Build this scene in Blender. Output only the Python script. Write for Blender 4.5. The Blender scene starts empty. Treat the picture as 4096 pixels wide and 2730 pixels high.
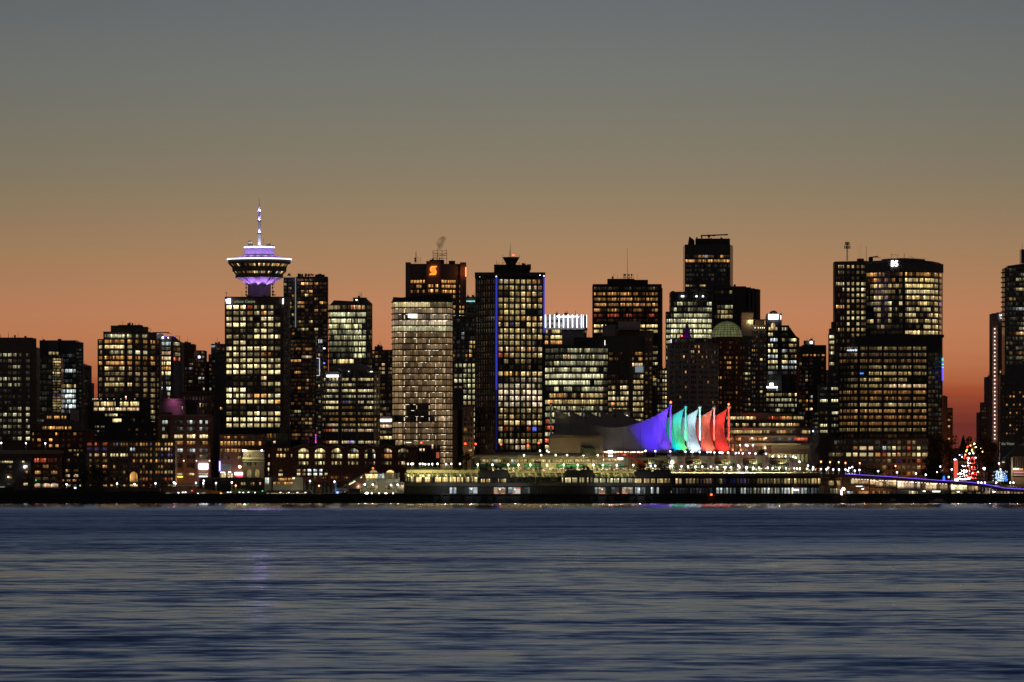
import bpy, bmesh, math, random
from mathutils import Vector
R_ = random.Random(7)
sc = bpy.context.scene
COL = sc.collection
F, H, VH = 22300.0, 10.0, 1935.0
def X(u, Y): return (u-2048.0)*Y/F
def Z(v, Y): return H+(VH-v)*Y/F
def P(u, v, Y): return (X(u, Y), Y, Z(v, Y))
def lin(c):
    r = []
    for x in c[:3]:
        x = x/255.0
        r.append(x/12.92 if x <= 0.04045 else ((x+0.055)/1.055)**2.4)
    return (r[0], r[1], r[2], 1)
GP = [(2853, 4.5), (2900, 5.5), (2960, 10.0), (3000, 11.0), (3300, 14.0), (4200, 36.0), (9000, 40.0)]
def ground(Y):
    for (a, za), (b, zb) in zip(GP, GP[1:]):
        if Y <= b: return za+(zb-za)*max(0, Y-a)/(b-a)
    return GP[-1][1]

# ---------------------------------------------------------------- materials
def newmat(name):
    m = bpy.data.materials.new(name); m.use_nodes = True
    nt = m.node_tree; nt.nodes.clear()
    out = nt.nodes.new('ShaderNodeOutputMaterial')
    return m, nt, out
def wallmat(name, c, rough=0.8, var=0.35, scale=0.35, spec=0.3, metal=0.0):
    m, nt, out = newmat(name)
    p = nt.nodes.new('ShaderNodeBsdfPrincipled')
    tc = nt.nodes.new('ShaderNodeTexCoord'); mp = nt.nodes.new('ShaderNodeMapping')
    mp.inputs['Scale'].default_value = (scale, scale, scale*2.2)
    nz = nt.nodes.new('ShaderNodeTexNoise'); nz.inputs['Detail'].default_value = 5; nz.inputs['Scale'].default_value = 1.0
    mr = nt.nodes.new('ShaderNodeMapRange'); mr.inputs[3].default_value = 1-var; mr.inputs[4].default_value = 1+var
    mx = nt.nodes.new('ShaderNodeVectorMath'); mx.operation = 'SCALE'; mx.inputs[0].default_value = c[:3]
    L = nt.links.new
    L(tc.outputs['Object'], mp.inputs[0]); L(mp.outputs[0], nz.inputs['Vector']); L(nz.outputs['Fac'], mr.inputs[0])
    L(mr.outputs[0], mx.inputs['Scale']); L(mx.outputs[0], p.inputs['Base Color'])
    p.inputs['Roughness'].default_value = rough; p.inputs['Metallic'].default_value = metal
    p.inputs['Specular IOR Level'].default_value = spec
    L(p.outputs[0], out.inputs[0])
    return m
def emimat(name, c, s, sample=False, bump=False):
    m, nt, out = newmat(name)
    e = nt.nodes.new('ShaderNodeEmission'); e.inputs[0].default_value = (c[0], c[1], c[2], 1); e.inputs[1].default_value = s
    nt.links.new(e.outputs[0], out.inputs[0])
    if not sample: m.cycles.emission_sampling = 'NONE'
    return m
M = {}
for n, c, kw in [
    ('dark', (.20, .178, .165), {}), ('black', (.09, .084, .08), {}), ('concrete', (.24, .225, .21), {}),
    ('stone', (.36, .29, .22), {}), ('brick', (.26, .14, .105), {'scale': 1.2}), ('redbrick', (.24, .11, .08), {'scale': 1.2}),
    ('bronze', (.23, .18, .145), {'rough': .5}), ('glass_dark', (.085, .085, .09), {'rough': .18, 'spec': .6}),
    ('grey', (.19, .175, .17), {}), ('pale', (.45, .42, .39), {}), ('white', (.78, .77, .75), {'var': .12}),
    ('cream', (.62, .58, .42), {'var': .15}), ('pinkwall', (.33, .23, .21), {}), ('fabric', (.38, .37, .37), {'var': .05, 'scale': .1}),
    ('metal', (.30, .30, .31), {'rough': .4, 'metal': .8}), ('steel', (.2, .19, .19), {'rough': .5}), ('olive', (.10, .11, .05), {}),
    ('greenglass', (.05, .22, .13), {'rough': .25, 'spec': .6}), ('bark', (.06, .045, .03), {}), ('lilac', (.62, .60, .70), {'var': .06}),
    ('carpaint', (.10, .10, .11), {'rough': .3}), ('carwhite', (.6, .6, .6), {'rough': .3}), ('redfabric', (.55, .06, .03), {}),
    ('vaultglass', (.10, .13, .10), {'rough': .2, 'spec': .7}), ('ballroom', (.36, .29, .23), {'var': .1}),
    ('copper', (.08, .17, .13), {}), ('asphalt', (.05, .05, .05), {}), ('land', (.04, .042, .035), {}), ('tan', (.30, .23, .17), {}),
    ('magenta', (.45, .30, .40), {}), ('purple', (.12, .03, .16), {'rough': .4})]:
    M[n] = wallmat(n, c, **kw)

def leafmat(name, c):
    m, nt, out = newmat(name); L = nt.links.new
    p = nt.nodes.new('ShaderNodeBsdfPrincipled'); oi = nt.nodes.new('ShaderNodeTexCoord')
    nz = nt.nodes.new('ShaderNodeTexNoise'); nz.inputs['Scale'].default_value = .6
    cr = nt.nodes.new('ShaderNodeValToRGB'); cr.color_ramp.elements[0].color = (c[0]*.5, c[1]*.5, c[2]*.5, 1); cr.color_ramp.elements[1].color = (c[0]*1.6, c[1]*1.5, c[2]*1.2, 1)
    cr.color_ramp.elements[0].position = .35; cr.color_ramp.elements[1].position = .65
    L(oi.outputs['Object'], nz.inputs['Vector']); L(nz.outputs['Fac'], cr.inputs[0]); L(cr.outputs[0], p.inputs['Base Color'])
    p.inputs['Roughness'].default_value = .8; L(p.outputs[0], out.inputs[0]); return m
M['leaf'] = leafmat('leaf', (.06, .075, .025)); M['leaf_autumn'] = leafmat('leaf_autumn', (.13, .08, .02))

# lit window glass: emission colour carried per window, interior (panes, blinds, ceiling lights, desks) from UV
def windowmat(even=False):
    m, nt, out = newmat('window_glass'); L = nt.links.new
    N = nt.nodes.new
    p = N('ShaderNodeBsdfPrincipled'); p.inputs['Base Color'].default_value = (.02, .022, .025, 1)
    p.inputs['Roughness'].default_value = .12; p.inputs['Specular IOR Level'].default_value = .6
    at = N('ShaderNodeAttribute'); at.attribute_name = 'glow'
    uv = N('ShaderNodeUVMap'); uv.uv_map = 'UVMap'
    sp = N('ShaderNodeSeparateXYZ'); L(uv.outputs[0], sp.inputs[0])
    def mt(op, a, b=None, c=None, clamp=False):
        n = N('ShaderNodeMath'); n.operation = op; n.use_clamp = clamp
        for i, v in enumerate((a, b, c)):
            if v is None: continue
            if hasattr(v, 'is_output'): L(v, n.inputs[i])
            else: n.inputs[i].default_value = v
        return n.outputs[0]
    x, y = sp.outputs[0], sp.outputs[1]
    fx, ix = mt('FRACT', x), mt('FLOOR', x)
    fy, iy = mt('FRACT', y), mt('FLOOR', y)
    cv = N('ShaderNodeCombineXYZ'); L(ix, cv.inputs[0]); L(iy, cv.inputs[1])
    wn = N('ShaderNodeTexWhiteNoise'); wn.noise_dimensions = '3D'; L(cv.outputs[0], wn.inputs['Vector'])
    sc3 = N('ShaderNodeSeparateColor'); L(wn.outputs['Color'], sc3.inputs[0])
    r1, r2, r3 = sc3.outputs
    cn = N('ShaderNodeCombineXYZ'); L(mt('MULTIPLY', x, 2.3), cn.inputs[0]); L(mt('MULTIPLY', y, 3.1), cn.inputs[1])
    nz = N('ShaderNodeTexNoise'); nz.inputs['Scale'].default_value = 1; nz.inputs['Detail'].default_value = 2; L(cn.outputs[0], nz.inputs['Vector'])
    nf = nz.outputs['Fac']
    pane = mt('ADD', mt('MULTIPLY', mt('MULTIPLY', r1, r1), 1.15), .45)                     # pane to pane brightness
    if even: pane = mt('ADD', mt('MULTIPLY', r1, .35), .75)
    else: pane = mt('MULTIPLY', pane, mt('SUBTRACT', 1, mt('MULTIPLY', mt('LESS_THAN', r3, .14), .85)))
    blind = mt('GREATER_THAN', fy, mt('ADD', mt('MULTIPLY', r2, 1.3), .25))   # lowered blind: flat and warm
    inter = mt('ADD', mt('MULTIPLY', nf, 1.5), .12)
    if even: inter = mt('ADD', mt('MULTIPLY', nf, .8), .45)
    desk = mt('LESS_THAN', fy, mt('MULTIPLY_ADD', nf, .7, -.13))
    inter = mt('MULTIPLY', inter, mt('SUBTRACT', 1, mt('MULTIPLY', desk, .3 if even else .72)))
    ceil = mt('MULTIPLY', mt('GREATER_THAN', fy, .74), mt('GREATER_THAN', mt('ADD', nf, mt('MULTIPLY', r3, .25)), .62))
    inter = mt('ADD', inter, mt('MULTIPLY', ceil, 1.7))
    body = mt('ADD', mt('MULTIPLY', blind, .8), mt('MULTIPLY', mt('SUBTRACT', 1, blind), inter))
    mul = mt('GREATER_THAN', mt('ABSOLUTE', mt('SUBTRACT', fx, .5)), .45)
    hb = mt('LESS_THAN', mt('ABSOLUTE', mt('SUBTRACT', fy, .5)), .485)
    body = mt('MULTIPLY', mt('MULTIPLY', body, pane), mt('SUBTRACT', 1, mt('MULTIPLY', mul, .8)))
    body = mt('MULTIPLY', body, hb)
    mx = N('ShaderNodeVectorMath'); mx.operation = 'SCALE'; L(at.outputs['Color'], mx.inputs[0]); L(body, mx.inputs['Scale'])
    L(mx.outputs[0], p.inputs['Emission Color']); p.inputs['Emission Strength'].default_value = 1.0
    L(p.outputs[0], out.inputs[0]); m.cycles.emission_sampling = 'NONE'
    return m
M['win'] = windowmat(); M['win_even'] = windowmat(True)
def glowmat():
    m, nt, out = newmat('glow_panel'); L = nt.links.new
    e = nt.nodes.new('ShaderNodeEmission'); at = nt.nodes.new('ShaderNodeAttribute'); at.attribute_name = 'glow'
    L(at.outputs['Color'], e.inputs[0]); L(e.outputs[0], out.inputs[0]); m.cycles.emission_sampling = 'NONE'
    return m
M['glow'] = glowmat()
TINT = {'y': (1, .72, .29), 'w': (1, .80, .38), 'o': (1, .47, .13), 'g': (.96, .92, .50), 'c': (.80, .90, .88), 'r': (1, .18, .08), 'b': (.12, .16, 1),
        'p': (1, .68, .38), 't': (1, .64, .31), 'v': (.45, .30, .9), 'm': (1, .78, .50), 'G': (.2, 1, .4), 'q': (.90, .84, .48)}

# ---------------------------------------------------------------- mesh helpers
def mesh_obj(name, verts, faces, mat, parent=None, smooth=False, kind=None, label=None):
    me = bpy.data.meshes.new(name); me.from_pydata(verts, [], faces); me.materials.append(mat)
    if smooth:
        for p in me.polygons: p.use_smooth = True
    o = bpy.data.objects.new(name, me); COL.objects.link(o)
    if parent is not None:
        o.parent = parent; o.matrix_parent_inverse.translation = -Vector(parent.location)
    if kind: o['kind'] = kind
    if label: o['label'] = label
    return o
def thing(name, label, cat, loc=(0, 0, 0), group=None):
    o = bpy.data.objects.new(name, None); COL.objects.link(o); o.location = loc; o.empty_display_size = .5
    o['label'] = label; o['category'] = cat
    if group: o['group'] = group
    return o
class MB:
    def __init__(s): s.v = []; s.f = []
    def box(s, x0, x1, y0, y1, z0, z1):
        i = len(s.v)
        s.v += [(x0, y0, z0), (x1, y0, z0), (x1, y1, z0), (x0, y1, z0), (x0, y0, z1), (x1, y0, z1), (x1, y1, z1), (x0, y1, z1)]
        s.f += [tuple(i+k for k in q) for q in ((3, 2, 1, 0), (4, 5, 6, 7), (0, 1, 5, 4), (1, 2, 6, 5), (2, 3, 7, 6), (3, 0, 4, 7))]
    def hexa(s, pts):
        i = len(s.v); s.v += pts
        s.f += [tuple(i+k for k in q) for q in ((3, 2, 1, 0), (4, 5, 6, 7), (0, 1, 5, 4), (1, 2, 6, 5), (2, 3, 7, 6), (3, 0, 4, 7))]
    def prism(s, front, z0, zt, depth):
        """front: [(x,y)], zt: list"""
        yb = max(p[1] for p in front)+depth
        ring = list(front)+[(front[-1][0], yb), (front[0][0], yb)]
        zz = list(zt)+[zt[-1], zt[0]]
        n = len(ring); i = len(s.v)
        s.v += [(p[0], p[1], z0) for p in ring]+[(p[0], p[1], z) for p, z in zip(ring, zz)]
        for k in range(n): s.f.append((i+k, i+(k+1) % n, i+n+(k+1) % n, i+n+k))
        s.f.append(tuple(i+n+k for k in range(n))); s.f.append(tuple(i+k for k in reversed(range(n))))
    def cyl(s, x, y, z0, z1, r0, r1=None, n=10):
        r1 = r0 if r1 is None else r1; i = len(s.v)
        for k in range(n):
            a = 2*math.pi*k/n; s.v.append((x+r0*math.cos(a), y+r0*math.sin(a), z0))
        for k in range(n):
            a = 2*math.pi*k/n; s.v.append((x+r1*math.cos(a), y+r1*math.sin(a), z1))
        for k in range(n): s.f.append((i+k, i+(k+1) % n, i+n+(k+1) % n, i+n+k))
        s.f.append(tuple(i+n+k for k in range(n))); s.f.append(tuple(i+k for k in reversed(range(n))))
    def rod(s, a, b, r, n=6):
        a, b = Vector(a), Vector(b); d = (b-a).normalized()
        t = Vector((0, 0, 1)) if abs(d.z) < .9 else Vector((1, 0, 0))
        e1 = d.cross(t).normalized(); e2 = d.cross(e1); i = len(s.v)
        for c in (a, b):
            for k in range(n):
                w = 2*math.pi*k/n; q = c+e1*math.cos(w)*r+e2*math.sin(w)*r; s.v.append(tuple(q))
        for k in range(n): s.f.append((i+k, i+(k+1) % n, i+n+(k+1) % n, i+n+k))
        s.f.append(tuple(i+n+k for k in range(n))); s.f.append(tuple(i+k for k in reversed(range(n))))
    def lathe(s, prof, cx, cy, n=40):
        i = len(s.v); m = len(prof)
        for r, z in prof:
            for k in range(n):
                a = 2*math.pi*k/n; s.v.append((cx+r*math.cos(a), cy+r*math.sin(a), z))
        for j in range(m-1):
            for k in range(n):
                a0 = i+j*n+k; a1 = i+j*n+(k+1) % n
                s.f.append((a0, a1, a1+n, a0+n))
        if prof[-1][0] > 1e-3: s.f.append(tuple(i+(m-1)*n+k for k in range(n)))
    def sphere(s, c, r, n=8, m=6):
        s.lathe([(max(r*math.sin(math.pi*j/m), 1e-4), c[2]-r*math.cos(math.pi*j/m)) for j in range(m+1)], c[0], c[1], n)
    def make(s, name, mat, parent=None, **k): return mesh_obj(name, s.v, s.f, mat, parent, **k)

def poly_pts(poly): return [(X(u, Y), Y) for u, Y in poly]
def on_line(poly, u):
    """point of the plan polyline where the view column u crosses it, with outward normal"""
    k = (u-2048.0)/F
    pts = poly_pts(poly); n = len(pts)
    us = [p[0] for p in poly]
    j = 0
    while j < n-2 and u > us[j+1]: j += 1
    (x0, y0), (x1, y1) = pts[j], pts[j+1]
    dx, dy = x1-x0, y1-y0
    den = dx-k*dy
    t = (k*y0-x0)/den
    x, y = x0+dx*t, y0+dy*t
    l = math.hypot(dx, dy)
    return x, y, dy/l, -dx/l
def span(poly, u0, u1):
    us = [u0]+[q[0] for q in poly if u0+.01 < q[0] < u1-.01]+[u1]
    return us
def slab(mb, poly, u0, u1, z0, z1, d0, d1):
    us = span(poly, u0, u1)
    for a, b in zip(us, us[1:]):
        ax, ay, nx, ny = on_line(poly, a+(.001 if a != u0 else 0)); bx, by, mx, my = on_line(poly, b-(.001 if b != u1 else 0))
        mb.hexa([(ax+nx*d1, ay+ny*d1, z0), (bx+mx*d1, by+my*d1, z0), (bx+mx*d0, by+my*d0, z0), (ax+nx*d0, ay+ny*d0, z0),
                 (ax+nx*d1, ay+ny*d1, z1), (bx+mx*d1, by+my*d1, z1), (bx+mx*d0, by+my*d0, z1), (ax+nx*d0, ay+ny*d0, z1)])
def Rw(v0, p, n): return [v0+p*k for k in range(n)]
def Cc(u0, p, n, w): return [(u0+p*k-w/2, u0+p*k+w/2) for k in range(n)]
def Cb(a, b, n, gap=2): 
    w = (b-a)/n
    return [(a+w*k+gap/2, a+w*(k+1)-gap/2) for k in range(n)]

def glow_mesh(name, quads, mat, parent, kind=None, label=None):
    """quads: list of (verts4, colour, uv4)"""
    me = bpy.data.meshes.new(name)
    vs = []; fs = []
    for q in quads:
        i = len(vs); vs += q[0]; fs.append(tuple(range(i, i+len(q[0]))))
    me.from_pydata(vs, [], fs); me.materials.append(mat)
    ca = me.color_attributes.new('glow', 'FLOAT_COLOR', 'CORNER'); uv = me.uv_layers.new(name='UVMap')
    cols = []; uvs = []
    for q in quads:
        for k in range(len(q[0])):
            cols += [q[1][0], q[1][1], q[1][2], 1.0]; uvs += q[2][k]
    ca.data.foreach_set('color', cols); uv.data.foreach_set('uv', uvs)
    o = bpy.data.objects.new(name, me); COL.objects.link(o)
    if parent is not None:
        o.parent = parent; o.matrix_parent_inverse.translation = -Vector(parent.location)
    if kind: o['kind'] = kind
    if label: o['label'] = label
    return o
GAIN = 1.0
def level(ch): return (int(ch)/9.0)**2.2*1.6*GAIN if ch.isdigit() else 0.0
def parse_row(s, n, rng, dt):
    tint = dt
    if ':' in s:
        s, tl = s.rsplit(':', 1); tint = tl[:1] if tl[:1] in TINT else dt
    if s.startswith('~'): return [(rng.choice(s[1:].split(':')[0]), tint) for _ in range(n)]
    toks = []; prev = ' '
    for ch in s:
        if ch.isdigit() or ch in '._': toks.append([ch, tint])
        elif ch in TINT:
            if prev.isdigit(): toks[-1][1] = ch
            else: toks.append(['8', ch])
        prev = ch
    return [tuple(toks[k % len(toks)]) for k in range(n)]

ALLB = []
GAINS = {60: .62, 200: .8, 1690: .62, 3560: .68, 2306: .85, 1400: .85, 1860: .8, 4060: .8, 2040: .92, 1030: 1.05}

class Bld:
    def __init__(s, name, label, cat='building', wall='dark', Y=3000, u=None, group=None, seed=None):
        s.Y = Y; s.wall = wall; s.wins = []; s.gain = GAINS.get(u, 1.0); s.wmat = M['win_even'] if u == 1690 else M['win']; s.tops = []
        s.o = thing(name, label, cat, (X(u or 2048, Y), Y, ground(Y)), group)
        s.rng = random.Random(seed if seed is not None else len(ALLB)*13+5); ALLB.append(s)
    def block(s, poly, vt, vb=None, mat=None, name='wall', depth=22, Yr=None):
        if isinstance(poly[0], (int, float)): poly = [(poly[0], s.Y), (poly[1], s.Y)]
        Yr = Yr or min(q[1] for q in poly)
        z0 = 2.0 if vb is None else Z(vb, Yr)
        zt = [Z(v, q[1]) for v, q in zip(vt, poly)] if isinstance(vt, (list, tuple)) else [Z(vt, Yr)]*len(poly)
        if not isinstance(vt, (list, tuple)) or len(set(vt)) == 1: s.tops.append((zt[0], poly[0][0], poly[-1][0], max(q[1] for q in poly), depth))
        mb = MB(); mb.prism(poly_pts(poly), z0, zt, depth)
        return mb.make(name, M[mat or s.wall], s.o)
    def facade(s, poly, cols, rows, h, pats, tint='y', np_=2, grid=None, dg=.45, Yr=None, pad=3, dark=.012, thin=False, shape='rect', gap=0.06):
        if isinstance(poly[0], (int, float)): poly = [(poly[0], s.Y), (poly[1], s.Y)]
        Yr = Yr or min(q[1] for q in poly)
        hh = h if isinstance(h, list) else [h]*len(rows)
        for ri, v in enumerate(rows):
            pat = parse_row(pats[ri % len(pats)], len(cols), s.rng, tint)
            z1, z0 = Z(v-hh[ri]/2, Yr), Z(v+hh[ri]/2, Yr)
            for (u0, u1), (ch, tn) in zip(cols, pat):
                if ch == ' ': continue
                if ch == '_': continue
                lv = level(ch)*s.gain
                t = TINT[tn]
                j = s.rng.uniform(.82, 1.15); w = s.rng.uniform(-.06, .06)
                if lv > 0: c = (t[0]*lv*j, t[1]*lv*j*(1+w*.5), t[2]*lv*j*(1+w*2))
                else:
                    d = s.rng.uniform(.15, 1.3)**2*dark*2.2; c = (t[0]*d, t[1]*d*.95, t[2]*d*1.2)  # unlit windows get a faint random glow of their own
                us = span(poly, u0, u1); quads = []; n = max(1, np_)
                rx = s.rng.randint(0, 9999)*7; ry = s.rng.randint(0, 9999)
                for a, b in zip(us, us[1:]):
                    ax, ay, nx, ny = on_line(poly, a); bx, by, mx, my = on_line(poly, b-.001)
                    fa, fb = (a-u0)/(u1-u0)*n+rx, (b-u0)/(u1-u0)*n+rx
                    if shape == 'arch' and len(us) == 2:
                        vs = [(ax+nx*gap, ay+ny*gap, z0), (bx+mx*gap, by+my*gap, z0)]; uvs = [[fa, ry+.02], [fb, ry+.02]]
                        for k in range(9):
                            an = math.pi*k/8; f = .5+.5*math.cos(an); zz = z0+(z1-z0)*(.0 if False else (.55+.45*math.sin(an)))
                            vs.append((ax+(bx-ax)*f+nx*gap, ay+(by-ay)*f+ny*gap, zz)); uvs.append([fa+(fb-fa)*f, ry+.5])
                        quads.append((vs, c, uvs)); continue
                    if shape == 'lunette':
                        vs = []; uvs = []
                        for k in range(13):
                            an = math.pi*k/12; f = .5+.5*math.cos(an); zz = z0+(z1-z0)*math.sin(an)
                            vs.append((ax+(bx-ax)*f+nx*gap, ay+(by-ay)*f+ny*gap, zz)); uvs.append([fa+(fb-fa)*f, ry+.05+.6*math.sin(an)])
                        quads.append((vs, c, uvs)); continue
                    quads.append(([(ax+nx*gap, ay+ny*gap, z0), (bx+mx*gap, by+my*gap, z0), (bx+mx*gap, by+my*gap, z1), (ax+nx*gap, ay+ny*gap, z1)], c,
                                  [[fa, ry+.02], [fb, ry+.02], [fb, ry+.98], [fa, ry+.98]]))
                s.wins.append((lv*(u1-u0)*hh[ri]+.01*(u1-u0), quads))
        if grid:
            mb = MB(); zt, zb = Z(rows[0]-hh[0]/2-pad, Yr), Z(rows[-1]+hh[-1]/2+pad, Yr)
            cs = sorted(cols)
            edges = [(cs[0][0]-pad, cs[0][0])]+[(a[1], b[0]) for a, b in zip(cs, cs[1:]) if b[0]-a[1] > .3]+[(cs[-1][1], cs[-1][1]+pad)]
            if thin != 'h':
                for a, b in edges:
                    if b-a > .2: slab(mb, poly, a, b, zb, zt, 0, dg)
            vr = [(rows[0]-hh[0]/2-pad, rows[0]-hh[0]/2)]+[(r+a/2, q-b/2) for r, q, a, b in zip(rows, rows[1:], hh, hh[1:])]+[(rows[-1]+hh[-1]/2, rows[-1]+hh[-1]/2+pad)]
            if thin != 'v':
                for a, b in vr:
                    if b-a > .2: slab(mb, poly, cs[0][0]-pad+.15, cs[-1][1]+pad-.15, Z(b, Yr), Z(a, Yr), 0, dg*(.8 if thin != 'h' else 1))
            if mb.v: mb.make('facade', M[grid], s.o)
    def ledge(s, poly, u0, u1, va, vb, d=.8, mat='grey', name='cornice', Yr=None):
        if isinstance(poly[0], (int, float)): poly = [(poly[0], s.Y), (poly[1], s.Y)]
        Yr = Yr or min(q[1] for q in poly); mb = MB(); slab(mb, poly, u0, u1, Z(vb, Yr), Z(va, Yr), 0, d)
        return mb.make(name, M[mat], s.o)
    def panel(s, u0, u1, v0, v1, c, st, Y=None, name='sign_panel', d=.3, label=None):
        """a lit flat panel box (sign, light strip)"""
        Y = Y or s.Y-.6; mb = MB(); mb.box(X(u0, Y), X(u1, Y), Y-d, Y, Z(v1, Y), Z(v0, Y))
        o = mb.make(name, emimat(name+'_light', c, st), s.o)
        if label: o['label'] = label
        return o
    def pole(s, u, v0, v1, r=.12, Y=None, name='antenna', mat='black', r1=None):
        Y = Y or s.Y+6; mb = MB(); mb.cyl(X(u, Y), Y, Z(v1, Y), Z(v0, Y), r, r1 if r1 is not None else r*.6, 6)
        return mb.make(name, M[mat], s.o)
    def box(s, u0, u1, v0, v1, Y=None, d=6, mat=None, name='penthouse'):
        Y = Y or s.Y+3; mb = MB(); mb.box(X(u0, Y), X(u1, Y), Y, Y+d, Z(v1, Y), Z(v0, Y)); return mb.make(name, M[mat or s.wall], s.o)
    def text(s, txt, u0, u1, v1, h, c, st, Y=None, name='sign_lettering'):
        Y = Y or s.Y-.7
        return text3(txt, u0, u1, v1, h, c, st, Y, name, s.o)
    def finish(s, cap=100):
        if 'tower' in s.o['category'] or 'office' in s.o['category']:
            tp = max(s.tops, default=None)
            if tp and tp[2]-tp[1] > 24:
                z_, a, c, Yt, dp = tp; rg = s.rng
                for k in range(rg.randint(2, 4)):
                    w = rg.uniform(3, 9); u = rg.uniform(a+4, c-w-4); y = Yt+rg.uniform(1, 3); h = rg.uniform(.5, 1.5)
                    mb = MB(); mb.box(X(u, y), X(u+w, y), y, y+3, z_, z_+h); mb.make('roof_unit', M['dark'], s.o)
                for k in range(rg.randint(1, 3)):
                    u = rg.uniform(a+3, c-3); y = Yt+rg.uniform(1, 3); mb = MB(); mb.cyl(X(u, y), y, z_, z_+rg.uniform(1.5, 4), .09, .05, 5); mb.make('antenna', M['black'], s.o)
        s.wins.sort(key=lambda w: -w[0])
        for w in s.wins[:cap]: glow_mesh('window', w[1], s.wmat, s.o)
        rest = [q for w in s.wins[cap:] for q in w[1]]
        if rest: glow_mesh('window', rest, s.wmat, s.o, kind='stuff')
        s.wins = []
def text3(txt, u0, u1, v1, h, c, st, Y, name, parent):
    cu = bpy.data.curves.new(name, 'FONT'); cu.body = txt; cu.size = 1; cu.extrude = .05; cu.resolution_u = 2
    t = bpy.data.objects.new(name, cu); COL.objects.link(t)
    bpy.context.view_layer.update()
    me = bpy.data.meshes.new_from_object(t); bpy.data.objects.remove(t)
    xs = [q.co.x for q in me.vertices]; ys = [q.co.y for q in me.vertices]
    x0, x1, y0, y1 = min(xs), max(xs), min(ys), max(ys)
    W, Hh = X(u1, Y)-X(u0, Y), h*Y/F
    for q in me.vertices:
        x, y, z = q.co; q.co = (X(u0, Y)+(x-x0)/(x1-x0)*W, Y-.15-z*3, Z(v1, Y)+(y-y0)/(y1-y0)*Hh)
    me.materials.append(emimat(name+'_light', c, st))
    o = bpy.data.objects.new(name, me); COL.objects.link(o)
    if parent is not None:
        o.parent = parent; o.matrix_parent_inverse.translation = -Vector(parent.location)
    return o
def plight(name, loc, energy, c, parent=None, r=.3, kind='POINT', target=None, size=None, blend=.5):
    l = bpy.data.lights.new(name, kind); l.energy = energy; l.color = c; l.shadow_soft_size = r
    if kind == 'SPOT': l.spot_size = size or 1.0; l.spot_blend = blend
    o = bpy.data.objects.new(name, l); COL.objects.link(o); o.location = loc
    if target is not None: o.rotation_euler = (Vector(target)-Vector(loc)).to_track_quat('-Z', 'Y').to_euler()
    if parent is not None:
        o.parent = parent; o.matrix_parent_inverse.translation = -Vector(parent.location)
    return o
# ---------------------------------------------------------------- camera, sky
cam = bpy.data.objects.new('camera', bpy.data.cameras.new('camera')); COL.objects.link(cam); sc.camera = cam
cam.location = (0, 0, H); cam.rotation_euler = (math.pi/2, 0, 0)
cam.data.lens = F/4096*36; cam.data.sensor_width = 36; cam.data.shift_y = (VH-1365)/4096
cam.data.clip_start = 1; cam.data.clip_end = 30000
sc.view_settings.view_transform = 'Standard'; sc.view_settings.look = 'None'; sc.view_settings.exposure = 0; sc.view_settings.gamma = 1

W = bpy.data.worlds.new('World'); sc.world = W; W.use_nodes = True
nt = W.node_tree; nt.nodes.clear(); L = nt.links.new; N = nt.nodes.new
wo = N('ShaderNodeOutputWorld'); bg = N('ShaderNodeBackground'); tc = N('ShaderNodeTexCoord'); sp = N('ShaderNodeSeparateXYZ')
L(tc.outputs['Generated'], sp.inputs[0])
def wm(op, a, b=None, clamp=False):
    n = N('ShaderNodeMath'); n.operation = op; n.use_clamp = clamp
    for i, v in enumerate((a, b)):
        if v is None: continue
        if hasattr(v, 'is_output'): L(v, n.inputs[i])
        else: n.inputs[i].default_value = v
    return n.outputs[0]
# thin cloud streaks low over the horizon
mp = N('ShaderNodeMapping'); mp.inputs['Scale'].default_value = (14, 1, 420); L(tc.outputs['Generated'], mp.inputs[0])
nz = N('ShaderNodeTexNoise'); nz.inputs['Scale'].default_value = 1; nz.inputs['Detail'].default_value = 3; L(mp.outputs[0], nz.inputs['Vector'])
z = wm('MAXIMUM', sp.outputs[2], 0)
low = wm('SUBTRACT', 1, wm('MULTIPLY', z, 30, True), True)
zz = wm('MAXIMUM', wm('ADD', z, wm('MULTIPLY', wm('MULTIPLY', wm('SUBTRACT', nz.outputs['Fac'], .5), .010), low)), 0)
t = wm('POWER', zz, .5)
cr = N('ShaderNodeValToRGB'); L(t, cr.inputs[0])
stops = [(0, (98, 42, 40)), (.006, (118, 52, 42)), (.0105, (112, 48, 42)), (.0140, (140, 64, 47)), (.0168, (166, 80, 50)), (.019, (180, 103, 66)), (.0222, (190, 119, 81)),
         (.0262, (194, 127, 87)), (.0307, (192, 131, 94)), (.0352, (182, 131, 94)), (.042, (166, 131, 97)), (.0487, (151, 128, 99)),
         (.0554, (137, 125, 103)), (.0644, (125, 121, 108)), (.0733, (116, 118, 112)), (.0868, (105, 109, 112)), (.12, (88, 98, 112)),
         (.2, (63, 76, 102)), (.35, (40, 53, 86)), (.7, (20, 28, 54)), (1.0, (14, 20, 40))]
e = cr.color_ramp.elements
while len(e) > 1: e.remove(e[-1])
for i, (p, c) in enumerate(stops):
    q = e[0] if i == 0 else e.new(math.sqrt(p))
    q.position = math.sqrt(p); q.color = lin(c)
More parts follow.
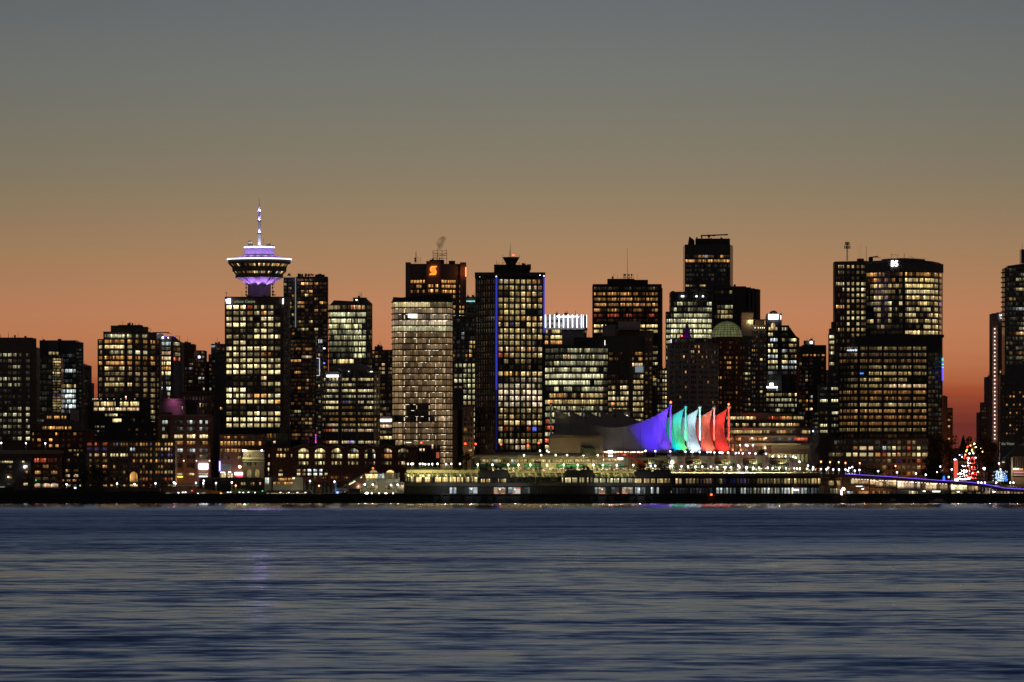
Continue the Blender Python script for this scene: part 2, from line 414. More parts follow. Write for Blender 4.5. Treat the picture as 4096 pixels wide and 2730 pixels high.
# darker towards the east (behind the viewer) and slightly at the sides of the afterglow
fr = N('ShaderNodeMapRange'); fr.interpolation_type = 'SMOOTHSTEP'; L(sp.outputs[1], fr.inputs[0])
fr.inputs[1].default_value = -.05; fr.inputs[2].default_value = .8; fr.inputs[3].default_value = 0; fr.inputs[4].default_value = 1
az = wm('ADD', .45, wm('DIVIDE', .55, wm('ADD', 1, wm('MULTIPLY', wm('POWER', wm('ABSOLUTE', wm('SUBTRACT', sp.outputs[0], .008)), 2), 26))))
mx = N('ShaderNodeMix'); mx.data_type = 'RGBA'; L(fr.outputs[0], mx.inputs[0]); mx.inputs[6].default_value = (.034, .029, .030, 1)
sca = N('ShaderNodeVectorMath'); sca.operation = 'SCALE'; L(cr.outputs[0], sca.inputs[0]); L(az, sca.inputs['Scale'])
L(sca.outputs[0], mx.inputs[7]); L(mx.outputs[2], bg.inputs[0]); bg.inputs[1].default_value = 1; L(bg.outputs[0], wo.inputs[0])
W.cycles.sampling_method = 'MANUAL'; W.cycles.sample_map_resolution = 2048

# ---------------------------------------------------------------- water
def watermat():
    m, nt, out = newmat('water'); L = nt.links.new; N = nt.nodes.new
    p = N('ShaderNodeBsdfPrincipled'); p.inputs['Base Color'].default_value = (.006, .014, .035, 1); p.inputs['IOR'].default_value = 1.333
    p.inputs['Roughness'].default_value = .10
    ge = N('ShaderNodeNewGeometry')
    def noise(sx, sy, det, off=0, rough=.5):
        mp = N('ShaderNodeMapping'); mp.inputs['Scale'].default_value = (1/sx, 1/sy, 1); mp.inputs['Location'].default_value = (off, off*.7, 0); L(ge.outputs['Position'], mp.inputs[0])
        n = N('ShaderNodeTexNoise'); n.inputs['Scale'].default_value = 1; n.inputs['Detail'].default_value = det; n.inputs['Roughness'].default_value = rough; L(mp.outputs[0], n.inputs['Vector'])
        s = N('ShaderNodeSeparateColor'); L(n.outputs['Color'], s.inputs[0]); return s.outputs
    def mt(op, a, b=None, clamp=False):
        n = N('ShaderNodeMath'); n.operation = op; n.use_clamp = clamp
        for i, v in enumerate((a, b)):
            if v is None: continue
            if hasattr(v, 'is_output'): L(v, n.inputs[i])
            else: n.inputs[i].default_value = v
        return n.outputs[0]
    big = noise(160, 70, 2, 3); mid = noise(4.6, 4.6, 3, 17, .58); sml = noise(1.5, 1.5, 2, 31); swl = noise(20, 15, 2, 8)
    sep = N('ShaderNodeSeparateXYZ'); L(ge.outputs['Position'], sep.inputs[0])
    def mr(v, a, b, c, d):
        n = N('ShaderNodeMapRange'); n.interpolation_type = 'SMOOTHSTEP'; L(v, n.inputs[0])
        for i, q in enumerate((a, b, c, d)):
            if hasattr(q, 'is_output'): L(q, n.inputs[1+i])
            else: n.inputs[1+i].default_value = q
        return n.outputs[0]
    # facets tilted towards the viewer: mostly gentle ones mirroring the low sky, with steeper dark wavelets in wind patches
    f = mt('ADD', mt('ADD', mt('MULTIPLY', mid[1], .55), mt('MULTIPLY', swl[1], .3)), mt('ADD', mt('MULTIPLY', sml[1], .15), mt('MULTIPLY', mt('SUBTRACT', big[0], .5), WK[5])))
    steep = mr(f, WK[0], WK[1], 0, 1)
    far = mr(sep.outputs[1], 650, 1300, 0, 1); calm = mr(sep.outputs[1], 1750, 2450, 1, .0)
    mid_far = mt('MULTIPLY', far, WK[6])
    sy = mt('ADD', mr(sep.outputs[1], 1700, 2300, WK[2], .046), mt('MULTIPLY', mt('MULTIPLY', mt('ADD', steep, mid_far), calm), WK[3]))
    sy = mt('ADD', sy, mt('MULTIPLY', mt('SUBTRACT', mid[2], .5), mr(sep.outputs[1], 1900, 2600, .06, .15)))
    sx = mt('MULTIPLY', mt('ADD', mt('SUBTRACT', mid[0], .5), mt('SUBTRACT', sml[0], .5)), WK[4])
    cv = N('ShaderNodeCombineXYZ'); L(sx, cv.inputs[0]); L(mt('MULTIPLY', sy, -1), cv.inputs[1]); cv.inputs[2].default_value = 1
    nn = N('ShaderNodeVectorMath'); nn.operation = 'NORMALIZE'; L(cv.outputs[0], nn.inputs[0]); L(nn.outputs[0], p.inputs['Normal'])
    L(p.outputs[0], out.inputs[0]); return m
WK = (.44, .75, .029, .19, .05, .36, .32)
mb = MB(); mb.v = [(-2500, -300, 0), (2500, -300, 0), (2500, 2862, 0), (-2500, 2862, 0)]; mb.f = [(0, 1, 2, 3)]
mb.make('water', watermat(), kind='structure')

# ---------------------------------------------------------------- land: one sheet from the sea wall up the hill and on to the horizon
ys = [2852, 2870, 2900, 2930, 2960, 3000, 3100, 3200, 3300, 3500, 3700, 3900, 4200, 5000, 7000, 14000]
xs = [-4000+200*k for k in range(41)]
mb = MB()
for y in ys:
    for x in xs: mb.v.append((x, y, ground(y)+(R_.uniform(-.4, .4) if y > 3000 else 0)))
for j in range(len(ys)-1):
    for i in range(len(xs)-1):
        a = j*len(xs)+i; mb.f.append((a, a+1, a+1+len(xs), a+len(xs)))
mb.make('ground', M['land'], kind='structure')
mb = MB(); mb.box(-2500, 2500, 2849.5, 2851.9, -3, 4.35); mb.box(-2500, 2500, 2849, 2852.2, 4.35, 4.8)
for k in range(-120, 121): mb.box(k*4-.35, k*4+.35, 2848.4, 2849.49, -3, 4.2)
o = mb.make('sea_wall', M['black']); o['label'] = 'long black timber sea wall along the water edge'; o['category'] = 'sea wall'
# ================================================================ LEFT GROUP
b = Bld('office_tower', 'dark gridded office tower cut by the left edge of the photo', 'office tower', 'bronze', 3150, 60)
b.block([(-40, 3150), (146, 3150)], 1390, depth=22); b.block([(-40, 3151), (127, 3151)], 1351, 1390.5, depth=20, name='penthouse')
b.block([(127.5, 3152), (141, 3152)], 1354, 1390.5, depth=8, name='penthouse', mat='grey')
b.facade([(-40, 3150), (146, 3150)], Cc(0, 19.6, 5, 14)+[(104, 119)], Rw(1421, 23.9, 15), 13,
    ['56743 4'.replace(' ', ''), '.24.23', '...6y6y..'.replace('y', '').ljust(6, '.'), '.1.32.', '575756', '556552', '......', '...2..', '1.....', '..4b6 8'.replace(' ', '').replace('b', '3'), '476758', '53336o4'.replace('o', ''), '384258', '1.3236', '..1388'], 'q', 2, 'bronze')
b.pole(34, 1331, 1352, .15); b.pole(61, 1340, 1352, .12); b.pole(3, 1340, 1352, .1)
b.finish()

b = Bld('glass_tower', 'stepped dark glass tower with a bright curved corner', 'office tower', 'glass_dark', 3200, 200)
b.block([(147, 3206), (209, 3200), (245, 3208)], [1420, 1432, 1432], depth=18)
b.block([(193, 3203), (209, 3200.5), (235, 3206)], [1404, 1404, 1424], 1433, depth=10, name='crown')
b.facade([(193, 3203), (209, 3200.5), (235, 3206)], [(196, 208), (210, 233)], [1414], 12, ['67:y'], 'y', 3, gap=.12)
b.facade([(147, 3206), (209, 3200), (245, 3208)], [(150, 167), (169, 187), (189, 207)], Rw(1445, 21.5, 11), 15, ['~...11', '~0012'], 'q', 3, 'grey', dg=.3)
b.facade([(147, 3206), (209, 3200), (245, 3208)], [(210, 226), (228, 243)], Rw(1438, 10.9, 20), 8, ['66:y', '77:y', '44:y', '34:y', '33:y', '88:y', '33:q', '22:q', '44:q', '33', '22', '33:p', '33', '44:v', '44:p', '55:y', '44', '55:y', '44', '33'], 'y', 3)
b.finish()

b = Bld('office_tower', 'flat topped black tower with a stack of bright white floors low on its front', 'office tower', 'glass_dark', 3260, 240)
b.block([(158, 3260), (305, 3260)], 1362, depth=20); b.block([(192, 3259), (232, 3259)], 1364, 1500, depth=1, mat='grey', name='wall')
b.block([(305.5, 3266), (327, 3270)], 1369, depth=14, mat='grey', name='wing')
b.facade([(158, 3260), (305, 3260)], Cb(246, 304, 4, 1.5), Rw(1424, 20.3, 12), 14, ['..2.', '.1..', '...2', '4676:c', '....', '.2..', '5656:y', '5898:c', '5898:c', '5788:c', '4687:c', '..58:c'], 'c', 2, 'black', dg=.3)
b.facade([(305.5, 3266), (327, 3270)], [(308, 315), (317, 325)], Rw(1400, 15, 16), 8, ['~..0012'], 'q', 1)
for k, u in enumerate((309, 312, 316, 319, 323)): b.pole(u, 1362+k*2, 1372, .2, 3268, 'strut')
b.finish()

b = Bld('apartment_tower', 'narrow dark apartment block with a magenta rooftop light', 'apartment tower', 'dark', 3400, 340)
b.block([(308, 3405), (326.5, 3405)], 1470); b.block([(327, 3400), (356, 3400)], 1462); b.block([(356.3, 3402), (366, 3404)], 1532)
b.panel(309, 327, 1463, 1468, (.8, .1, .9), 2.2, 3399, 'roof_light')
b.facade([(327, 3400), (356, 3400)], Cc(331, 7, 4, 4), Rw(1474, 13, 14), 7, ['~0000012'], 'y', 1)
for k in range(16): b.ledge([(327, 3400), (356, 3400)], 352, 357.5, 1470+k*13, 1473+k*13, 1.0, 'dark', 'balcony', 3400)
b.finish()

TW = [(395, 3125), (413, 3120), (503, 3118), (530, 3120), (562, 3124), (594, 3129), (624, 3135), (637, 3138)]
b = Bld('office_tower', 'stepped tower with amber ribbon windows, first tall block from the left shore', 'office tower', 'bronze', 3118, 500)
b.block(TW, [1357]*7+[1357], depth=24, Yr=3118)
b.block([(413, 3122), (600, 3129)], 1327, 1357.5, depth=18, name='wall', Yr=3122)
b.block([(443, 3124), (568, 3126)], 1303, 1327.5, depth=12, name='penthouse', mat='dark'); b.block([(472, 3123.5), (566, 3125)], 1300.5, 1303.2, depth=10, name='penthouse', mat='dark')
b.block([(568.4, 3127), (590, 3128)], 1308, 1327.5, depth=8, name='penthouse', mat='tan'); b.block([(600.4, 3130), (624, 3134)], 1330, 1357.5, depth=8, name='penthouse', mat='tan')
cols = [(397, 412)]+Cb(419, 498, 4, 1)+[(509, 527), (540, 559), (570, 588), (600, 619), (625, 634)]
b.facade([(413, 3121.5), (600, 3128.5)], [c for c in cols[1:-2]], [1345], 13, ['5779 6 4 6:q'], 'q', 4, None)
b.facade(TW, cols, Rw(1367, 21.6, 13), 14, ['35655 5 5 5 6 3:o', '7888 8 6 . 2 3 .:y', '4.466 5 6 5 1 .:q', '66666 6 6 4 6 2:o', '75776 6 4 2 5 .:o', '38426 4 . 3 . .:y',
    '13333 5 6 4 3 .:p', '4 5552 1 4 4 5 2:y'.replace('4 5', '45'), '56666 6 4 4 5 3:y', '.2.2. . . 4 5 2:y', '3.... . 3 4 5 2:y', '..... . . . 3 2:y', '..... . . . 4 3:y'], 'y', 3, 'bronze', dg=.6)
b.facade(TW, [(600, 619), (625, 634)], Rw(1648, 21.6, 5), 14, ['51:y', '31:q', '4.:y', '31:q'], 'y', 3, 'bronze', dg=.6)
b.pole(491, 1284, 1301, .1); b.pole(556, 1296, 1302, .25); 
mb = MB(); mb.rod(P(590, 1316, 3135), P(603, 1316, 3135), .12); mb.rod(P(603, 1316, 3135), P(603, 1328, 3135), .12); mb.make('davit', M['black'], b.o)
b.finish()

b = Bld('office_building', 'bright glass office block with a long boom and purple light on its roof', 'office building', 'steel', 3340, 670)
b.block([(612, 3340), (694, 3340), (722, 3352)], [1352, 1345, 1368], depth=18, Yr=3340); b.block([(724, 3353), (731, 3356)], 1370, depth=14, mat='pale', name='wing')
b.block([(628, 3342), (650, 3342)], 1336, 1353, depth=8, name='penthouse'); b.block([(652, 3342), (700, 3346)], 1347, 1353, depth=8, name='penthouse')
b.panel(613, 622, 1331, 1347, (.75, .8, 1), 7, 3338, 'sign_panel'); b.panel(655, 700, 1346, 1348, (.25, .1, 1), 1.2, 3341, 'roof_light')
b.panel(648, 654, 1347, 1355, (.8, .85, 1), 5, 3338.5, 'lamp'); b.panel(671, 675, 1350, 1354, (1, .95, .8), 4, 3338.5, 'lamp')
b.facade([(612, 3340), (694, 3340), (722, 3352)], [(638, 660), (662, 682)], [1376, 1396, 1414, 1435, 1455, 1475, 1495, 1514, 1535, 1556, 1577, 1595], 14,
    ['68:c', '23:q', '7 8p:p', '98:p', '99:w', '87:o', '89:w', '1.:c', '33:q', '78:c', '66:q', '43:p'], 'w', 5, 'steel', dg=.35)
b.facade([(612, 3340), (694, 3340), (722, 3352)], [(694.5, 720)], [1376, 1398, 1418, 1437], 14, ['5:q', '2:o', '4:q', '6:r'], 'w', 4)
b.facade([(612, 3340), (694, 3340), (722, 3352)], [(694.5, 711)], [1535, 1556, 1577], 14, ['3:q', '7:c', '5:q'], 'w', 4)
mb = MB(); mb.rod(P(612, 1331, 3345), P(677, 1331, 3345), .35); mb.rod(P(665, 1336, 3345), P(688, 1336, 3345), .15); mb.rod(P(700, 1345, 3345), P(719, 1345, 3350), .12); mb.rod(P(719, 1345, 3350), P(719, 1370, 3352), .15)
mb.rod(P(640, 1331, 3345), P(640, 1337, 3345), .3); mb.make('boom', M['black'], b.o)
b.ledge([(612, 3340), (694, 3340), (722, 3352)], 694, 709, 1447, 1590, .5, 'pale', 'pier', 3340)
b.finish()

b = Bld('apartment_tower', 'dark brick apartment block with a lit corner lantern under its step', 'apartment tower', 'redbrick', 3480, 775)
b.block([(730, 3480), (777, 3480)], 1377); b.block([(777.3, 3483), (820, 3488)], 1402)
b.facade([(730, 3480), (777, 3480)], [(741, 746), (755, 779)][:1]+[(755, 772)], Rw(1441, 17.2, 10), 9, ['.1', '.3:q', '24:c', '.1', '.1', '13:q', '.1', '14:q', '.1'], 'q', 4)
b.facade([(777.3, 3483), (820, 3488)], [(781, 790), (793, 803), (806, 816)], Rw(1412, 17, 11), 9, ['..3:y', '.84:c', '...', '..1', '~0012'], 'y', 2)
b.panel(793, 800, 1425, 1433, (.7, .75, 1), 6, 3481, 'lamp'); b.block([(735, 3482), (762, 3482)], 1370, 1378, depth=6, name='penthouse')
b.finish()
b = Bld('apartment_tower', 'dim apartment block hard against the left side of the revolving restaurant tower', 'apartment tower', 'grey', 3500, 860)
b.block([(834, 3500), (905, 3500)], 1418); b.block([(844, 3501), (905, 3501)], 1376, 1418.5, name='wall'); b.block([(822, 3506), (834, 3506)], 1447, name='wing')
b.facade([(844, 3501), (905, 3501)], [(868, 880), (884, 897)], Rw(1398, 16.5, 12), 9, ['23:o', '..', '11', '..', '.1'], 'o', 2)
b.facade([(834, 3500), (905, 3500)], [(838, 846), (850, 860)], Rw(1430, 16.5, 10), 8, ['..', '.2:q', '..', '6.:o', '.1', '..'], 'y', 2)
b.text('AXY', 845, 861, 1390, 8, (.8, .85, 1), .8, 3499.5); b.pole(869, 1350, 1377, .1)
b.finish()

b = Bld('office_block', 'low dark block with two brilliantly lit long floors below the amber tower', 'office building', 'black', 3080, 460)
b.block([(352, 3084), (400, 3084)], 1625, name='wing'); b.block([(366, 3080), (560, 3080), (592, 3090)], [1598]*3, depth=24)
b.facade([(366, 3080), (560, 3080), (592, 3090)], [(376, 396), (404, 423), (427, 452), (453, 462), (480, 505), (506, 515), (522, 532), (533, 556)], [1617], 17, ['6 8y 8 9 8 8 8 8:y'], 'y', 3, None)
b.facade([(366, 3080), (560, 3080), (592, 3090)], [(375, 395), (397, 421), (426, 449), (451, 476), (478, 503), (505, 530), (532, 556)], [1638], 12, ['69p9p8p9p7o8o:p'.replace('p', '').replace('o', '')], 'p', 5, None)
b.facade([(366, 3080), (560, 3080), (592, 3090)], [(420, 447), (449, 470), (472, 500), (502, 530)], [1661], 10, ['58..:w', ], 'w', 3, None)
b.facade([(366, 3080), (560, 3080), (592, 3090)], [(450, 471), (473, 485), (487, 498), (525, 540)], [1683], 14, ['98.2:w'], 'w', 3, None)
b.facade([(366, 3080), (560, 3080), (592, 3090)], Cc(563, 4.4, 7, 2.4), [1625, 1662, 1694], 24, ['~3344:y', '~2233:y', '~3445:y'], 'y', 1, 'black', dg=.8)
for u in (372, 378, 384, 390, 404, 430, 456, 484, 505, 540): b.panel(u-.8, u+.8, 1596, 1597.6, (1, .95, .8), 3, 3079.5, 'roof_light')
b.panel(502, 505, 1586, 1590, (1, .9, .8), 5, 3081, 'roof_light'); b.panel(502.5, 505, 1592, 1595, (1, .05, .03), 4, 3081, 'beacon')
b.finish()

o = thing('church_steeple', 'dark pointed steeple in front of the bright glass block', 'steeple', (X(658, 3065), 3065, ground(3065)))
mb = MB(); mb.cyl(X(658, 3065), 3065, 5, Z(1600, 3065), 2.2, 2.0, 8); mb.make('tower', M['dark'], o)
mb = MB(); mb.cyl(X(658, 3065), 3065, Z(1600, 3065), Z(1505, 3065), 2.0, .5, 8); mb.cyl(X(658, 3065), 3065, Z(1505, 3065), Z(1462, 3065), .5, .05, 8); mb.make('spire', M['dark'], o)

b = Bld('rotunda', 'round drum building washed in pink light behind the brick warehouse', 'building', 'magenta', 3030, 690)
cx, cy = X(691, 3030), 3030; r = 54*3030/F
mb = MB(); mb.lathe([(r, 5), (r, Z(1622, 3030)), (r-.4, Z(1623, 3030)), (r-.4, Z(1600, 3030)), (r+.2, Z(1600, 3030)), (r+.2, Z(1597, 3030)), (.01, Z(1597, 3030))], cx, cy, 48); mb.make('drum', M['magenta'], b.o, smooth=False)
b.facade([(655, 3024.9), (672, 3023.3)], [(659, 665), (668, 673)], [1634], 15, ['8.:y'], 'w', 1); b.facade([(707, 3023.3), (728, 3025)], [(711, 718), (721, 731)], [1634], 14, ['56:w'], 'w', 2)
b.block([(735, 3036), (790, 3036)], 1600, mat='black', name='wing')
plight('pink_floodlight', (cx+1, cy-11, Z(1592, 3030)+1), 650, (1, .30, .62), b.o, .3)
plight('pink_floodlight', (cx+6, cy-12, Z(1640, 3030)), 170, (1, .35, .55), b.o, .3)
b.finish()

b = Bld('stone_building', 'dim classical building with a cornice behind the brick warehouse', 'building', 'pinkwall', 3130, 800)
b.block([(724, 3130), (862, 3130)], 1572); b.block([(745, 3133), (850, 3133)], 1545, 1572.5, name='attic', mat='black', depth=10)
b.ledge([(724, 3130), (862, 3130)], 722, 864, 1566, 1572, 1.2, 'pinkwall')
b.facade([(724, 3130), (862, 3130)], Cc(737, 12.5, 10, 6.5), [1595, 1622, 1650], 16, ['..........', '.....53...', '..........'], 'y', 1, 'pinkwall', dg=.6)
b.facade([(745, 3133), (850, 3133)], [(812, 819), (838, 845)], [1557], 10, ['56:q'], 'q', 1)
b.block([(840, 3120), (885, 3120)], 1670, name='wing', mat='dark'); b.facade([(840, 3120), (885, 3120)], [(880, 890)], [1635], 10, ['5:o'])
b.finish()

b = Bld('warehouse', 'tall brick warehouse with uplit pilasters and a brilliant white sign panel', 'building', 'brick', 2960, 740)
b.block([(634, 2960), (845, 2960)], 1662); b.block([(640, 2961), (688, 2961)], [1650, 1650], 1663, depth=2, name='parapet'); b.ledge([(634, 2960), (845, 2960)], 632, 847, 1660, 1665, .9, 'pinkwall')
pl = [(634, 2960), (845, 2960)]
cols = []
for a in (649, 697, 747, 798): cols += Cb(a, a+34, 3, 1.2)
cols[0:3] = [(649, 659), (661, 671)]
b.facade(pl, cols, [1690, 1717, 1747, 1773, 1803, 1828], 14, ['6 5 1 1 5 . 6 2 7 1 6:c', '5 1 . 1 3 2 3 3 5 1 2:c', '7 6 7 8 9 9 9 9 9 9 9:w', '5 5 5 5 5 4 5 5 . 6 5:o', '7 7 6 6 7 6 6 6 3 2 3:c', '5 4 5 5 1 . 1 1 4 3 4:q'], 'w', 1, None)
b.facade(pl, [(697, 727), (746, 777)], [1862], 18, ['11:o'], 'o', 2, 'brick', dg=.3)
b.facade(pl, [(705, 729), (746, 777), (795, 832)], [1898], 9, ['8 7 5:w'], 'w', 3)
b.panel(796, 832, 1855, 1878, (.85, .9, 1), 6, 2959, 'sign_panel'); b.panel(708, 731, 1906, 1910, (.9, 1, .1), 2.5, 2959, 'sign_strip'); b.panel(796, 830, 1904, 1909, (.5, .6, 1), 3, 2959, 'sign_strip')
mb = MB()
for u in (636, 684, 735, 786, 838): slab(mb, pl, u-4, u+4, Z(1912, 2960), Z(1663, 2960), 0, .9); slab(mb, pl, u-5.5, u+5.5, Z(1712, 2960), Z(1708, 2960), 0, 1.2)
mb.make('pilaster', M['brick'], b.o)
for u in (735, 786, 838):
    b.panel(u-2.2, u+2.2, 1842, 1846, (1, .8, .6), 3, 2958.6, 'uplight'); plight('uplight_lamp', (X(u, 2958), 2957.2, Z(1842, 2958)), 90, (1, .5, .25), b.o, .15, 'SPOT', (X(u, 2959.5), 2959.3, Z(1770, 2958)), .9)
for u in (720, 770, 815): plight('street_glow_fill', (X(u, 2952), 2951, Z(1912, 2952)), 300, (1, .45, .2), b.o, .4)  # bare point lights for street glow on the brick, no lamp bodies
b.finish()

b = Bld('long_building', 'long pale waterfront building with many arched windows and a golden entrance arch', 'building', 'tan', 2940, 560)
pl = [(345, 2940), (701, 2940)]
b.block(pl, 1768, depth=20); b.ledge(pl, 343, 703, 1764, 1769, 1.3, 'dark')
c1 = [(349, 366), (379, 396), (411, 428)]
g = []
for t3 in ((446, 457, 469), (486, 497, 508), (525, 536, 547), (564, 575, 587), (604,), (626, 636, 648), (663, 676, 687)):
    g += [(u-4, u+4) for u in t3]
rows = [1778, 1798, 1821, 1844.5, 1868, 1890, 1917]
b.facade(pl, c1, rows, 12, ['6r6r5r:r'.replace('r', ''), '2v5p2v', '5 5v 8p:p', '5o.3v', '3o6o4o', '3.3', '.35o'] if False else ['455:r', '243:v', '568:p', '4.3:o', '355:o', '3.3:o', '.3 5'.replace(' ', '')+':o'], 'o', 2)
P1 = ['4o 3o 4v 3y 4o 3o 5 . 5 6 5 4 5v 5 5 5 4y 7 8', '. 2v . 1 . . 8c 8c . . 2o . 5o 5o 4o 8p 6p 6p 3v', '9w 9w 8w 8w 9w 6p 2 3 4 5y 5y 5y 5 5y 3v 3v 4 4v 3v',
      '. 1 . . . . . 6o . 6o . 6o 8o 6o 3 8o 7p 6p 7p', '. 5o 1 1 . . 1 . 1 . 4o . . 3o 4o 5o . . .', '. 2o . 3y 3y . _ _ _ 5o 5o 5o 4o 5o 5o 4o 6p 5p 6p', '. . . . . . _ _ _ 4o 5o 5r 2o . . . 5r 4r 4o']
b.facade(pl, g, rows, 13, P1, 'o', 1, None, shape='arch')
b.facade(pl, c1+g, [1943], 7, ['. . 5o 6o 6o 5o 5y 6y 5y _ _ _ 4r 4r . 4r . . . . 3y 3'], 'y', 1)
b.facade(pl, [(520, 550)], [1910], 45, ['7:o'], 'o', 6, shape='arch'); b.facade(pl, [(520, 550)], [1943], 8, ['8:y'], 'y', 5)
mb = MB()
for u in (372, 403, 437, 478, 517, 555, 596, 612, 656, 697): slab(mb, pl, u-2, u+2, Z(1950, 2940), Z(1769, 2940), 0, .5)
mb.make('pilaster', M['tan'], b.o); b.ledge(pl, 345, 701, 1928, 1932, .6, 'tan', 'string_course')
b.finish()

b = Bld('brick_building', 'round cornered brick building with glowing attic windows', 'building', 'redbrick', 3050, 220)
pl = [(124, 3056), (150, 3051), (330, 3050), (372, 3062)]
b.block(pl, [1722]*4, depth=22, Yr=3050); b.ledge(pl, 124, 371, 1719, 1724, .9, 'dark')
pu = [(162, 3056), (180, 3053), (300, 3053), (330, 3060)]
b.block(pu, [1703]*4, 1722.5, depth=16, mat='grey', name='wall', Yr=3053); b.block([(165, 3056), (185, 3055), (295, 3055), (325, 3060)], [1690, 1680, 1680, 1688], 1703.5, depth=12, mat='grey', name='roof', Yr=3055)
b.block([(150, 3060), (186, 3060)], 1660, 1705, depth=8, mat='tan', name='penthouse'); b.block([(186.4, 3059), (266, 3059)], 1652, 1681, depth=8, mat='tan', name='penthouse'); b.block([(280, 3060), (312, 3060)], 1640, 1690, depth=6, mat='pale', name='penthouse')
b.facade([(186.4, 3059), (266, 3059)], [(188, 207), (217, 238), (247, 264)], [1670.5], 11, ['585:o'], 'o', 4)
b.facade(pu, [(167, 185), (191, 198), (199, 219), (223, 243), (246, 266), (272, 285)], [1713], 11, ['5 5 8 9 8 8:o'], 'o', 4)
b.facade([(150, 3060), (186, 3060)], [(151, 155), (158, 176)], [1662, 1684], 10, ['.1:q', '24:q'], 'q', 2)
b.facade(pl, [(131, 138), (150, 163), (173, 184), (197, 209), (222, 234), (247, 257), (270, 280), (294, 305), (317, 328)], [1737, 1761, 1784], 11, ['4 1 1 1 7 1 1 6 1:o', '4 6 . 9 1 . 1 1 1:o', '1 . . 8 6 1 . . .:o'], 'o', 2, 'redbrick', dg=.5)
b.finish()

b = Bld('dark_block', 'unlit black block between the round cornered building and the pink drum', 'building', 'black', 3015, 520)
b.block([(374, 3015), (470, 3015)], 1700, depth=14); b.block([(470.5, 3012), (634, 3012)], 1688, depth=14)
b.facade([(374, 3015), (470, 3015)], [(379, 386), (389, 396), (404, 411), (412, 418)], [1708, 1726, 1742], 7, ['3344:q', '23..:q', '....'], 'q', 1)
b.facade([(470.5, 3012), (634, 3012)], [(513, 520), (543, 552), (578, 586), (614, 622), (634, 640)], [1720, 1739], 8, ['2 4 . 3 .:o', '. . 3 . .:o'], 'o', 1)
b.pole(530, 1670, 1690, .5); b.pole(525, 1672, 1690, .3)
b.finish()

b = Bld('viaduct', 'pale concrete elevated road on the left shore', 'viaduct', 'pale', 2915, 120)
mb = MB(); mb.box(X(-60, 2915), X(248, 2915), 2915, 2926, Z(1816, 2915), Z(1805, 2915)); mb.box(X(-60, 2915), X(248, 2915), 2914.6, 2915, Z(1808, 2915), Z(1802, 2915)); mb.make('deck', M['pale'], b.o)
for u in (-20, 60, 135, 210):
    mb = MB(); mb.box(X(u-3, 2920), X(u+3, 2920), 2919, 2922, 5, Z(1816, 2915)); mb.make('pier', M['pale'], b.o)
b.finish()

b = Bld('shop_building', 'dark low building with a bright white awning strip at the far left', 'building', 'dark', 2900, 60)
b.block([(-60, 2900), (128, 2900)], 1835); b.block([(92, 2899), (125, 2899)], 1825, 1845, depth=3, mat='grey', name='parapet')
b.facade([(-60, 2900), (128, 2900)], [(-8, 5), (7, 17), (18, 52), (79, 98)], [1849], 8, ['7 8 9 7:w'], 'w', 2)
b.facade([(-60, 2900), (128, 2900)], [(29, 46), (94, 111)], [1868, 1890, 1913, 1938], 10, ['49:w', '15:o', '6.:o', '28:w'], 'w', 2)
b.panel(31, 36, 1906, 1912, (1, .85, .6), 4, 2899, 'lamp'); b.panel(95, 103, 1864, 1873, (.85, .85, 1), 5, 2899, 'lamp'); b.panel(0, 19, 1948, 1952, (.7, .85, .7), .5, 2899, 'lamp')
b.finish()
b = Bld('restaurant_building', 'dark brick building with a row of glowing arched ground floor windows', 'building', 'redbrick', 2895, 190)
b.block([(130, 2895), (243, 2895)], 1828)
b.facade([(130, 2895), (243, 2895)], [(138, 160), (161, 183), (186, 208), (210, 232)], [1843], 17, ['6522:r'], 'r', 4, 'redbrick', dg=.3)
b.facade([(130, 2895), (243, 2895)], [(140, 162), (172, 194), (204, 229)], [1867, 1891, 1916], 13, ['151:o', '614:o', '221:y'], 'o', 3)
b.facade([(130, 2895), (243, 2895)], [(138, 167), (170, 200), (202, 233)], [1942], 16, ['877:p'], 'p', 4, shape='arch')
b.panel(142, 146, 1919, 1924, (.05, 1, .4), 1.2, 2894, 'lamp')
b.finish()
b = Bld('brick_building', 'black brick block with scattered orange windows beside a dark tree', 'building', 'black', 2905, 290)
b.block([(246, 2905), (345, 2905)], 1812)
b.facade([(246, 2905), (345, 2905)], [(263, 279), (295, 313)], [1842, 1862, 1884, 1904], 11, ['3.:o', '..', '5.:o', '78:p'], 'o', 2)
b.facade([(246, 2905), (345, 2905)], [(243, 257), (267, 282), (291, 306), (316, 323)], [1923, 1944], 9, ['6563:o', '2436:q'], 'o', 2)
b.facade([(246, 2905), (345, 2905)], [(275, 287), (295, 304), (308, 315), (320, 332)], [1803], 8, ['4:y'], 'y', 1); b.facade([(246, 2905), (345, 2905)], [(294, 305), (308, 314)], [1821], 9, ['55:o'], 'o', 1)
b.panel(297, 304, 1950, 1968, (.6, .75, 1), 6, 2880, 'banner_sign')
b.finish()

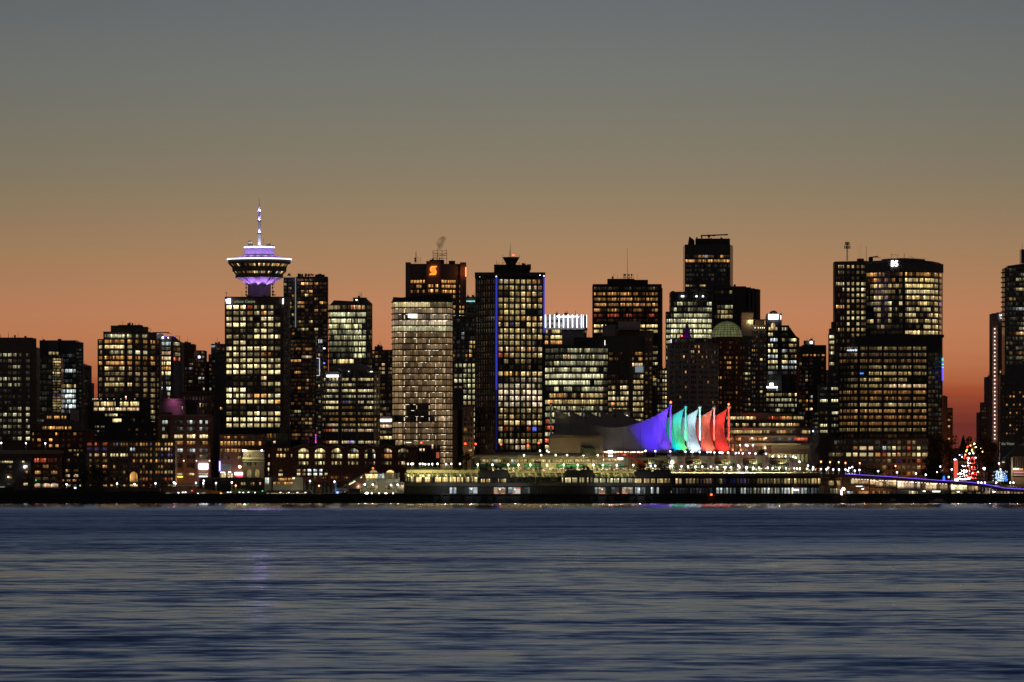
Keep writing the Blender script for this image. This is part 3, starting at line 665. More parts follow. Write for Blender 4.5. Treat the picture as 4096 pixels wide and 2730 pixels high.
# ================================================================ REVOLVING RESTAURANT TOWER
b = Bld('office_tower', 'tall gridded office tower with a purple lit revolving restaurant on top', 'office tower', 'bronze', 3110, 1030)
pl = [(899, 3112), (1130, 3110), (1155, 3128)]
b.block(pl, [1190]*3, depth=20, Yr=3110); b.block([(899, 3111.5), (1132, 3109.5)], 1187.5, 1190.5, depth=1, name='parapet', Yr=3110, mat='black')
c8 = [(u-10.2, u+10.2) for u in (916.5, 944.3, 972, 999.8, 1027.5, 1055.3, 1083, 1110.8)]
pts = '''9 9 9 5r 4 7 7 .|3 5 5 4o 5 6o 4 .|7 8 6 6 . 8 7 1|9 8 9 6 5 7 8 5|2 1 2 1 5 9 3 .|5 4 3 4 7 7 7 8|. 6 7 . 2 . . 1|8 8 8 8 7 8 7 8|6 6 5 3 3 4o 4o 1|6 6 6 6 6 5 5 5|9 9 9 9 8 9 8 7|9 8 8 3 2 8 9 9|. . 1 . . 7p . .|. . 2 2 . 4 5 6|9 7 9 1 . 1 . 2|9 8 7g 8p 8o 8o 9 8g|8 8 8y 7 8 9 9 8o|. . . . . . . .|4 1 . 8 8 9 6 9|8 9 8 9 9 8 5 6|8 6 7 8 7 6 8 4'''.split('|')
pts = [p+':w' for p in pts]
b.facade(pl, c8, Rw(1229.6, 23.65, 21), 15, pts, 'w', 2, 'bronze', dg=.8, pad=5)
b.facade(pl, Cc(1136.5, 6.2, 3, 3.6), Rw(1229.6, 23.65, 24), 15, ['~0001', '~112:y', '~0012:y', '~0111:y'], 'y', 1, 'bronze', dg=.4)
b.panel(903, 921, 1195, 1216, (.10, .25, 1), 1.2, 3110.6, 'logo_panel')
mb = MB()
for k, (a0, a1) in enumerate(((911, 922), (902.5, 923), (903.5, 923), (905, 923), (907, 922.5))):
    v0 = 1194.5+k*4.3; mb.box(X(a0, 3110), X(a1, 3110), 3109.9, 3110.2, Z(v0+3.9, 3110), Z(v0, 3110))
mb.make('logo_bars', emimat('logo_white', (.95, .97, 1), 3), b.o)
b.text('arbour Centre', 937, 1020, 1212, 11, (.85, 1, .6), .30, 3110.6)
b.panel(1131, 1134.5, 1195, 1217, (.9, .93, 1), 4, 3109.6, 'logo_panel')
b.block([(882, 3090), (1152, 3090)], 1718, mat='black', name='podium', depth=16); b.ledge([(882, 3090), (1152, 3090)], 905, 1120, 1712, 1719, .3, 'olive', 'planting')
b.block([(1118, 3085), (1146, 3085)], 1700, 1800, mat='tan', name='wing', depth=6)
for u, v in ((906, 1172), (1100, 1180)):
    mb = MB(); mb.rod(P(u, v, 3115), P(u, 1190, 3115), .12); mb.rod(P(u-6, v, 3115), P(u+5, v, 3115), .15); mb.make('davit', M['black'], b.o)
b.finish()
# the pod
q = 3124/F; Yc = 3124; cx = X(1037.3, Yc)
def zv(v): return Z(v, Yc)
mb = MB(); mb.lathe([(46*q, zv(1195)), (46*q, zv(1134))], cx, Yc, 8); mb.make('shaft', M['pale'], b.o)
mb = MB(); mb.lathe([(46*q, zv(1137)), (76*q, zv(1113)), (95*q, zv(1111.5))], cx, Yc, 16); mb.make('soffit', M['lilac'], b.o)
mb = MB(); mb.lathe([(96*q, zv(1112.5)), (95*q, zv(1099)), (108*q, zv(1087)), (109*q, zv(1072)), (124*q, zv(1057)), (127*q, zv(1041)), (120*q, zv(1038))], cx, Yc, 64); mb.make('pod', M['bronze'], b.o)
mb = MB(); mb.lathe([(126*q, zv(1041)), (129.5*q, zv(1041)), (129.5*q, zv(1036.2)), (126*q, zv(1036))], cx, Yc, 64); mb.make('light_ring', emimat('ring_light', (.72, .74, 1), 2.6), b.o)
mb = MB(); mb.lathe([(126*q, zv(1036.5)), (80*q, zv(1026)), (62*q, zv(1019.5)), (57*q, zv(1018))], cx, Yc, 64); mb.make('roof', M['grey'], b.o)
mb = MB(); mb.lathe([(59*q, zv(1019)), (60*q, zv(992)), (.01, zv(990))], cx, Yc, 24); mb.make('drum', M['lilac'], b.o)
mb = MB(); mb.lathe([(60*q, zv(992.5)), (61.3*q, zv(992.5)), (61.3*q, zv(988.5)), (60*q, zv(988.4))], cx, Yc, 48); mb.make('light_ring', emimat('ring_light_small', (.8, .85, 1), 4), b.o)
for k in range(8):                                    # flared struts
    a = math.pi*(k+.5)/4+.35; mb = MB()
    for da in (0,): mb.hexa([(cx+r*math.cos(a+s), Yc+r*math.sin(a+s), zz) for (zz, rs) in ((zv(1141), ((47.5*q, -.10), (47.5*q, .10), (44*q, .10), (44*q, -.10))), (zv(1112), ((92*q, -.13), (92*q, .13), (84*q, .13), (84*q, -.13)))) for (r, s) in rs])
    mb.make('strut', M['lilac'], b.o)
def podwin(r0, v0, r1, v1, n, pat, t, chance):
    rg = random.Random(len(pat)+n); quads = []
    for k in range(n):
        a = math.pi+math.pi*(k+.12)/n; c = math.pi+math.pi*(k+.88)/n
        if rg.random() < chance: lv = level(rg.choice(pat))
        else: lv = .01
        tt = TINT[rg.choice(t)]; rx = k*7; ry = k+33
        R0, R1 = (r0+1)*q, (r1+1)*q
        quads.append(([(cx+R0*math.cos(a), Yc+R0*math.sin(a), zv(v0)), (cx+R0*math.cos(c), Yc+R0*math.sin(c), zv(v0)), (cx+R1*math.cos(c), Yc+R1*math.sin(c), zv(v1)), (cx+R1*math.cos(a), Yc+R1*math.sin(a), zv(v1))],
            (tt[0]*lv, tt[1]*lv, tt[2]*lv), [[rx, ry+.02], [rx+1, ry+.02], [rx+1, ry+.98], [rx, ry+.98]]))
    for w in quads: glow_mesh('window', [w], M['win'], b.o)
podwin(111, 1069.5, 122, 1058.5, 40, '34678', 'oowy', .75); podwin(97, 1097.5, 106, 1088.5, 34, '356789', 'wyoc', .55)
mb = MB()
for r0, v0, r1, v1 in ((5, 990, 4.8, 937), (4.8, 931, 4.6, 888), (4.4, 881, 3.6, 851)): mb.cyl(cx, Yc, zv(v0), zv(v1), r0*q, r1*q, 12)
mb.cyl(cx, Yc, zv(845), zv(815), 4*q, 1.4*q, 10); mb.cyl(cx, Yc, zv(815), zv(793), 1.4*q, .3*q, 8)
mb.make('mast', M['white'], b.o)
for v, r in ((934, 10.5), (884.5, 9.5), (848, 8.5)):
    mb = MB(); mb.cyl(cx, Yc, zv(v+2.5), zv(v-1), r*q, None, 16); mb.make('mast_platform', M['steel'], b.o)
    for dx in (-9, 9):
        mb = MB(); mb.sphere((cx+dx*q, Yc-1, zv(v-4)), 1.0*q, 6, 4); mb.make('mast_lamp', emimat('mast_lamp', (.6, .6, 1), 1.5), b.o)
    for an in (-2.2, -.94): plight('mast_floodlight', (cx+9*q*math.cos(an), Yc+9*q*math.sin(an), zv(v-3.5)), 520, (.36, .30, 1), b.o, .15)
for an in (-2.3, -.84): plight('mast_floodlight', (cx+14*q*math.cos(an), Yc+14*q*math.sin(an), zv(985)), 1000, (.36, .30, 1), b.o, .15)
for k in range(9):
    a = math.pi+math.pi*(k+.5)/9; plight('drum_floodlight', (cx+86*q*math.cos(a), Yc+86*q*math.sin(a), zv(1021)), 380, (.55, .30, 1), b.o, .3)
    
for k in range(5):
    a = math.pi+math.pi*(k+.5)/5; plight('soffit_floodlight', (cx+62*q*math.cos(a), Yc+62*q*math.sin(a), zv(1160)), 1700, (.62, .30, 1), b.o, .3, 'SPOT', (cx+68*q*math.cos(a), Yc+68*q*math.sin(a), zv(1112)), 1.7, .8)
mb = MB()
for u, v, r in ((999, 970, 5), (1006, 969, 4.5)): 
    i0 = len(mb.v); mb.lathe([(r*q, 0), (r*q*.6, .5), (.01, .7)], 0, 0, 12)
    for k in range(i0, len(mb.v)): x, y, z_ = mb.v[k]; mb.v[k] = (X(u, Yc)+x, Yc-5-z_, zv(v)+y)
mb.make('dish_antenna', M['pale'], b.o)
mb = MB(); 
for a0, a1, v0 in ((994, 1015, 977), (1030, 1045, 984), (1065, 1073, 979), (1074, 1083, 977), (1088, 1096, 984)): mb.box(X(a0, Yc), X(a1, Yc), Yc-4, Yc, zv(990), zv(v0))
mb.box(X(1055.5, Yc), X(1056.5, Yc), Yc-3, Yc-2.8, zv(990), zv(957)); mb.make('roof_equipment', M['black'], b.o)
mb = MB()
for s, u in ((1, 1091), (1, 1094), (-1, 985)):
    for v in (1140, 1152, 1168, 1180): mb.box(X(u-3, Yc), X(u+3, Yc), Yc-2, Yc, zv(v+3.5), zv(v-3.5))
mb.rod((X(1090, Yc), Yc, zv(1190)), (X(1090, Yc), Yc, zv(1135)), .15); mb.rod((X(985, Yc), Yc, zv(1190)), (X(985, Yc), Yc, zv(1145)), .1); mb.make('shaft_equipment', M['dark'], b.o)

# ================================================================ BEHIND / RIGHT OF IT
b = Bld('apartment_tower', 'dark apartment tower with roof garden, framed by a thin lit line', 'apartment tower', 'dark', 3300, 1230)
b.block([(1134, 3304), (1185, 3304)], 1110, depth=16); b.block([(1185.3, 3300), (1309, 3300)], 1107, depth=18)
b.panel(1133, 1184, 1108, 1111, (.5, .55, .5), .30, 3303.6, 'frame_light'); b.panel(1180.5, 1184, 1111, 1310, (.5, .55, .55), .34, 3303.5, 'frame_light')
b.facade([(1134, 3304), (1185, 3304)], [(1136, 1146), (1154, 1166), (1168, 1178)], Rw(1124, 15.2, 20), 10, ['...', '5..:y', '.3.', '...', '..5:o', '..', '.4.', '.5.:y', '...', '~0000124'], 'y', 2)
b.facade([(1185.3, 3300), (1309, 3300)], [(1190, 1203), (1205, 1217), (1220, 1233), (1237, 1250), (1258, 1272), (1279, 1292), (1293, 1306)], Rw(1121, 15.2, 30), 10,
    ['3 2 2 3 . . .:o', '. 8o 6o 4 5 . .:o', '. . . 1 . . .', '. 4 5 7 . . .:o', '. . 6w 2 . . .', '. . . . 5 . .', '5 5 . . . 7 4:o', '5 4 . . . . .', '. . . . 6 3 3:o', '. . . . . . .', '~0000001', '4 5 . 5 . . .:y', '~0000001', '. 5 3 . 6 . .:w', '~00000012', '~0000013:o', '~00013:y'], 'o', 2)
mb = MB()
for k in range(26): slab(mb, [(1185.3, 3300), (1309, 3300)], 1298, 1313, Z(1113+k*15.2, 3300), Z(1111+k*15.2, 3300), .0, 1.3)
mb.make('balcony', M['dark'], b.o, kind='stuff')
mb = MB()
for a0, a1, v in ((1196, 1202, 1097), (1205, 1208, 1104), (1219, 1224, 1100), (1232, 1235, 1100), (1260, 1298, 1099), (1272, 1285, 1096)): mb.box(X(a0, 3305), X(a1, 3305), 3305, 3309, Z(1108, 3305), Z(v, 3305))
mb.make('penthouse', M['black'], b.o)
mb = MB(); rg = random.Random(3)
for k in range(260):
    u = rg.choice((1158, 1196, 1206, 1225, 1236, 1249))+rg.gauss(0, 2.6); v = 1103-abs(rg.gauss(0, 3)); x, y, z_ = P(u, v, 3303+rg.uniform(-2, 2)); s = .35
    i = len(mb.v); mb.v += [(x-s, y, z_), (x+s*rg.random(), y+s, z_-s), (x, y-s, z_+s)]; mb.f.append((i, i+1, i+2))
mb.make('roof_plants', M['leaf'], b.o)
b.finish()

b = Bld('apartment_tower', 'blue black glass apartment tower in front of the roof garden tower', 'apartment tower', 'glass_dark', 3170, 1210)
b.block([(1150, 3175), (1205, 3172), (1262, 3176)], [1352, 1348, 1348], depth=18); b.block([(1262.4, 3180), (1292, 3184)], 1380, depth=14, mat='steel', name='wing')
b.facade([(1150, 3175), (1205, 3172), (1262, 3176)], [(1152, 1162), (1164, 1176), (1178, 1190), (1192, 1204), (1206, 1219), (1221, 1234), (1236, 1248), (1250, 1260)], Rw(1366, 15.6, 26), 10,
    ['~000001:y', '~0000012', '. 4 4 4 . 5 4 .:o', '~000000', '. . . . 5p 6p 5w .', '. 6o 6o 6o . . . .', '~0000001', '~0000001', '. . 6o 6o . . . .', '~000000', '. . . . . 5 . .', '~000000', '. . . 7o . 4o . .', '~0000001', '~0000001', '~0000002:o', '. 3 . 5 . 3 5 .:o', '~000012:y', '. . 5w 6w . . . .', '~000013:q', '. . . . 5 . 5 .', '~0000125:y'], 'o', 2, 'steel', dg=.25)
b.facade([(1262.4, 3180), (1292, 3184)], [(1264, 1272), (1274, 1282), (1284, 1291)], Rw(1390, 15.5, 24), 10, ['~0011:q', '~0122:q', '.5.:w', '~0011:g'], 'q', 2)
mb = MB()
for a_, b_ in (((1266, 1434), (1278, 1434)), ((1278, 1434), (1278, 1503)), ((1278, 1503), (1266, 1503))): mb.rod(P(*a_, 3179), P(*b_, 3179), .22)
mb.make('light_frame', emimat('frame_white', (.8, .85, .9), .8), b.o)
b.text('1H', 1274, 1288, 1373, 15, (.85, .9, 1), 1.2, 3178); b.panel(1293, 1301, 1392, 1397, (.9, .85, 1), 3, 3180, 'lamp'); b.panel(1294, 1300, 1451, 1456, (.15, .15, 1), 3, 3180, 'lamp')
for k, (v, c) in enumerate(((1742, (1, .05, .3)), (1752, (.3, .1, 1)), (1762, (1, .05, .2)), (1770, (.8, .1, .8)))): b.panel(1261, 1265, v-4, v+3, c, 1.6, 3171, 'neon')
b.finish()

b = Bld('office_tower', 'lime white lit office tower with a chamfered top and a slanting mullion', 'office tower', 'steel', 3350, 1400)
b.block([(1315, 3352), (1336, 3350), (1418, 3350), (1466, 3350), (1487, 3362)], [1226, 1202, 1206, 1195, 1214], depth=16, Yr=3350); b.block([(1412, 3353), (1466, 3353)], 1191, 1207, depth=8, name='penthouse', mat='black')
pl = [(1315, 3352), (1336, 3350), (1418, 3350), (1466, 3350), (1487, 3362)]
b.facade(pl, Cb(1316, 1464, 9, 1), [1231, 1259, 1285, 1307, 1330, 1352, 1376, 1400, 1424, 1447], 17,
    ['5 5 4 3 . 6r 6 7o 6:y', '7 8 9 9 9 8 6 6 7:g', '6 7 7 8 6 7 5 8 6:q', '8 8 5 5 8 8 8 6 .:g', '4 5 5 4 4 4 6 7 5:g', '4 5 6 5 4 5 6 7 6:g', '3 4 4 3 3 4 7 8 6:g', '3 3 3 4 2 4 7 8 6:g', '. . . . . . 8 8 5:g', '2 7 8 9 9 9 . 1 .:y'], 'g', 3, 'steel', dg=.4, thin='h')
b.facade(pl, [(1469, 1474), (1476, 1480), (1482, 1486)], Rw(1231, 23.9, 12), 17, ['~1123:y'], 'y', 1)
mb = MB(); mb.rod(P(1421, 1215, 3349), P(1452, 1455, 3349), .28); mb.make('brace', M['black'], b.o); b.panel(1422, 1430, 1199, 1202, (1, .95, .8), 4, 3350, 'lamp')
for u in (1440, 1444, 1447): b.pole(u, 1170, 1192, .1, 3356)
b.finish()

b = Bld('office_building', 'round shouldered office building with a shallow metal dome and ribbon windows', 'office building', 'glass_dark', 3000, 1400)
pl = [(1286, 3008), (1302, 3002), (1400, 3000), (1496, 3002), (1517, 3012)]
b.block(pl, [1487]*5, depth=22, Yr=3000)
mb = MB(); r = 88*3012/F; mb.lathe([(r, Z(1488, 3012)), (r, Z(1482, 3012)), (r*.93, Z(1473, 3012)), (r*.75, Z(1463, 3012)), (r*.5, Z(1457, 3012)), (r*.25, Z(1454.5, 3012)), (.01, Z(1454, 3012))], X(1402, 3012), 3012, 40)
mb.make('dome', M['grey'], b.o, smooth=True)
cols = Cb(1287, 1302, 2, 1.5)+Cb(1305, 1355, 4, .8)+Cb(1368, 1422, 4, .8)+Cb(1430, 1493, 5, .8)+[(1498, 1504), (1508, 1515)]
b.facade(pl, cols, [1519, 1541, 1564, 1587, 1610, 1632, 1656, 1679, 1701, 1723, 1770], 11,
    ['. 5 . 4 6 7 5 6 . 6 4 5 6 6 6 . 5:w', '4 . 5 7 6 7 6 6 7 6 . 1 . 3 2 . 5:w', '. 2 5 5 7 5 6 6 7 8 8 8 8 7 7 5 .:w', '5 6 6 5 . 6 3 4 6 6 6 6 5 6 6 4 5:q', '5 4 7 8 8 8 3v 3v 3 2 6 7 . 6 7 4 5:w', '. 7 7 8 7 7 3o 3o 3o 2o . . 6 7 7 5 5:w',
     '3 2 2 3 3 3 3 2 3 2 4 3 3 4 3 2 .:y', '4 4 . 4 3 4 4 5 5 4 3 5o 4 4 4 5 .:o', '5 . 5p 5p 5p 5 4 3 3 4 5 4 6 5 5 4 .:y', '. 2 5r 6r 6 5 4 4 4 4 6 6 6 6 6 . 5:p', '. . 5r 7 7 6 7 7p 7v 7c 6 7 6 6 7 6 6:w'], 'w', 3, 'glass_dark', dg=.35, thin='h')
mb = MB()
for u in (1295, 1304, 1356, 1366.5, 1423.5, 1430, 1495, 1505.5):
    x, y, nx, ny = on_line(pl, u); mb.cyl(x+nx*.9, y+ny*.9, Z(1775, 3000), Z(1486, 3000), .28, .28, 6)
mb.make('pipe_column', M['metal'], b.o)
mb = MB()
for k in range(12):
    v = 1500+k*22.6; mb.rod((X(1505.5, 3006), 3005, Z(v, 3006)), (X(1519, 3012), 3010, Z(v, 3006)), .14)
mb.rod((X(1519, 3012), 3010, Z(1775, 3006)), (X(1519, 3012), 3010, Z(1482, 3006)), .2); mb.make('steel_frame', M['metal'], b.o)
b.panel(1307, 1354, 1501, 1509, (.93, .95, 1), 5, 2999, 'sign_panel'); b.panel(1480, 1490, 1486, 1489, (1, .95, .85), 3, 2999, 'lamp'); b.panel(1393, 1397, 1485, 1488, (.9, .95, 1), 2, 2999, 'lamp')
b.finish()

b = Bld('office_tower', 'dark office tower with orange windows and a cooling tower, left of the stacked glass tower', 'office tower', 'dark', 3420, 1530)
b.block([(1488, 3420), (1572, 3420)], 1400); b.block([(1498, 3422), (1530, 3422)], 1386, 1400.5, depth=8, name='penthouse'); b.block([(1538, 3422), (1568, 3422)], 1406, 1420, depth=8, name='penthouse')
b.facade([(1488, 3420), (1572, 3420)], [(1490, 1497), (1501, 1512), (1516, 1524), (1527, 1539), (1554, 1560), (1562, 1568)], Rw(1412, 16, 18), 10, ['6 . 2 3 . .:o', '3 4o 3 . . .:o', '~0001:o', '. 3 . 6 . 4:o', '. . 5 6 5 5:y', '. . 3 7 4 5:y', '. . . 1 . .', '~00012:o', '~0000'], 'o', 1)
mb = MB(); mb.rod(P(1545, 1405, 3421), P(1568, 1409, 3421), .15); mb.rod(P(1510, 1384, 3424), P(1528, 1384, 3424), .3); mb.make('roof_rail', M['black'], b.o)
b.finish()
b = Bld('office_building', 'low building with one brilliant white floor left of the stacked glass tower', 'office building', 'grey', 3100, 1545)
b.block([(1518, 3100), (1572, 3100)], 1560)
b.facade([(1518, 3100), (1572, 3100)], Cb(1520, 1568, 4, .6), [1583, 1610, 1637, 1660, 1682, 1706, 1730, 1752], 12, ['.1.2:o', '23.1:q', '.4..:y', '4...:y', '9999:w', '6777:p', '35..:y', '7888:y'], 'y', 2, 'grey', dg=.3, thin='h')
b.panel(1520, 1567, 1677, 1688, (1, .97, .92), 2.0, 3099, 'light_strip'); b.finish()

# stacked glass tower
b = Bld('glass_tower', 'round cornered glass tower lit warm brown on every floor', 'office tower', 'black', 3020, 1690)
pl = [(1569, 3030), (1578, 3023), (1592, 3020), (1785, 3020), (1800, 3023), (1810, 3030)]
b.block(pl, [1198]*6, depth=26, Yr=3020); b.block([(1572, 3026), (1590, 3022.5), (1700, 3022)], [1189, 1190, 1196], 1198.5, depth=12, name='crown', Yr=3022)
b.block([(1612, 3027), (1795, 3027), (1806, 3034)], [1190, 1178, 1186], 1198.5, depth=12, name='penthouse', Yr=3027)
rows = Rw(1219, 24.02, 28); cols = [(1570.5, 1578), (1579, 1592)]+Cb(1593, 1785, 12, .5)+[(1786, 1800), (1801, 1809)]
H6 = '6 8 8 9 8 8 8 8 8 8 3 3 4 3 4 3'; T5 = '5 5 6 3 4 3 4 3 4 4 4 3 4 5 4 4'
pp = [H6+':w', '5 5 5 6 6 5 4 4 5 6 7 4 6 5 5 4:p', '4 4 3 . . 9c 9w 5 4 3 6 5 5 5 5 3:m', '6 6 5 6 7 7 6 6 7 4 8 8 8 8 6 5:m', '6 7 6 7 8 7 6 7 7 6 6 7 8 8 6 5:q']+[T5+':t', '5 6 5 4 4 3 4 4 5 3 4 4 5 4 5 4:t', '5 5 5 3 3 4 3 5 3 4 5 5 5 4 4 3:t']*4
pp += ['5 5 5 5 . . . . . . 5 5 5 5 5 4:t', '4 5 5 5 . . . . . 1 3 4 5 5 5 4:t', '4 4 5 4 . . . . 1 1 2 4 7 7 6 4:t']
rowp = pp[:17]+['5 5 6 5 . . . . . . 5 5 6 5 5 4:t', '5 4 5 5 . . . . . . 4 4 5 5 5 4:t', '. . . . . . . . . . 1 4 7 7 6 4:p']+[T5+':t']*8
b.facade(pl, cols, rows, 19.5, rowp, 't', 2, dark=.003)
mb = MB()
for k in range(29):
    v = rows[0]-12+24.02*k; slab(mb, pl, 1569.2, 1809.8, Z(v+2.9, 3020), Z(v-2.2, 3020), 0, .55)
mb.make('floor_band', M['steel'], b.o, kind='stuff')
quads = []; rg = random.Random(11)
for k in range(28):                                   # thin ceiling light strips just under each slab
    v = rows[0]-8.0+24.02*k
    for j in range(9):
        if rg.random() < .42:
            u = rg.uniform(1580, 1785); w = rg.uniform(3, 13); quads.append(([(X(u, 3019.6), 3019.6, Z(v+.7, 3020)), (X(u+w, 3019.6), 3019.6, Z(v+.7, 3020)), (X(u+w, 3019.6), 3019.6, Z(v-.7, 3020)), (X(u, 3019.6), 3019.6, Z(v-.7, 3020))], (1.5, 1.35, 1.1), [[0, 0]]*4))
    for u in (1616, 1618, 1666, 1716, 1742, 1776):    # glowing strips painted where column edges look lit
        if rg.random() < .6: quads.append(([(X(u, 3019.6), 3019.6, Z(v+17, 3020)), (X(u+1.8, 3019.6), 3019.6, Z(v+17, 3020)), (X(u+1.8, 3019.6), 3019.6, Z(v+3, 3020)), (X(u, 3019.6), 3019.6, Z(v+3, 3020))], (1.1, .85, .55), [[0, 0]]*4))
glow_mesh('interior_glow', quads, M['glow'], b.o, kind='stuff')
b.panel(1632, 1668, 1257, 1272, (1, .98, .92), 2.2, 3019.4, 'interior_glow')
b.block([(1812, 3026), (1829, 3026)], 1640, name='stair_tower', mat='tan', depth=14)
b.block([(1722, 3010), (1812, 3010)], 1795, 1800, name='canopy', mat='dark', depth=6)
b.finish()

b = Bld('office_tower', 'tower with a glowing orange letter sign on its raised centre bay', 'office tower', 'bronze', 3440, 1740)
pl = [(1622, 3446), (1705, 3440), (1763, 3440), (1864, 3450)]
b.block(pl, [1056]*4, depth=22, Yr=3440)
b.block([(1622, 3444), (1643, 3444)], 1050, depth=8, mat='pinkwall', name='pier'); b.block([(1840, 3446), (1864.5, 3447)], 1050, 1225, depth=8, mat='pinkwall', name='pier')
b.block([(1705, 3437), (1763, 3437)], 1045, 1180, depth=6, mat='pinkwall', name='centre_bay'); b.block([(1718, 3442), (1776, 3442)], 1040, 1057, depth=8, mat='black', name='penthouse'); b.block([(1795, 3443), (1820, 3443)], 1044, 1057, depth=8, mat='black', name='penthouse')
cl = Cb(1631, 1701, 6, 1.6); crr = Cb(1764, 1822, 5, 1.6)
b.facade(pl, cl, [1127, 1146.5, 1167], 12, ['4 7 8 8 8 7:o', '. . . 6 5 .:o', '4 5 . 6 1 4:o'], 'o', 3, 'bronze', dg=.4)
b.facade(pl, crr+[(1836, 1846), (1848, 1856)], [1127, 1146.5, 1167, 1187, 1206, 1228, 1247, 1267], 12, ['7 6 8 8 8 . .:o', '6 7 6 4 6 4 4:o', '8 7 8 8 7 5 5:o', '3 4 5 . 5 3 3:o', '5 . 4 5 . 4 2:o', '6 6 6 6 6 6 5:o', '6 6 6 6 6 6 6:y', '7 6 7 7 6 7 7:y'], 'o', 3, 'bronze', dg=.4)
b.facade([(1705, 3437), (1763, 3437)], [(1713, 1721), (1723, 1732), (1742, 1752)], [1145, 1165], 12, ['787:o', '586:o'], 'o', 2, gap=.15)
# the orange S sign with its globe
def flat_shape(name, pts, u0, v0, Yf, mat, par, th=.3):
    n = len(pts); vs = [(X(u0+a, Yf), Yf-th, Z(v0+c, Yf)) for a, c in pts]+[(X(u0+a, Yf), Yf, Z(v0+c, Yf)) for a, c in pts]
    fs = [tuple(range(n)), tuple(reversed(range(n, 2*n)))]+[(k, k+n, (k+1) % n+n, (k+1) % n) for k in range(n)]
    return mesh_obj(name, vs, fs, mat, par)
sm = emimat('letter_light', (1, .27, .03), 1.7)
up = [(31, 0)]+[(11-10*math.sin(a), 12-12*math.cos(a)) for a in [math.pi*k/16 for k in range(1, 12)]]+[(4, 15)]+[(8+6*math.sin(a), 9.6+3*math.cos(a)) for a in (-1.2, -.6, 0)]+[(12, 7.2), (25, 7.6)]
up = [(31, 0), (11, 0), (6, 2), (3, 6), (1.5, 11), (2, 16), (3.5, 20), (6, 23.5), (9, 26), (13, 27.5), (9, 22), (8, 17), (9, 12), (12, 8.5), (16, 8), (24, 8)]
lo = [(-2, 36), (22, 36), (26, 33), (28, 28), (28, 22), (27, 18), (24.5, 12), (20, 8.6), (15, 8.4), (20, 11), (23, 16), (23, 22), (20, 26), (15, 28.2), (4, 28.4)]
flat_shape('sign_letter', up, 1718, 1065, 3436.6, sm, b.o); flat_shape('sign_letter', lo, 1718, 1065, 3436.55, sm, b.o)
gl = [(15+8.6*math.cos(2*math.pi*k/20), 18+9.4*math.sin(2*math.pi*k/20)) for k in range(20)]; flat_shape('sign_globe', gl[::-1], 1718, 1065, 3436.7, sm, b.o)
mb = MB()
for dv in (-4.5, 0, 4.5): mb.rod(P(1733-8, 1083+dv, 3436.2), P(1733+8, 1083+dv, 3436.2), .06, 4)
for k in range(10):
    a0, a1 = math.pi*k/10, math.pi*(k+1)/10
    for s in (-4, 4): mb.rod(P(1733+s*math.sin(a0), 1083-9*math.cos(a0), 3436.2), P(1733+s*math.sin(a1), 1083-9*math.cos(a1), 3436.2), .06, 4)
mb.make('sign_globe_lines', M['redbrick'], b.o)
b.panel(1861, 1865, 1070, 1107, (1, .25, .05), 3, 3444.5, 'sign_letter', 1.2)
plight('sign_glow', P(1733, 1083, 3432), 110, (1, .08, .02), b.o, 1)
b.pole(1664, 1007, 1052, .3, 3448); b.pole(1660, 1030, 1052, .2, 3448); b.pole(1672, 1028, 1052, .12, 3448); b.pole(1681, 1029, 1052, .12, 3448)
mb = MB(); mb.sphere(P(1660, 1035, 3448), .55, 8, 5); mb.sphere(P(1661, 1043, 3448), .6, 8, 5); mb.make('dish_antenna', M['black'], b.o)
mb = MB()
for u in (1732, 1750, 1768, 1787): mb.rod(P(u, 1004, 3444), P(u, 1057 if u > 1780 or u < 1740 else 1042, 3444), .16); mb.rod(P(u, 1004, 3452), P(u, 1045, 3452), .16); mb.rod(P(u, 1004, 3444), P(u, 1004, 3452), .12)
for v in (1004, 1014, 1024, 1034): mb.rod(P(1732, v, 3444), P(1787, v, 3444), .13); mb.rod(P(1732, v, 3452), P(1787, v, 3452), .13)
mb.rod(P(1732, 1014, 3444), P(1787, 1024, 3444), .1); mb.rod(P(1787, 1014, 3444), P(1732, 1034, 3444), .1); mb.rod(P(1748, 995, 3444), P(1748, 1004, 3444), .08); mb.rod(P(1785, 994, 3444), P(1785, 1004, 3444), .08)
mb.make('roof_scaffold', M['black'], b.o)
b.finish()

b = Bld('office_tower', 'grey glass block with a row of teal lights under its roof', 'office tower', 'grey', 3560, 1885)
b.block([(1858, 3560), (1903, 3560)], 1188); b.facade([(1858, 3560), (1903, 3560)], Cb(1866, 1902, 5, 1), Rw(1215, 14, 5), 9, ['~011:q'], 'q', 1)
for u in range(1868, 1902, 5): b.panel(u-1.2, u+1.2, 1204, 1207.5, (.4, 1, .95), 2.0, 3559, 'roof_light')
b.finish()
b = Bld('office_tower', 'grey gridded block filling the slot left of the blue striped tower', 'office tower', 'dark', 3300, 1855)
b.block([(1800, 3300), (1903, 3300)], 1266); b.ledge([(1800, 3300), (1903, 3300)], 1800, 1903, 1264, 1270, .6, 'tan')
b.facade([(1800, 3300), (1903, 3300)], [(1812, 1823), (1828, 1839), (1846, 1857), (1862, 1873), (1877, 1888), (1891, 1900)], Rw(1283, 17.6, 10), 12, ['~0001', '~0001', '. . . . . .', '. . 5c . . .', '. . 3c . . .', '. . . . 7y 6y', '. 1 . . 6o 5o', '. . . . 5w 1', '6o . . 5o 6o .', '~0000'], 'q', 2, 'grey', dg=.4)
b.finish()
b = Bld('office_building', 'block with a tidy grid of pale green windows left of the blue striped tower', 'office building', 'dark', 3200, 1860)
b.block([(1806, 3200), (1906, 3200)], 1445)
c5 = [(1818, 1829), (1836, 1847), (1854, 1865), (1872, 1883), (1890, 1899)]
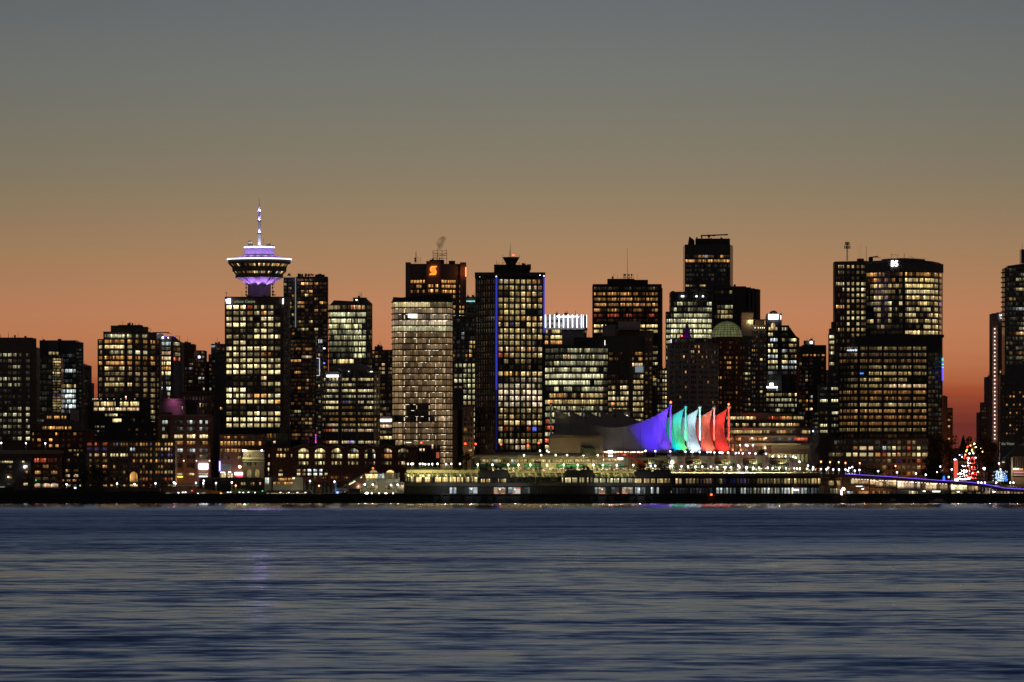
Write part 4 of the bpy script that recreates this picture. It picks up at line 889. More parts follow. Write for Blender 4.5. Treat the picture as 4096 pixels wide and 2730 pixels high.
b.facade([(1806, 3200), (1906, 3200)], c5, Rw(1463, 20.6, 4), 14, ['7 6 7 6 7:g', '. . 6 6 6:q', '5 4 5 5 6:q', '7 6 7 7 7:g'], 'g', 2, 'dark', dg=.4)
b.facade([(1806, 3200), (1906, 3200)], c5[:2], [1550], 8, ['44:p']); b.facade([(1806, 3200), (1906, 3200)], c5[2:], Rw(1545.4, 22.7, 12), 15, ['6 7 6:g', '4 5 5:g', '6 7 7:g', '6 6 5:y'], 'g', 2, 'dark', dg=.4)
b.block([(1812, 3180), (1850, 3180)], 1640, mat='black', name='wing', depth=10)
b.finish()
b = Bld('stone_tower', 'slim pale stone building with a cornice, left foot of the blue striped tower', 'building', 'stone', 2990, 1873)
b.block([(1851, 2990), (1895, 2990)], 1632, depth=16); b.ledge([(1851, 2990), (1895, 2990)], 1848, 1898, 1628, 1637, .9, 'stone'); b.ledge([(1851, 2990), (1895, 2990)], 1850, 1882, 1739, 1745, 1.1, 'copper', 'cornice')
b.facade([(1851, 2990), (1895, 2990)], [(1856, 1867)], [1656, 1678, 1699, 1720, 1762], 14, ['.', '.', '.', '4o', '2p'], 'o', 2, 'stone', dg=.3, pad=1)
b.facade([(1851, 2990), (1895, 2990)], [(1872, 1878), (1883, 1889)], Rw(1656, 21.5, 8), 14, ['..'], 'o', 1)
plight('street_glow_fill', P(1880, 1800, 2980), 900, (1, .55, .25), b.o, .5)  # bare point light for street glow on the stone
b.finish()

# blue striped tower
b = Bld('office_tower', 'flat roofed tower with two vertical blue light strips and a flared rooftop cabin', 'office tower', 'black', 2985, 2040)
pl = [(1901, 3006), (1980, 2985), (2179, 2993)]
b.block(pl, [1110]*3, depth=24, Yr=2985)
b.block([(1899, 3003), (1980, 2982), (2181, 2990)], [1090]*3, 1104, depth=26, name='roof', Yr=2985)
b.block([(1905, 3006), (1980, 2987), (2176, 2994)], [1104]*3, 1111, depth=18, name='clerestory', Yr=2987, mat='grey')
b.block([(1976, 2992), (2120, 2996)], 1059, 1090.5, depth=16, name='penthouse', Yr=2992)
mb = MB(); mb.rod((X(2108, 2994), 2994, Z(1070, 2994)), (X(2124, 2994), 2994, Z(1070, 2994)), 1.6, 12); mb.make('tank', M['black'], b.o)
mb = MB(); mb.lathe([(20*.134, Z(1060, 2996)), (20*.134, Z(1050, 2996)), (33*.134, Z(1032, 2996)), (34.5*.134, Z(1030, 2996)), (34.5*.134, Z(1028, 2996)), (.01, Z(1028, 2996))], X(2044, 3002), 3002, 8); mb.make('rooftop_cabin', M['black'], b.o)
mb = MB()
for s in (-1, 1): mb.rod(P(2044+s*33, 1030, 2996), P(2044+s*18, 1057, 2996), .2); mb.rod(P(2044+s*33, 1020, 2996), P(2044+s*33, 1030, 2996), .08); mb.rod(P(2044+s*24, 1052, 2996), P(2044+s*34, 1052, 2996), .1); mb.rod(P(2044+s*34, 1052, 2996), P(2044+s*34, 1058, 2996), .1)
mb.make('cabin_frame', M['black'], b.o)
b.pole(2041.5, 972, 1028, .16, 2998, r1=.05); b.pole(2038, 1000, 1028, .1, 2998); b.pole(1986, 1040, 1060, .1, 2998); b.pole(1996, 1052, 1060, .1, 2998)
b.panel(2049, 2058, 1019, 1024, (1, .10, .06), 4, 2995, 'beacon')
c8 = [(u-8, u+8) for u in (2001.8, 2024.2, 2046.8, 2069.4, 2092, 2114.8, 2137.4, 2159.6)]
pts = '''7m 7m 6 6 6 6 6o 5o|4 3 5 6 6 6m 6m 4|. . 5 4 6 6o 5 4|6 6 6 6 6 6 2 6o|4 6 6 6 6 6 6 5|5 6 6 6 6 . . 2c|6o 6 4 6 6o 6 6o 6|5 5 3v 5 1 6 6 6|6 5 6 6 5 6 7 6|6 6 7 6 6 5 5 6|4 5 6 5 3 4 4 .|6p 6p 6p 5o 6p 5o 6p 6p|5r 5o 6 5 5 5 5 6|. 4 . 3 4 3 . .|. . . . . . . .|7 7o 7o 7o 7 7 7 7|. . 3m 3m 5m 5m 5m 5m|5m 6m 6m 6m 4m 7m 6m 6m|9m 8m 8m 8m 8m 8m 8m 8m|6m 7m 7m 7m 6m 7m 7m 7m|7m 7m 7m 6m 6m 7m 7m 7m|5 4 4 4 4 5 4 5|4 4 5 3 4 5 4 4|3o 5p 7 7 3o 8m 6 6|5p 5r 3 . . 4r b .|2 2m 2 2 2 2 2 3o|6 6 7m 7p 6 7 6 6|. 2 4 6m 7p 5 2 1'''.split('|')
b.facade(pl, c8, Rw(1126.8, 24.6, 28), 17.5, pts, 'y', 2, 'black', dg=.5, pad=4)
b.facade(pl, Cc(1909, 9.6, 8, 6), Rw(1126.8, 24.6, 28), 17, ['~0000000', '~0000001:o', '~000011:t', '~0000001'], 't', 1, 'black', dg=.3, dark=.012)
mb = MB(); mb.box(X(1982, 2983), X(1989.5, 2983), 2983.2, 2984.6, Z(1560, 2985), Z(1107, 2985)); mb.make('light_strip', emimat('blue_strip', (.08, .09, 1), .42), b.o)
mb = MB(); mb.box(X(1982, 2983), X(1989.5, 2983), 2983.2, 2984.6, Z(1800, 2985), Z(1560, 2985)); mb.make('light_strip', emimat('blue_strip_dim', (.05, .07, .5), .12), b.o, label='dim lower part of the blue strip')
mb = MB(); mb.box(X(2173.5, 2990.5), X(2179, 2990.5), 2991, 2992.4, Z(1330, 2985), Z(1107, 2985)); mb.make('light_strip', emimat('blue_strip_b', (.08, .09, 1), .5), b.o)
for u, v in ((1919, 1107), (2160, 1102), (1985, 1107), (2176, 1105)): b.panel(u-2, u+2, v-2, v+1.5, (1, .95, .8), 3, 2982-(0 if u > 1950 else -17), 'lamp')
b.finish()

# ================================================================ RIGHT OF THE BLUE STRIPED TOWER
b = Bld('office_building', 'block crowned by white vertical light fins and a bright script sign', 'office building', 'grey', 3350, 2262)
b.block([(2176, 3350), (2335, 3350), (2347, 3366)], [1260, 1260, 1266], depth=18); b.ledge([(2176, 3350), (2335, 3350), (2347, 3366)], 2178, 2346, 1312, 1320, .6, 'pale', 'cornice')
for u in (2182, 2200, 2218, 2236.5, 2254, 2272, 2290, 2308, 2326, 2334, 2346.5): b.panel(u-(2.1 if u != 2334 and u < 2340 else 1), u+(2.1 if u != 2334 and u < 2340 else 1), 1260, 1311, (.85, .88, 1), 3.2, 3349, 'light_fin', .6)
b.text('Oucocoopordy', 2227, 2317, 1273, 11, (.9, .94, 1), 6, 3348)
b.facade([(2176, 3350), (2335, 3350), (2347, 3366)], [(2182, 2192), (2194, 2206), (2208, 2222), (2224, 2237), (2238, 2249)], [1285, 1304], 9, ['4....', '5.146:q'], 'y', 2)
b.facade([(2176, 3350), (2335, 3350), (2347, 3366)], [(2180, 2192), (2203, 2219), (2221, 2248)], [1327, 1350, 1371], 14, ['767:y', '388:y', '777:o'], 'y', 3)
b.facade([(2176, 3350), (2335, 3350), (2347, 3366)], [(2338, 2345)], [1305, 1327], 10, ['2', '3'], 'y', 2)
for u in (2228, 2263, 2269, 2302): b.pole(u, 1244, 1260, .15, 3356)
b.box(2223, 2231, 1252, 1261, 3355); b.box(2258, 2271, 1252, 1261, 3355); b.finish()

b = Bld('office_building', 'wide office block with lime lit floors behind the white roof sails', 'office building', 'glass_dark', 3080, 2306)
pl = [(2176, 3090), (2240, 3080), (2433, 3082)]
b.block(pl, [1386]*3, depth=22, Yr=3080); b.block([(2296, 3086), (2416, 3086)], 1350, 1386.5, depth=12, name='penthouse', mat='black'); b.block([(2180, 3090), (2300, 3086)], 1382, 1386.5, depth=12, name='penthouse', mat='grey')
cols = Cb(2181, 2431, 14, 1)
b.facade(pl, cols, Rw(1403, 25.75, 12), 17,
    ['3 3 2 2 . 5 6 5 3 5 3 3 4 3:g', '2 2 2 2 6y 8p 6 3 4 5 5 3 6 6:g', '2 4 7 5 5 6 6 3 4 6 6 6 4 3:g', '8 6 3 7 7 4 6 7 5 2 6 7 . 3:g', '7q 8q 8q 8q 8q 8q 8q 6q 8q 8q 7q 8q 7q 2:q', '7 8 8 7 8 8 7 8 8 7 . 6 5 2:g', '. . 8 . 6 7 . . 7 7 5 7 5p .:g', '. 5 7o 6o 5 . 5 . 6 6 6 7 5 .:y', '7 6 6 8 7 6 7 6 7 6 7 7 5 2:y', '5 6 5 6 6 5 5 3 6 5 6 3 6 .:g', '6 7 6 6 6 6 7 6 5 6 4 5 6 3:g', '6r 5 6 6 5 6 5 5 5 6 5 5 4 2:g'], 'g', 4, 'glass_dark', dg=.5, thin='h')
b.facade(pl, [(2181, 2201), (2203, 2215)], Rw(1712, 25.75, 4), 16, ['7r 6r', '7 5:q', '7r 5', '6 6'], 'w', 2)
b.panel(2418, 2421, 1362, 1382, (1, .9, .85), 1.6, 3081, 'lamp'); b.finish()

b = Bld('office_tower', 'broad black tower with amber ribbon windows and a tall thin roof mast', 'office tower', 'black', 3450, 2505)
pl = [(2372, 3450), (2632, 3450), (2647, 3462)]
b.block(pl, [1137]*3, depth=20); b.block([(2430, 3454), (2538, 3454)], 1116, 1137.5, depth=10, name='penthouse'); b.block([(2538.4, 3455), (2592, 3455)], 1120, 1137.5, depth=10, name='penthouse')
b.ledge(pl, 2641, 2647, 1150, 1480, .5, 'tan', 'pier', 3450)
cols = Cb(2376, 2425, 4, 1)+Cb(2430, 2477, 4, 1)+Cb(2482, 2529, 4, 1)+Cb(2533, 2580, 4, 1)+Cb(2585, 2631, 4, 1)
b.facade(pl, cols, [1155, 1177, 1198.5, 1220, 1242, 1263, 1283, 1305.6, 1326.5], 12,
    ['2 2 . . 2 . 1 1 . . . 2 . . . 1 . 2 4 1:y', '6 6 4 6 5 5 5 4 5 6 6 5 4 4 1 . 3 3 5 3:o', '4 5 4 6 5 5 5 5 4 5 5 5 4 5 4 3 5 5 4 5:o', '6 6 6 6 6 5 5 3 5 6 6 6 5 6 6 5 5 5 6 5:o', '5 5 2 . 4 5 5 2 1 1 . . 4 3 4 1 . 1 5 5:o', '5 4 4 . 5 5 5 4 . 3 4 4 2 1 . . . 5 5 .:r', '. . . . . . . 1 1 . . . . . . . . . . .', '8 8 8 7 . . . . . . . . 7 8 8 8 8 8 8 8:y', '7 7 8 6 . . . . . . . . 7 7 6 6 6 5 7 7:y'], 'o', 2, 'black', dg=.4, thin='h')
b.facade(pl, Cb(2608, 2631, 2, 1), [1390, 1412, 1435, 1456, 1480, 1510], 11, ['..', '34:y', '33', '47:w', '..', '43:o'], 'y', 2)
b.pole(2509.5, 993, 1118, .16, 3460, r1=.04)
mb = MB(); rg = random.Random(5)
for u in (2496, 2499, 2503, 2513, 2517, 2525, 2528): mb.rod(P(u, 1116, 3458), P(u, 1096+rg.uniform(-1, 6), 3458), .12); mb.box(X(u-1.6, 3458), X(u+1.6, 3458), 3457, 3458, Z(1104, 3458), Z(1097, 3458))
mb.rod(P(2494, 1110, 3458), P(2528, 1110, 3458), .12)
for u, v in ((2455, 1095), (2447, 1104), (2549, 1098), (2482, 1112)): mb.rod(P(u, 1118, 3458), P(u, v, 3458), .1)
mb.make('antenna', M['black'], b.o); b.finish()

b = Bld('office_building', 'grey roofed mid-rise with a half cylinder plant room in front of the amber tower', 'office building', 'dark', 3150, 2510)
b.block([(2428, 3152), (2578, 3150)], 1345, depth=18, Yr=3150); b.block([(2410, 3156), (2461, 3156)], 1303, 1346, depth=10, name='penthouse', mat='pale'); b.block([(2461.5, 3157), (2615, 3157)], 1322, 1346, depth=10, name='penthouse', mat='tan')
mb = MB(); n = 12
for xx in (2473, 2562):
    for k in range(n+1):
        a = math.pi*k/n; mb.v.append((X(xx, 3153), 3158-5*math.cos(a), Z(1320, 3153)+4.8*math.sin(a)))
for k in range(n): mb.f.append((k, k+1, n+2+k, n+1+k))
mb.f.append(tuple(range(n+1))); mb.f.append(tuple(reversed(range(n+1, 2*n+2)))); mb.make('plant_room', M['pale'], b.o)
b.facade([(2428, 3152), (2578, 3150)], Cb(2518, 2571, 3, 2), [1416, 1437, 1460], 13, ['.45:o', '4.6:o', '888:p'], 'o', 3)
b.facade([(2428, 3152), (2578, 3150)], Cb(2435, 2491, 3, 3), [1416, 1437], 11, ['2..:o', '331:o'], 'o', 3)
b.panel(2541, 2573, 1467, 1490, (.35, .42, .45), .5, 3149, 'video_screen')
b.facade([(2428, 3152), (2578, 3150)], Cb(2433, 2461, 2, 1)+Cb(2464, 2514, 3, 1)+Cb(2532, 2573, 3, 1), Rw(1507, 22.2, 9), 14, ['....... 7 7 7'.replace(' ', '')[:8], '. . . . . 5 6 4:y', '2 6 . 7p 7p 5 5 4:y', '6 6 . 5 7 5 5 4:w', '6 7 6 7 7 5 6 5:w', '3 4 5 5 6 6 6 5:y', '5 5 6 5 6 6 5 6:y'], 'w', 3, 'dark', dg=.5, thin='h')
b.ledge([(2428, 3152), (2578, 3150)], 2463, 2468, 1400, 1660, .8, 'tan', 'pier', 3150); b.ledge([(2428, 3152), (2578, 3150)], 2516, 2530, 1400, 1660, .8, 'tan', 'pier', 3150)
b.block([(2579, 3146), (2612, 3146)], 1343, depth=12, mat='tan', name='wing'); b.facade([(2579, 3146), (2612, 3146)], [(2582, 2590), (2598, 2606)], Rw(1360, 19.2, 17), 10, ['~0123:o', '~1223:y', '~0112:o'], 'o', 1)
b.facade([(2612.5, 3160), (2640, 3160)], [(2612, 2625)], [1412, 1520, 1538], 12, ['4', '6', '3'], 'y', 2)
b.block([(2454, 3130), (2520, 3130)], 1638, mat='tan', name='podium', depth=10); b.panel(2499, 2510, 1662, 1670, (1, .98, .9), 3, 3129, 'lamp')
b.finish()

b = Bld('apartment_tower', 'slim pale gridded apartment block in the gap left of the curved hotel', 'apartment tower', 'grey', 3190, 2650)
b.block([(2626, 3190), (2680, 3190)], 1476); cols = Cb(2629, 2678, 5, 3)
b.facade([(2626, 3190), (2680, 3190)], cols, Rw(1490, 17, 12), 11, ['1 2 5 6 2:y', '1 2 3 5 1:y', '4 . 5 7 .:q', '3 2 3 6o .:q', '4 . 4 7 2:y', '. 1 2 4 .:q'], 'y', 1, 'grey', dg=.3); b.finish()

b = Bld('glass_tower', 'lime lit glass tower with a lower left shoulder', 'office tower', 'glass_dark', 3300, 2762)
b.block([(2664, 3306), (2682, 3304)], 1247, depth=12, name='wing', Yr=3304); pl = [(2682, 3300), (2830, 3302), (2850, 3306)]
b.block(pl, [1168]*3, depth=20, Yr=3300)
b.facade([(2664, 3306), (2682, 3304)], [(2666, 2673), (2674, 2681)], Rw(1263, 21.2, 12), 13, ['.1', '56:g', '66:g', '56:g', '76:g', '67:g', '45:y', '56:g', '66:g'], 'g', 2)
cols = [(2684, 2694), (2696, 2707), (2709, 2730), (2732, 2750), (2752, 2770), (2771, 2789), (2790, 2807), (2809, 2826), (2828, 2846)]
b.facade(pl, cols, [1216, 1239, 1263, 1284.5, 1305.6, 1326.5, 1347], 15, ['. . 5 2 3 2 . . 5:g', '. 7 . . 4 . 3 3 6:g', '3 6 5 6 5 6 7 6 3:g', '6 6 6 7 7 8 6 7 7:q', '8 8 7 8 6 8 8 7 8:g', '8 8 6 . 7 8 8 7 7:g', '8 7 6 . 6 8 8 7 6:q'], 'g', 4, 'glass_dark', dg=.5, thin='h')
mb = MB()
for u in range(2684, 2850, 6): slab(mb, pl, u-.5, u+.5, Z(1205, 3300), Z(1166, 3300), .0, .5)
mb.make('parapet_screen', M['steel'], b.o)
for u in (2728, 2733, 2786, 2812): b.panel(u-3, u+3, 1183, 1189, (.9, 1, .9), 3.5, 3299, 'lamp')
b.finish()

b = Bld('office_tower', 'tallest dark tower with two angular roof blades and a maintenance crane', 'office tower', 'glass_dark', 3500, 2835)
b.block([(2739, 3500), (2921, 3500), (2932, 3512)], [979, 979, 985], depth=22)
b.block([(2784, 3504), (2920, 3504)], [955, 955], 979.5, depth=14, name='penthouse', mat='black'); b.block([(2785, 3502), (2796, 3502)], [948, 958], 980, depth=3, name='blade', mat='black')
b.block([(2752, 3504), (2757, 3504), (2778, 3504)], [978, 946, 962], 979.5, depth=3, name='blade', mat='black')
pl = [(2739, 3500), (2921, 3500)]
b.facade(pl, Cb(2742, 2919, 14, 1.5), [1027, 1045], 11, ['. . . 2 5 5 7c 3 3 . 1 6 . .:o', '7 7 7 2 5 7 6 5 7p 6 6 6 6 7:o'], 'o', 2)
b.facade(pl, Cb(2742, 2919, 14, 1.5), Rw(1065, 18, 4)+Rw(1163, 18, 3), 11, ['~0000000', '~0000000', '~00000001'], 'q', 2); b.facade(pl, Cb(2742, 2825, 6, 1.5), [1144], 8, ['7 4 2 . 4 6:y'], 'y', 3)
mb = MB()
for u in (2780, 2825, 2870): slab(mb, pl, u-.6, u+.6, Z(1500, 3500), Z(985, 3500), 0, .35)
slab(mb, pl, 2739, 2921, Z(1036.6, 3500), Z(1034.6, 3500), 0, .4); slab(mb, pl, 2739, 2921, Z(1055, 3500), Z(1053, 3500), 0, .4); mb.make('facade', M['steel'], b.o)
mb = MB(); Yc2 = 3512; mb.rod(P(2836, 956, Yc2), P(2836, 942, Yc2), .45); mb.box(X(2830, Yc2), X(2842, Yc2), Yc2-1, Yc2+1, Z(948, Yc2), Z(943, Yc2)); mb.rod(P(2805, 943.5, Yc2), P(2912, 939.5, Yc2), .45); mb.box(X(2803, Yc2), X(2810, Yc2), Yc2-.8, Yc2+.8, Z(948, Yc2), Z(941, Yc2)); mb.rod(P(2850, 945, Yc2), P(2875, 940.5, Yc2), .3); mb.rod(P(2905, 937, Yc2), P(2905, 943, Yc2), .3); mb.make('roof_crane', M['black'], b.o)
b.finish()

b = Bld('office_tower', 'black tower with rounded glass columns down its right side', 'office tower', 'black', 3380, 2945)
b.block([(2851, 3380), (2985, 3380)], 1146, depth=16)
mb = MB()
for k, (u, v) in enumerate(((2994, 1151), (3011, 1154), (3025, 1156), (3034, 1157))): mb.cyl(X(u, 3386), 3384+k*3, 3, Z(v, 3386), 1.45, None, 14)
mb.make('glass_column', M['glass_dark'], b.o)
b.block([(2986, 3392), (3037, 3398)], 1158, depth=8, name='wing')
cols = [(2858, 2868), (2870, 2880), (2884, 2898), (2900, 2915), (2917, 2930)]
b.facade([(2851, 3380), (2985, 3380)], cols, [1170, 1229, 1249, 1268], 14, ['. . . . 4y', '. . 2g 5 6:g', '. 4 5 4 .:y', '. 3 6 6 6:y'], 'y', 3)
b.facade([(2986, 3392), (3037, 3398)], [(3000, 3014)], [1192, 1262], 10, ['5:o', '6:y'], 'o', 2)
mb = MB(); 
for v in (1150, 1195): slab(mb, [(2851, 3380), (2985, 3380)], 2868, 2932, Z(v+4, 3380), Z(v, 3380), 0, .5)
slab(mb, [(2851, 3380), (2985, 3380)], 2866, 2870, Z(1400, 3380), Z(1150, 3380), 0, .6); slab(mb, [(2851, 3380), (2985, 3380)], 2930, 2934, Z(1400, 3380), Z(1150, 3380), 0, .6); mb.make('facade', M['dark'], b.o)
b.finish()

b = Bld('domed_tower', 'dark round tower under a glowing greenish glass dome', 'building', 'redbrick', 3120, 2912)
q2 = 3128/F; cx2, cy2 = X(2907, 3134), 3134
pl = [(2865, 3124), (2880, 3120), (2935, 3120), (2975, 3130)]
b.block(pl, [1349]*4, depth=24, Yr=3120)
b.facade(pl, [(2870, 2877), (2880, 2886), (2897, 2904), (2908, 2915), (2917, 2924), (2926, 2932), (2942, 2949), (2960, 2967)], Rw(1372, 20, 16), 10,
    ['. . . . . . . .', '. . . . . . . .', '. . . . . . . .', '. . 5 4 4 . 5 .:o', '. . . 7 8 . 4 .:o', '. . . 8 8 . 4 .:o', '3 . . . . . . .:o', '6 6 . . . . . .:o', '. . . . . . . .', '5 6 . . . . . .:o', '. . . . . . 4 .:o', '. . . . . . . .', '4 4 . . . . . .:o', '. . . 7 7 . . .:o', '. . . . . . . .', '4 . . 3 . . . 3:o'], 'o', 1, 'redbrick', dg=.3)
dm, nt_, out_ = newmat('dome_glass'); p_ = nt_.nodes.new('ShaderNodeBsdfPrincipled'); p_.inputs['Base Color'].default_value = (.2, .24, .14, 1); p_.inputs['Roughness'].default_value = .25
g_ = nt_.nodes.new('ShaderNodeNewGeometry'); s_ = nt_.nodes.new('ShaderNodeSeparateXYZ'); nt_.links.new(g_.outputs['Position'], s_.inputs[0]); mr_ = nt_.nodes.new('ShaderNodeTexNoise'); mr_.inputs['Scale'].default_value = .35
nt_.links.new(g_.outputs['Position'], mr_.inputs['Vector']); p_.inputs['Emission Color'].default_value = (.62, .66, .26, 1); mm_ = nt_.nodes.new('ShaderNodeMath'); mm_.operation = 'MULTIPLY'; mm_.inputs[1].default_value = .32
nt_.links.new(mr_.outputs['Fac'], mm_.inputs[0]); nt_.links.new(mm_.outputs[0], p_.inputs['Emission Strength']); nt_.links.new(p_.outputs[0], out_.inputs[0]); dm.cycles.emission_sampling = 'NONE'
R0 = 63.5*q2; zb = Z(1347, 3120); prof = [(R0*math.cos(math.pi/2*k/10), zb+R0*1.02*math.sin(math.pi/2*k/10)) for k in range(11)]
mb = MB(); mb.lathe(prof, cx2, cy2, 40); mb.make('dome', dm, b.o, smooth=True)
mb = MB()
for k in range(28):
    a = 2*math.pi*k/28
    for (r0, z0), (r1, z1) in zip(prof[:-1], prof[1:]): mb.rod((cx2+(r0+.05)*math.cos(a), cy2+(r0+.05)*math.sin(a), z0), (cx2+(r1+.05)*math.cos(a), cy2+(r1+.05)*math.sin(a), z1), .12, 4)
for r0, z0 in prof[:-1:1]: mb.lathe([(r0+.12, z0-.09), (r0+.12, z0+.09), (r0, z0+.1)], cx2, cy2, 40)
mb.make('dome_ribs', M['steel'], b.o); b.finish()

HC = [(2674, 3062), (2690, 3054), (2720, 3049), (2780, 3046), (2820, 3050), (2850, 3058), (2872, 3068)]
b = Bld('hotel', 'curved pale banded hotel with dark square windows and a purple pointed roof behind', 'hotel', 'pale', 3046, 2775)
b.block(HC, [1374]*7, depth=22, Yr=3046); b.ledge(HC, 2676, 2870, 1372, 1377, .5, 'pinkwall')
b.block([(2684, 3066), (2830, 3060)], 1352, 1374.5, depth=10, name='attic', mat='dark', Yr=3060); b.facade([(2684, 3066), (2830, 3060)], Cb(2690, 2826, 12, 2), [1363], 10, ['~0000112:y'], 'y', 1)
cols = []
for a, n, w in ((2683, 2, 6.5), (2704, 3, 6.5), (2733, 3, 6.5), (2764, 3, 6.5), (2792, 3, 6), (2816, 3, 5.5), (2838, 3, 4.5), (2856, 3, 4)): cols += [(a+w*k*1.12, a+w*k*1.12+w*.9) for k in range(n)]
rg = random.Random(2); hp = []
for k in range(20): hp.append(' '.join(('6o' if rg.random() < .055 else ('2o' if rg.random() < .04 else '.')) for _ in cols))
hp[1] = '. . . . . . . . 5y 5y . 8o . . . 5o . . . . 6y . .'; 
b.facade(HC, cols, Rw(1388, 20.2, 16), 10.5, hp, 'o', 1, 'pale', dg=.35, dark=.004)
cx3 = X(2741, 3075); mb = MB(); mb.cyl(cx3, 3075, Z(1356, 3075), Z(1340, 3075), 26*.138, 20*.138, 8); mb.cyl(cx3+1, 3075, Z(1340, 3075), Z(1287, 3075), 14*.138, .1, 8); mb.make('pointed_roof', M['purple'], b.o)
plight('purple_floodlight', (cx3+1, 3067, Z(1345, 3075)), 500, (.35, .06, .9), b.o, .3); plight('red_floodlight', (cx3-3, 3067, Z(1354, 3075)), 350, (1, .03, .08), b.o, .3)
b.panel(2724, 2730, 1341, 1347, (1, .12, .05), 4, 3066, 'beacon'); b.panel(2683, 2686, 1358, 1372, (.7, .75, 1), 2, 3061, 'lamp')
b.finish()

b = Bld('apartment_tower', 'dim apartment block with a bright terrace light under its roof canopy, right of the dome', 'apartment tower', 'dark', 3230, 3015)
b.block([(2966, 3230), (3066, 3230)], 1300, depth=18); b.block([(2966, 3234), (3013, 3234)], 1252, 1300.5, depth=8, mat='tan', name='penthouse'); b.block([(3013, 3226), (3067, 3226)], 1278, 1281, depth=12, mat='tan', name='canopy'); b.block([(3020, 3236), (3058, 3236)], 1281, 1301, depth=6, mat='tan', name='penthouse')
b.block([(2966, 3225), (3006, 3225)], 1345, mat='grey', name='wing', depth=6)
b.facade([(2966, 3234), (3013, 3234)], [(2986, 3012)], [1291], 20, ['8:y'], 'y', 7); plight('terrace_lamp', P(3000, 1285, 3228), 700, (1, .7, .35), b.o, .3)
for u in (3020, 3033, 3042, 3050, 3057): b.panel(u-1.3, u+1.3, 1310, 1314, (1, .85, .5), 2.5, 3229, 'lamp')
b.facade([(2966, 3225), (3006, 3225)], [(2972, 2976), (2980, 2990), (2994, 3001)], Rw(1372, 20.6, 16), 9, ['~00002:y', '4 . .:y', '. . .', '4 . 5:o', '. 2 5:y', '~0023:y', '5 6 5:q', '4 4 3:y'], 'y', 2)
b.facade([(2966, 3230), (3066, 3230)], [(3008, 3012), (3015, 3020), (3024, 3030), (3040, 3050), (3056, 3062)], Rw(1330, 18.3, 20), 9, ['. . . . 2:c', '. . 2 . .', '~00012:y', '. 4 . . 2:q', '5 4 . . .:o', '~0023:q', '. . . 8 .:y'], 'y', 1); b.finish()

b = Bld('office_tower', 'stepped black tower with a white sign box, a half round cap and an arched window', 'office tower', 'black', 3260, 3130)
b.block([(3067, 3260), (3127, 3260)], 1262, depth=16); b.block([(3127.3, 3263), (3156, 3263)], 1302, depth=14, name='wing'); b.block([(3156.3, 3265), (3184, 3265), (3195, 3272)], [1306, 1345, 1352], depth=12, name='wing')
mb = MB(); r = 17*3262/F; mb.lathe([(r, Z(1258, 3262)), (r, Z(1256, 3262))]+[(max(r*math.cos(a), .01), Z(1256, 3262)+r*.85*math.sin(a)) for a in [math.pi/2*k/6 for k in range(7)]], X(3094, 3268), 3268, 24); mb.make('half_round_cap', M['dark'], b.o, smooth=True)
b.panel(3074, 3113, 1258, 1278, (.93, .95, 1), 5, 3259, 'sign_panel'); b.panel(3121.5, 3124.5, 1262, 1279, (.6, .6, 1), 4, 3259, 'sign_panel'); b.block([(3121, 3259.5), (3127.2, 3259.5)], 1254, 1262.5, depth=6, name='parapet'); b.block([(3067, 3259.5), (3072, 3259.5)], 1255, 1262.5, depth=6, name='parapet')
b.facade([(3067, 3260), (3127, 3260)], [(3084, 3101)], [1307], 30, ['7:y'], 'y', 2, shape='arch'); b.facade([(3067, 3260), (3127, 3260)], [(3075, 3083), (3102, 3109)], [1316], 13, ['88:y'], 'y', 2)
c = [(3073, 3081), (3082, 3091), (3092, 3100), (3101, 3110)]
b.facade([(3067, 3260), (3127, 3260)], c, Rw(1339, 22, 9), 13, ['75..:w', '.687:c', '66..:q', '8.88:w', '7778:c', '7888:w', '4446:q', '332.:c', '....'], 'w', 2, 'black', dg=.4)
b.facade([(3127.3, 3263), (3156, 3263)], [(3119, 3127), (3128, 3138), (3139, 3150)][1:]+[(3120, 3126.5)], [1317]+Rw(1339, 22, 8), 13, ['473:g', '..6:w', '4..:w', '...', '544:c', '266:w', '788:w', '678:c', '...'], 'w', 2)
b.facade([(3156.3, 3265), (3184, 3265), (3195, 3272)], [(3155.5, 3163), (3164, 3173), (3174, 3186)], Rw(1361, 22, 7), 12, ['3 8 9:w', '5 5 5:y', '5 5 3:q', '. 2 5o', '4 5 8:c', '3 4 6:c', '. . .'], 'w', 2, 'black', dg=.4)
b.panel(3064, 3110, 1547, 1553, (.9, .93, 1), 4.5, 3255, 'sign_panel'); b.panel(3079, 3093, 1533, 1545, (.85, 1, .92), 4.5, 3255, 'sign_logo'); b.panel(3106, 3110, 1553, 1563, (.6, .7, .7), .8, 3255, 'sign_panel')
b.block([(3058, 3240), (3190, 3240)], 1565, mat='black', name='podium', depth=14)
b.facade([(3058, 3240), (3190, 3240)], [(3063, 3077), (3079, 3095), (3100, 3120), (3122, 3136), (3138, 3153), (3155, 3164), (3166, 3176), (3180, 3186)], [1580, 1601, 1623, 1642], 12, ['8 7 3 3 2 6 2 8:y', '4 5 5 5 4 6 . 6:q', '. 3 4 5 6 5 5 6:q', '. . 6 2 1 1 4 .:q'], 'q', 3, 'black', dg=.4, thin='h')
b.ledge([(3184, 3262), (3195, 3270)], 3185, 3195, 1352, 1600, .4, 'redbrick', 'pier', 3262)
b.finish()

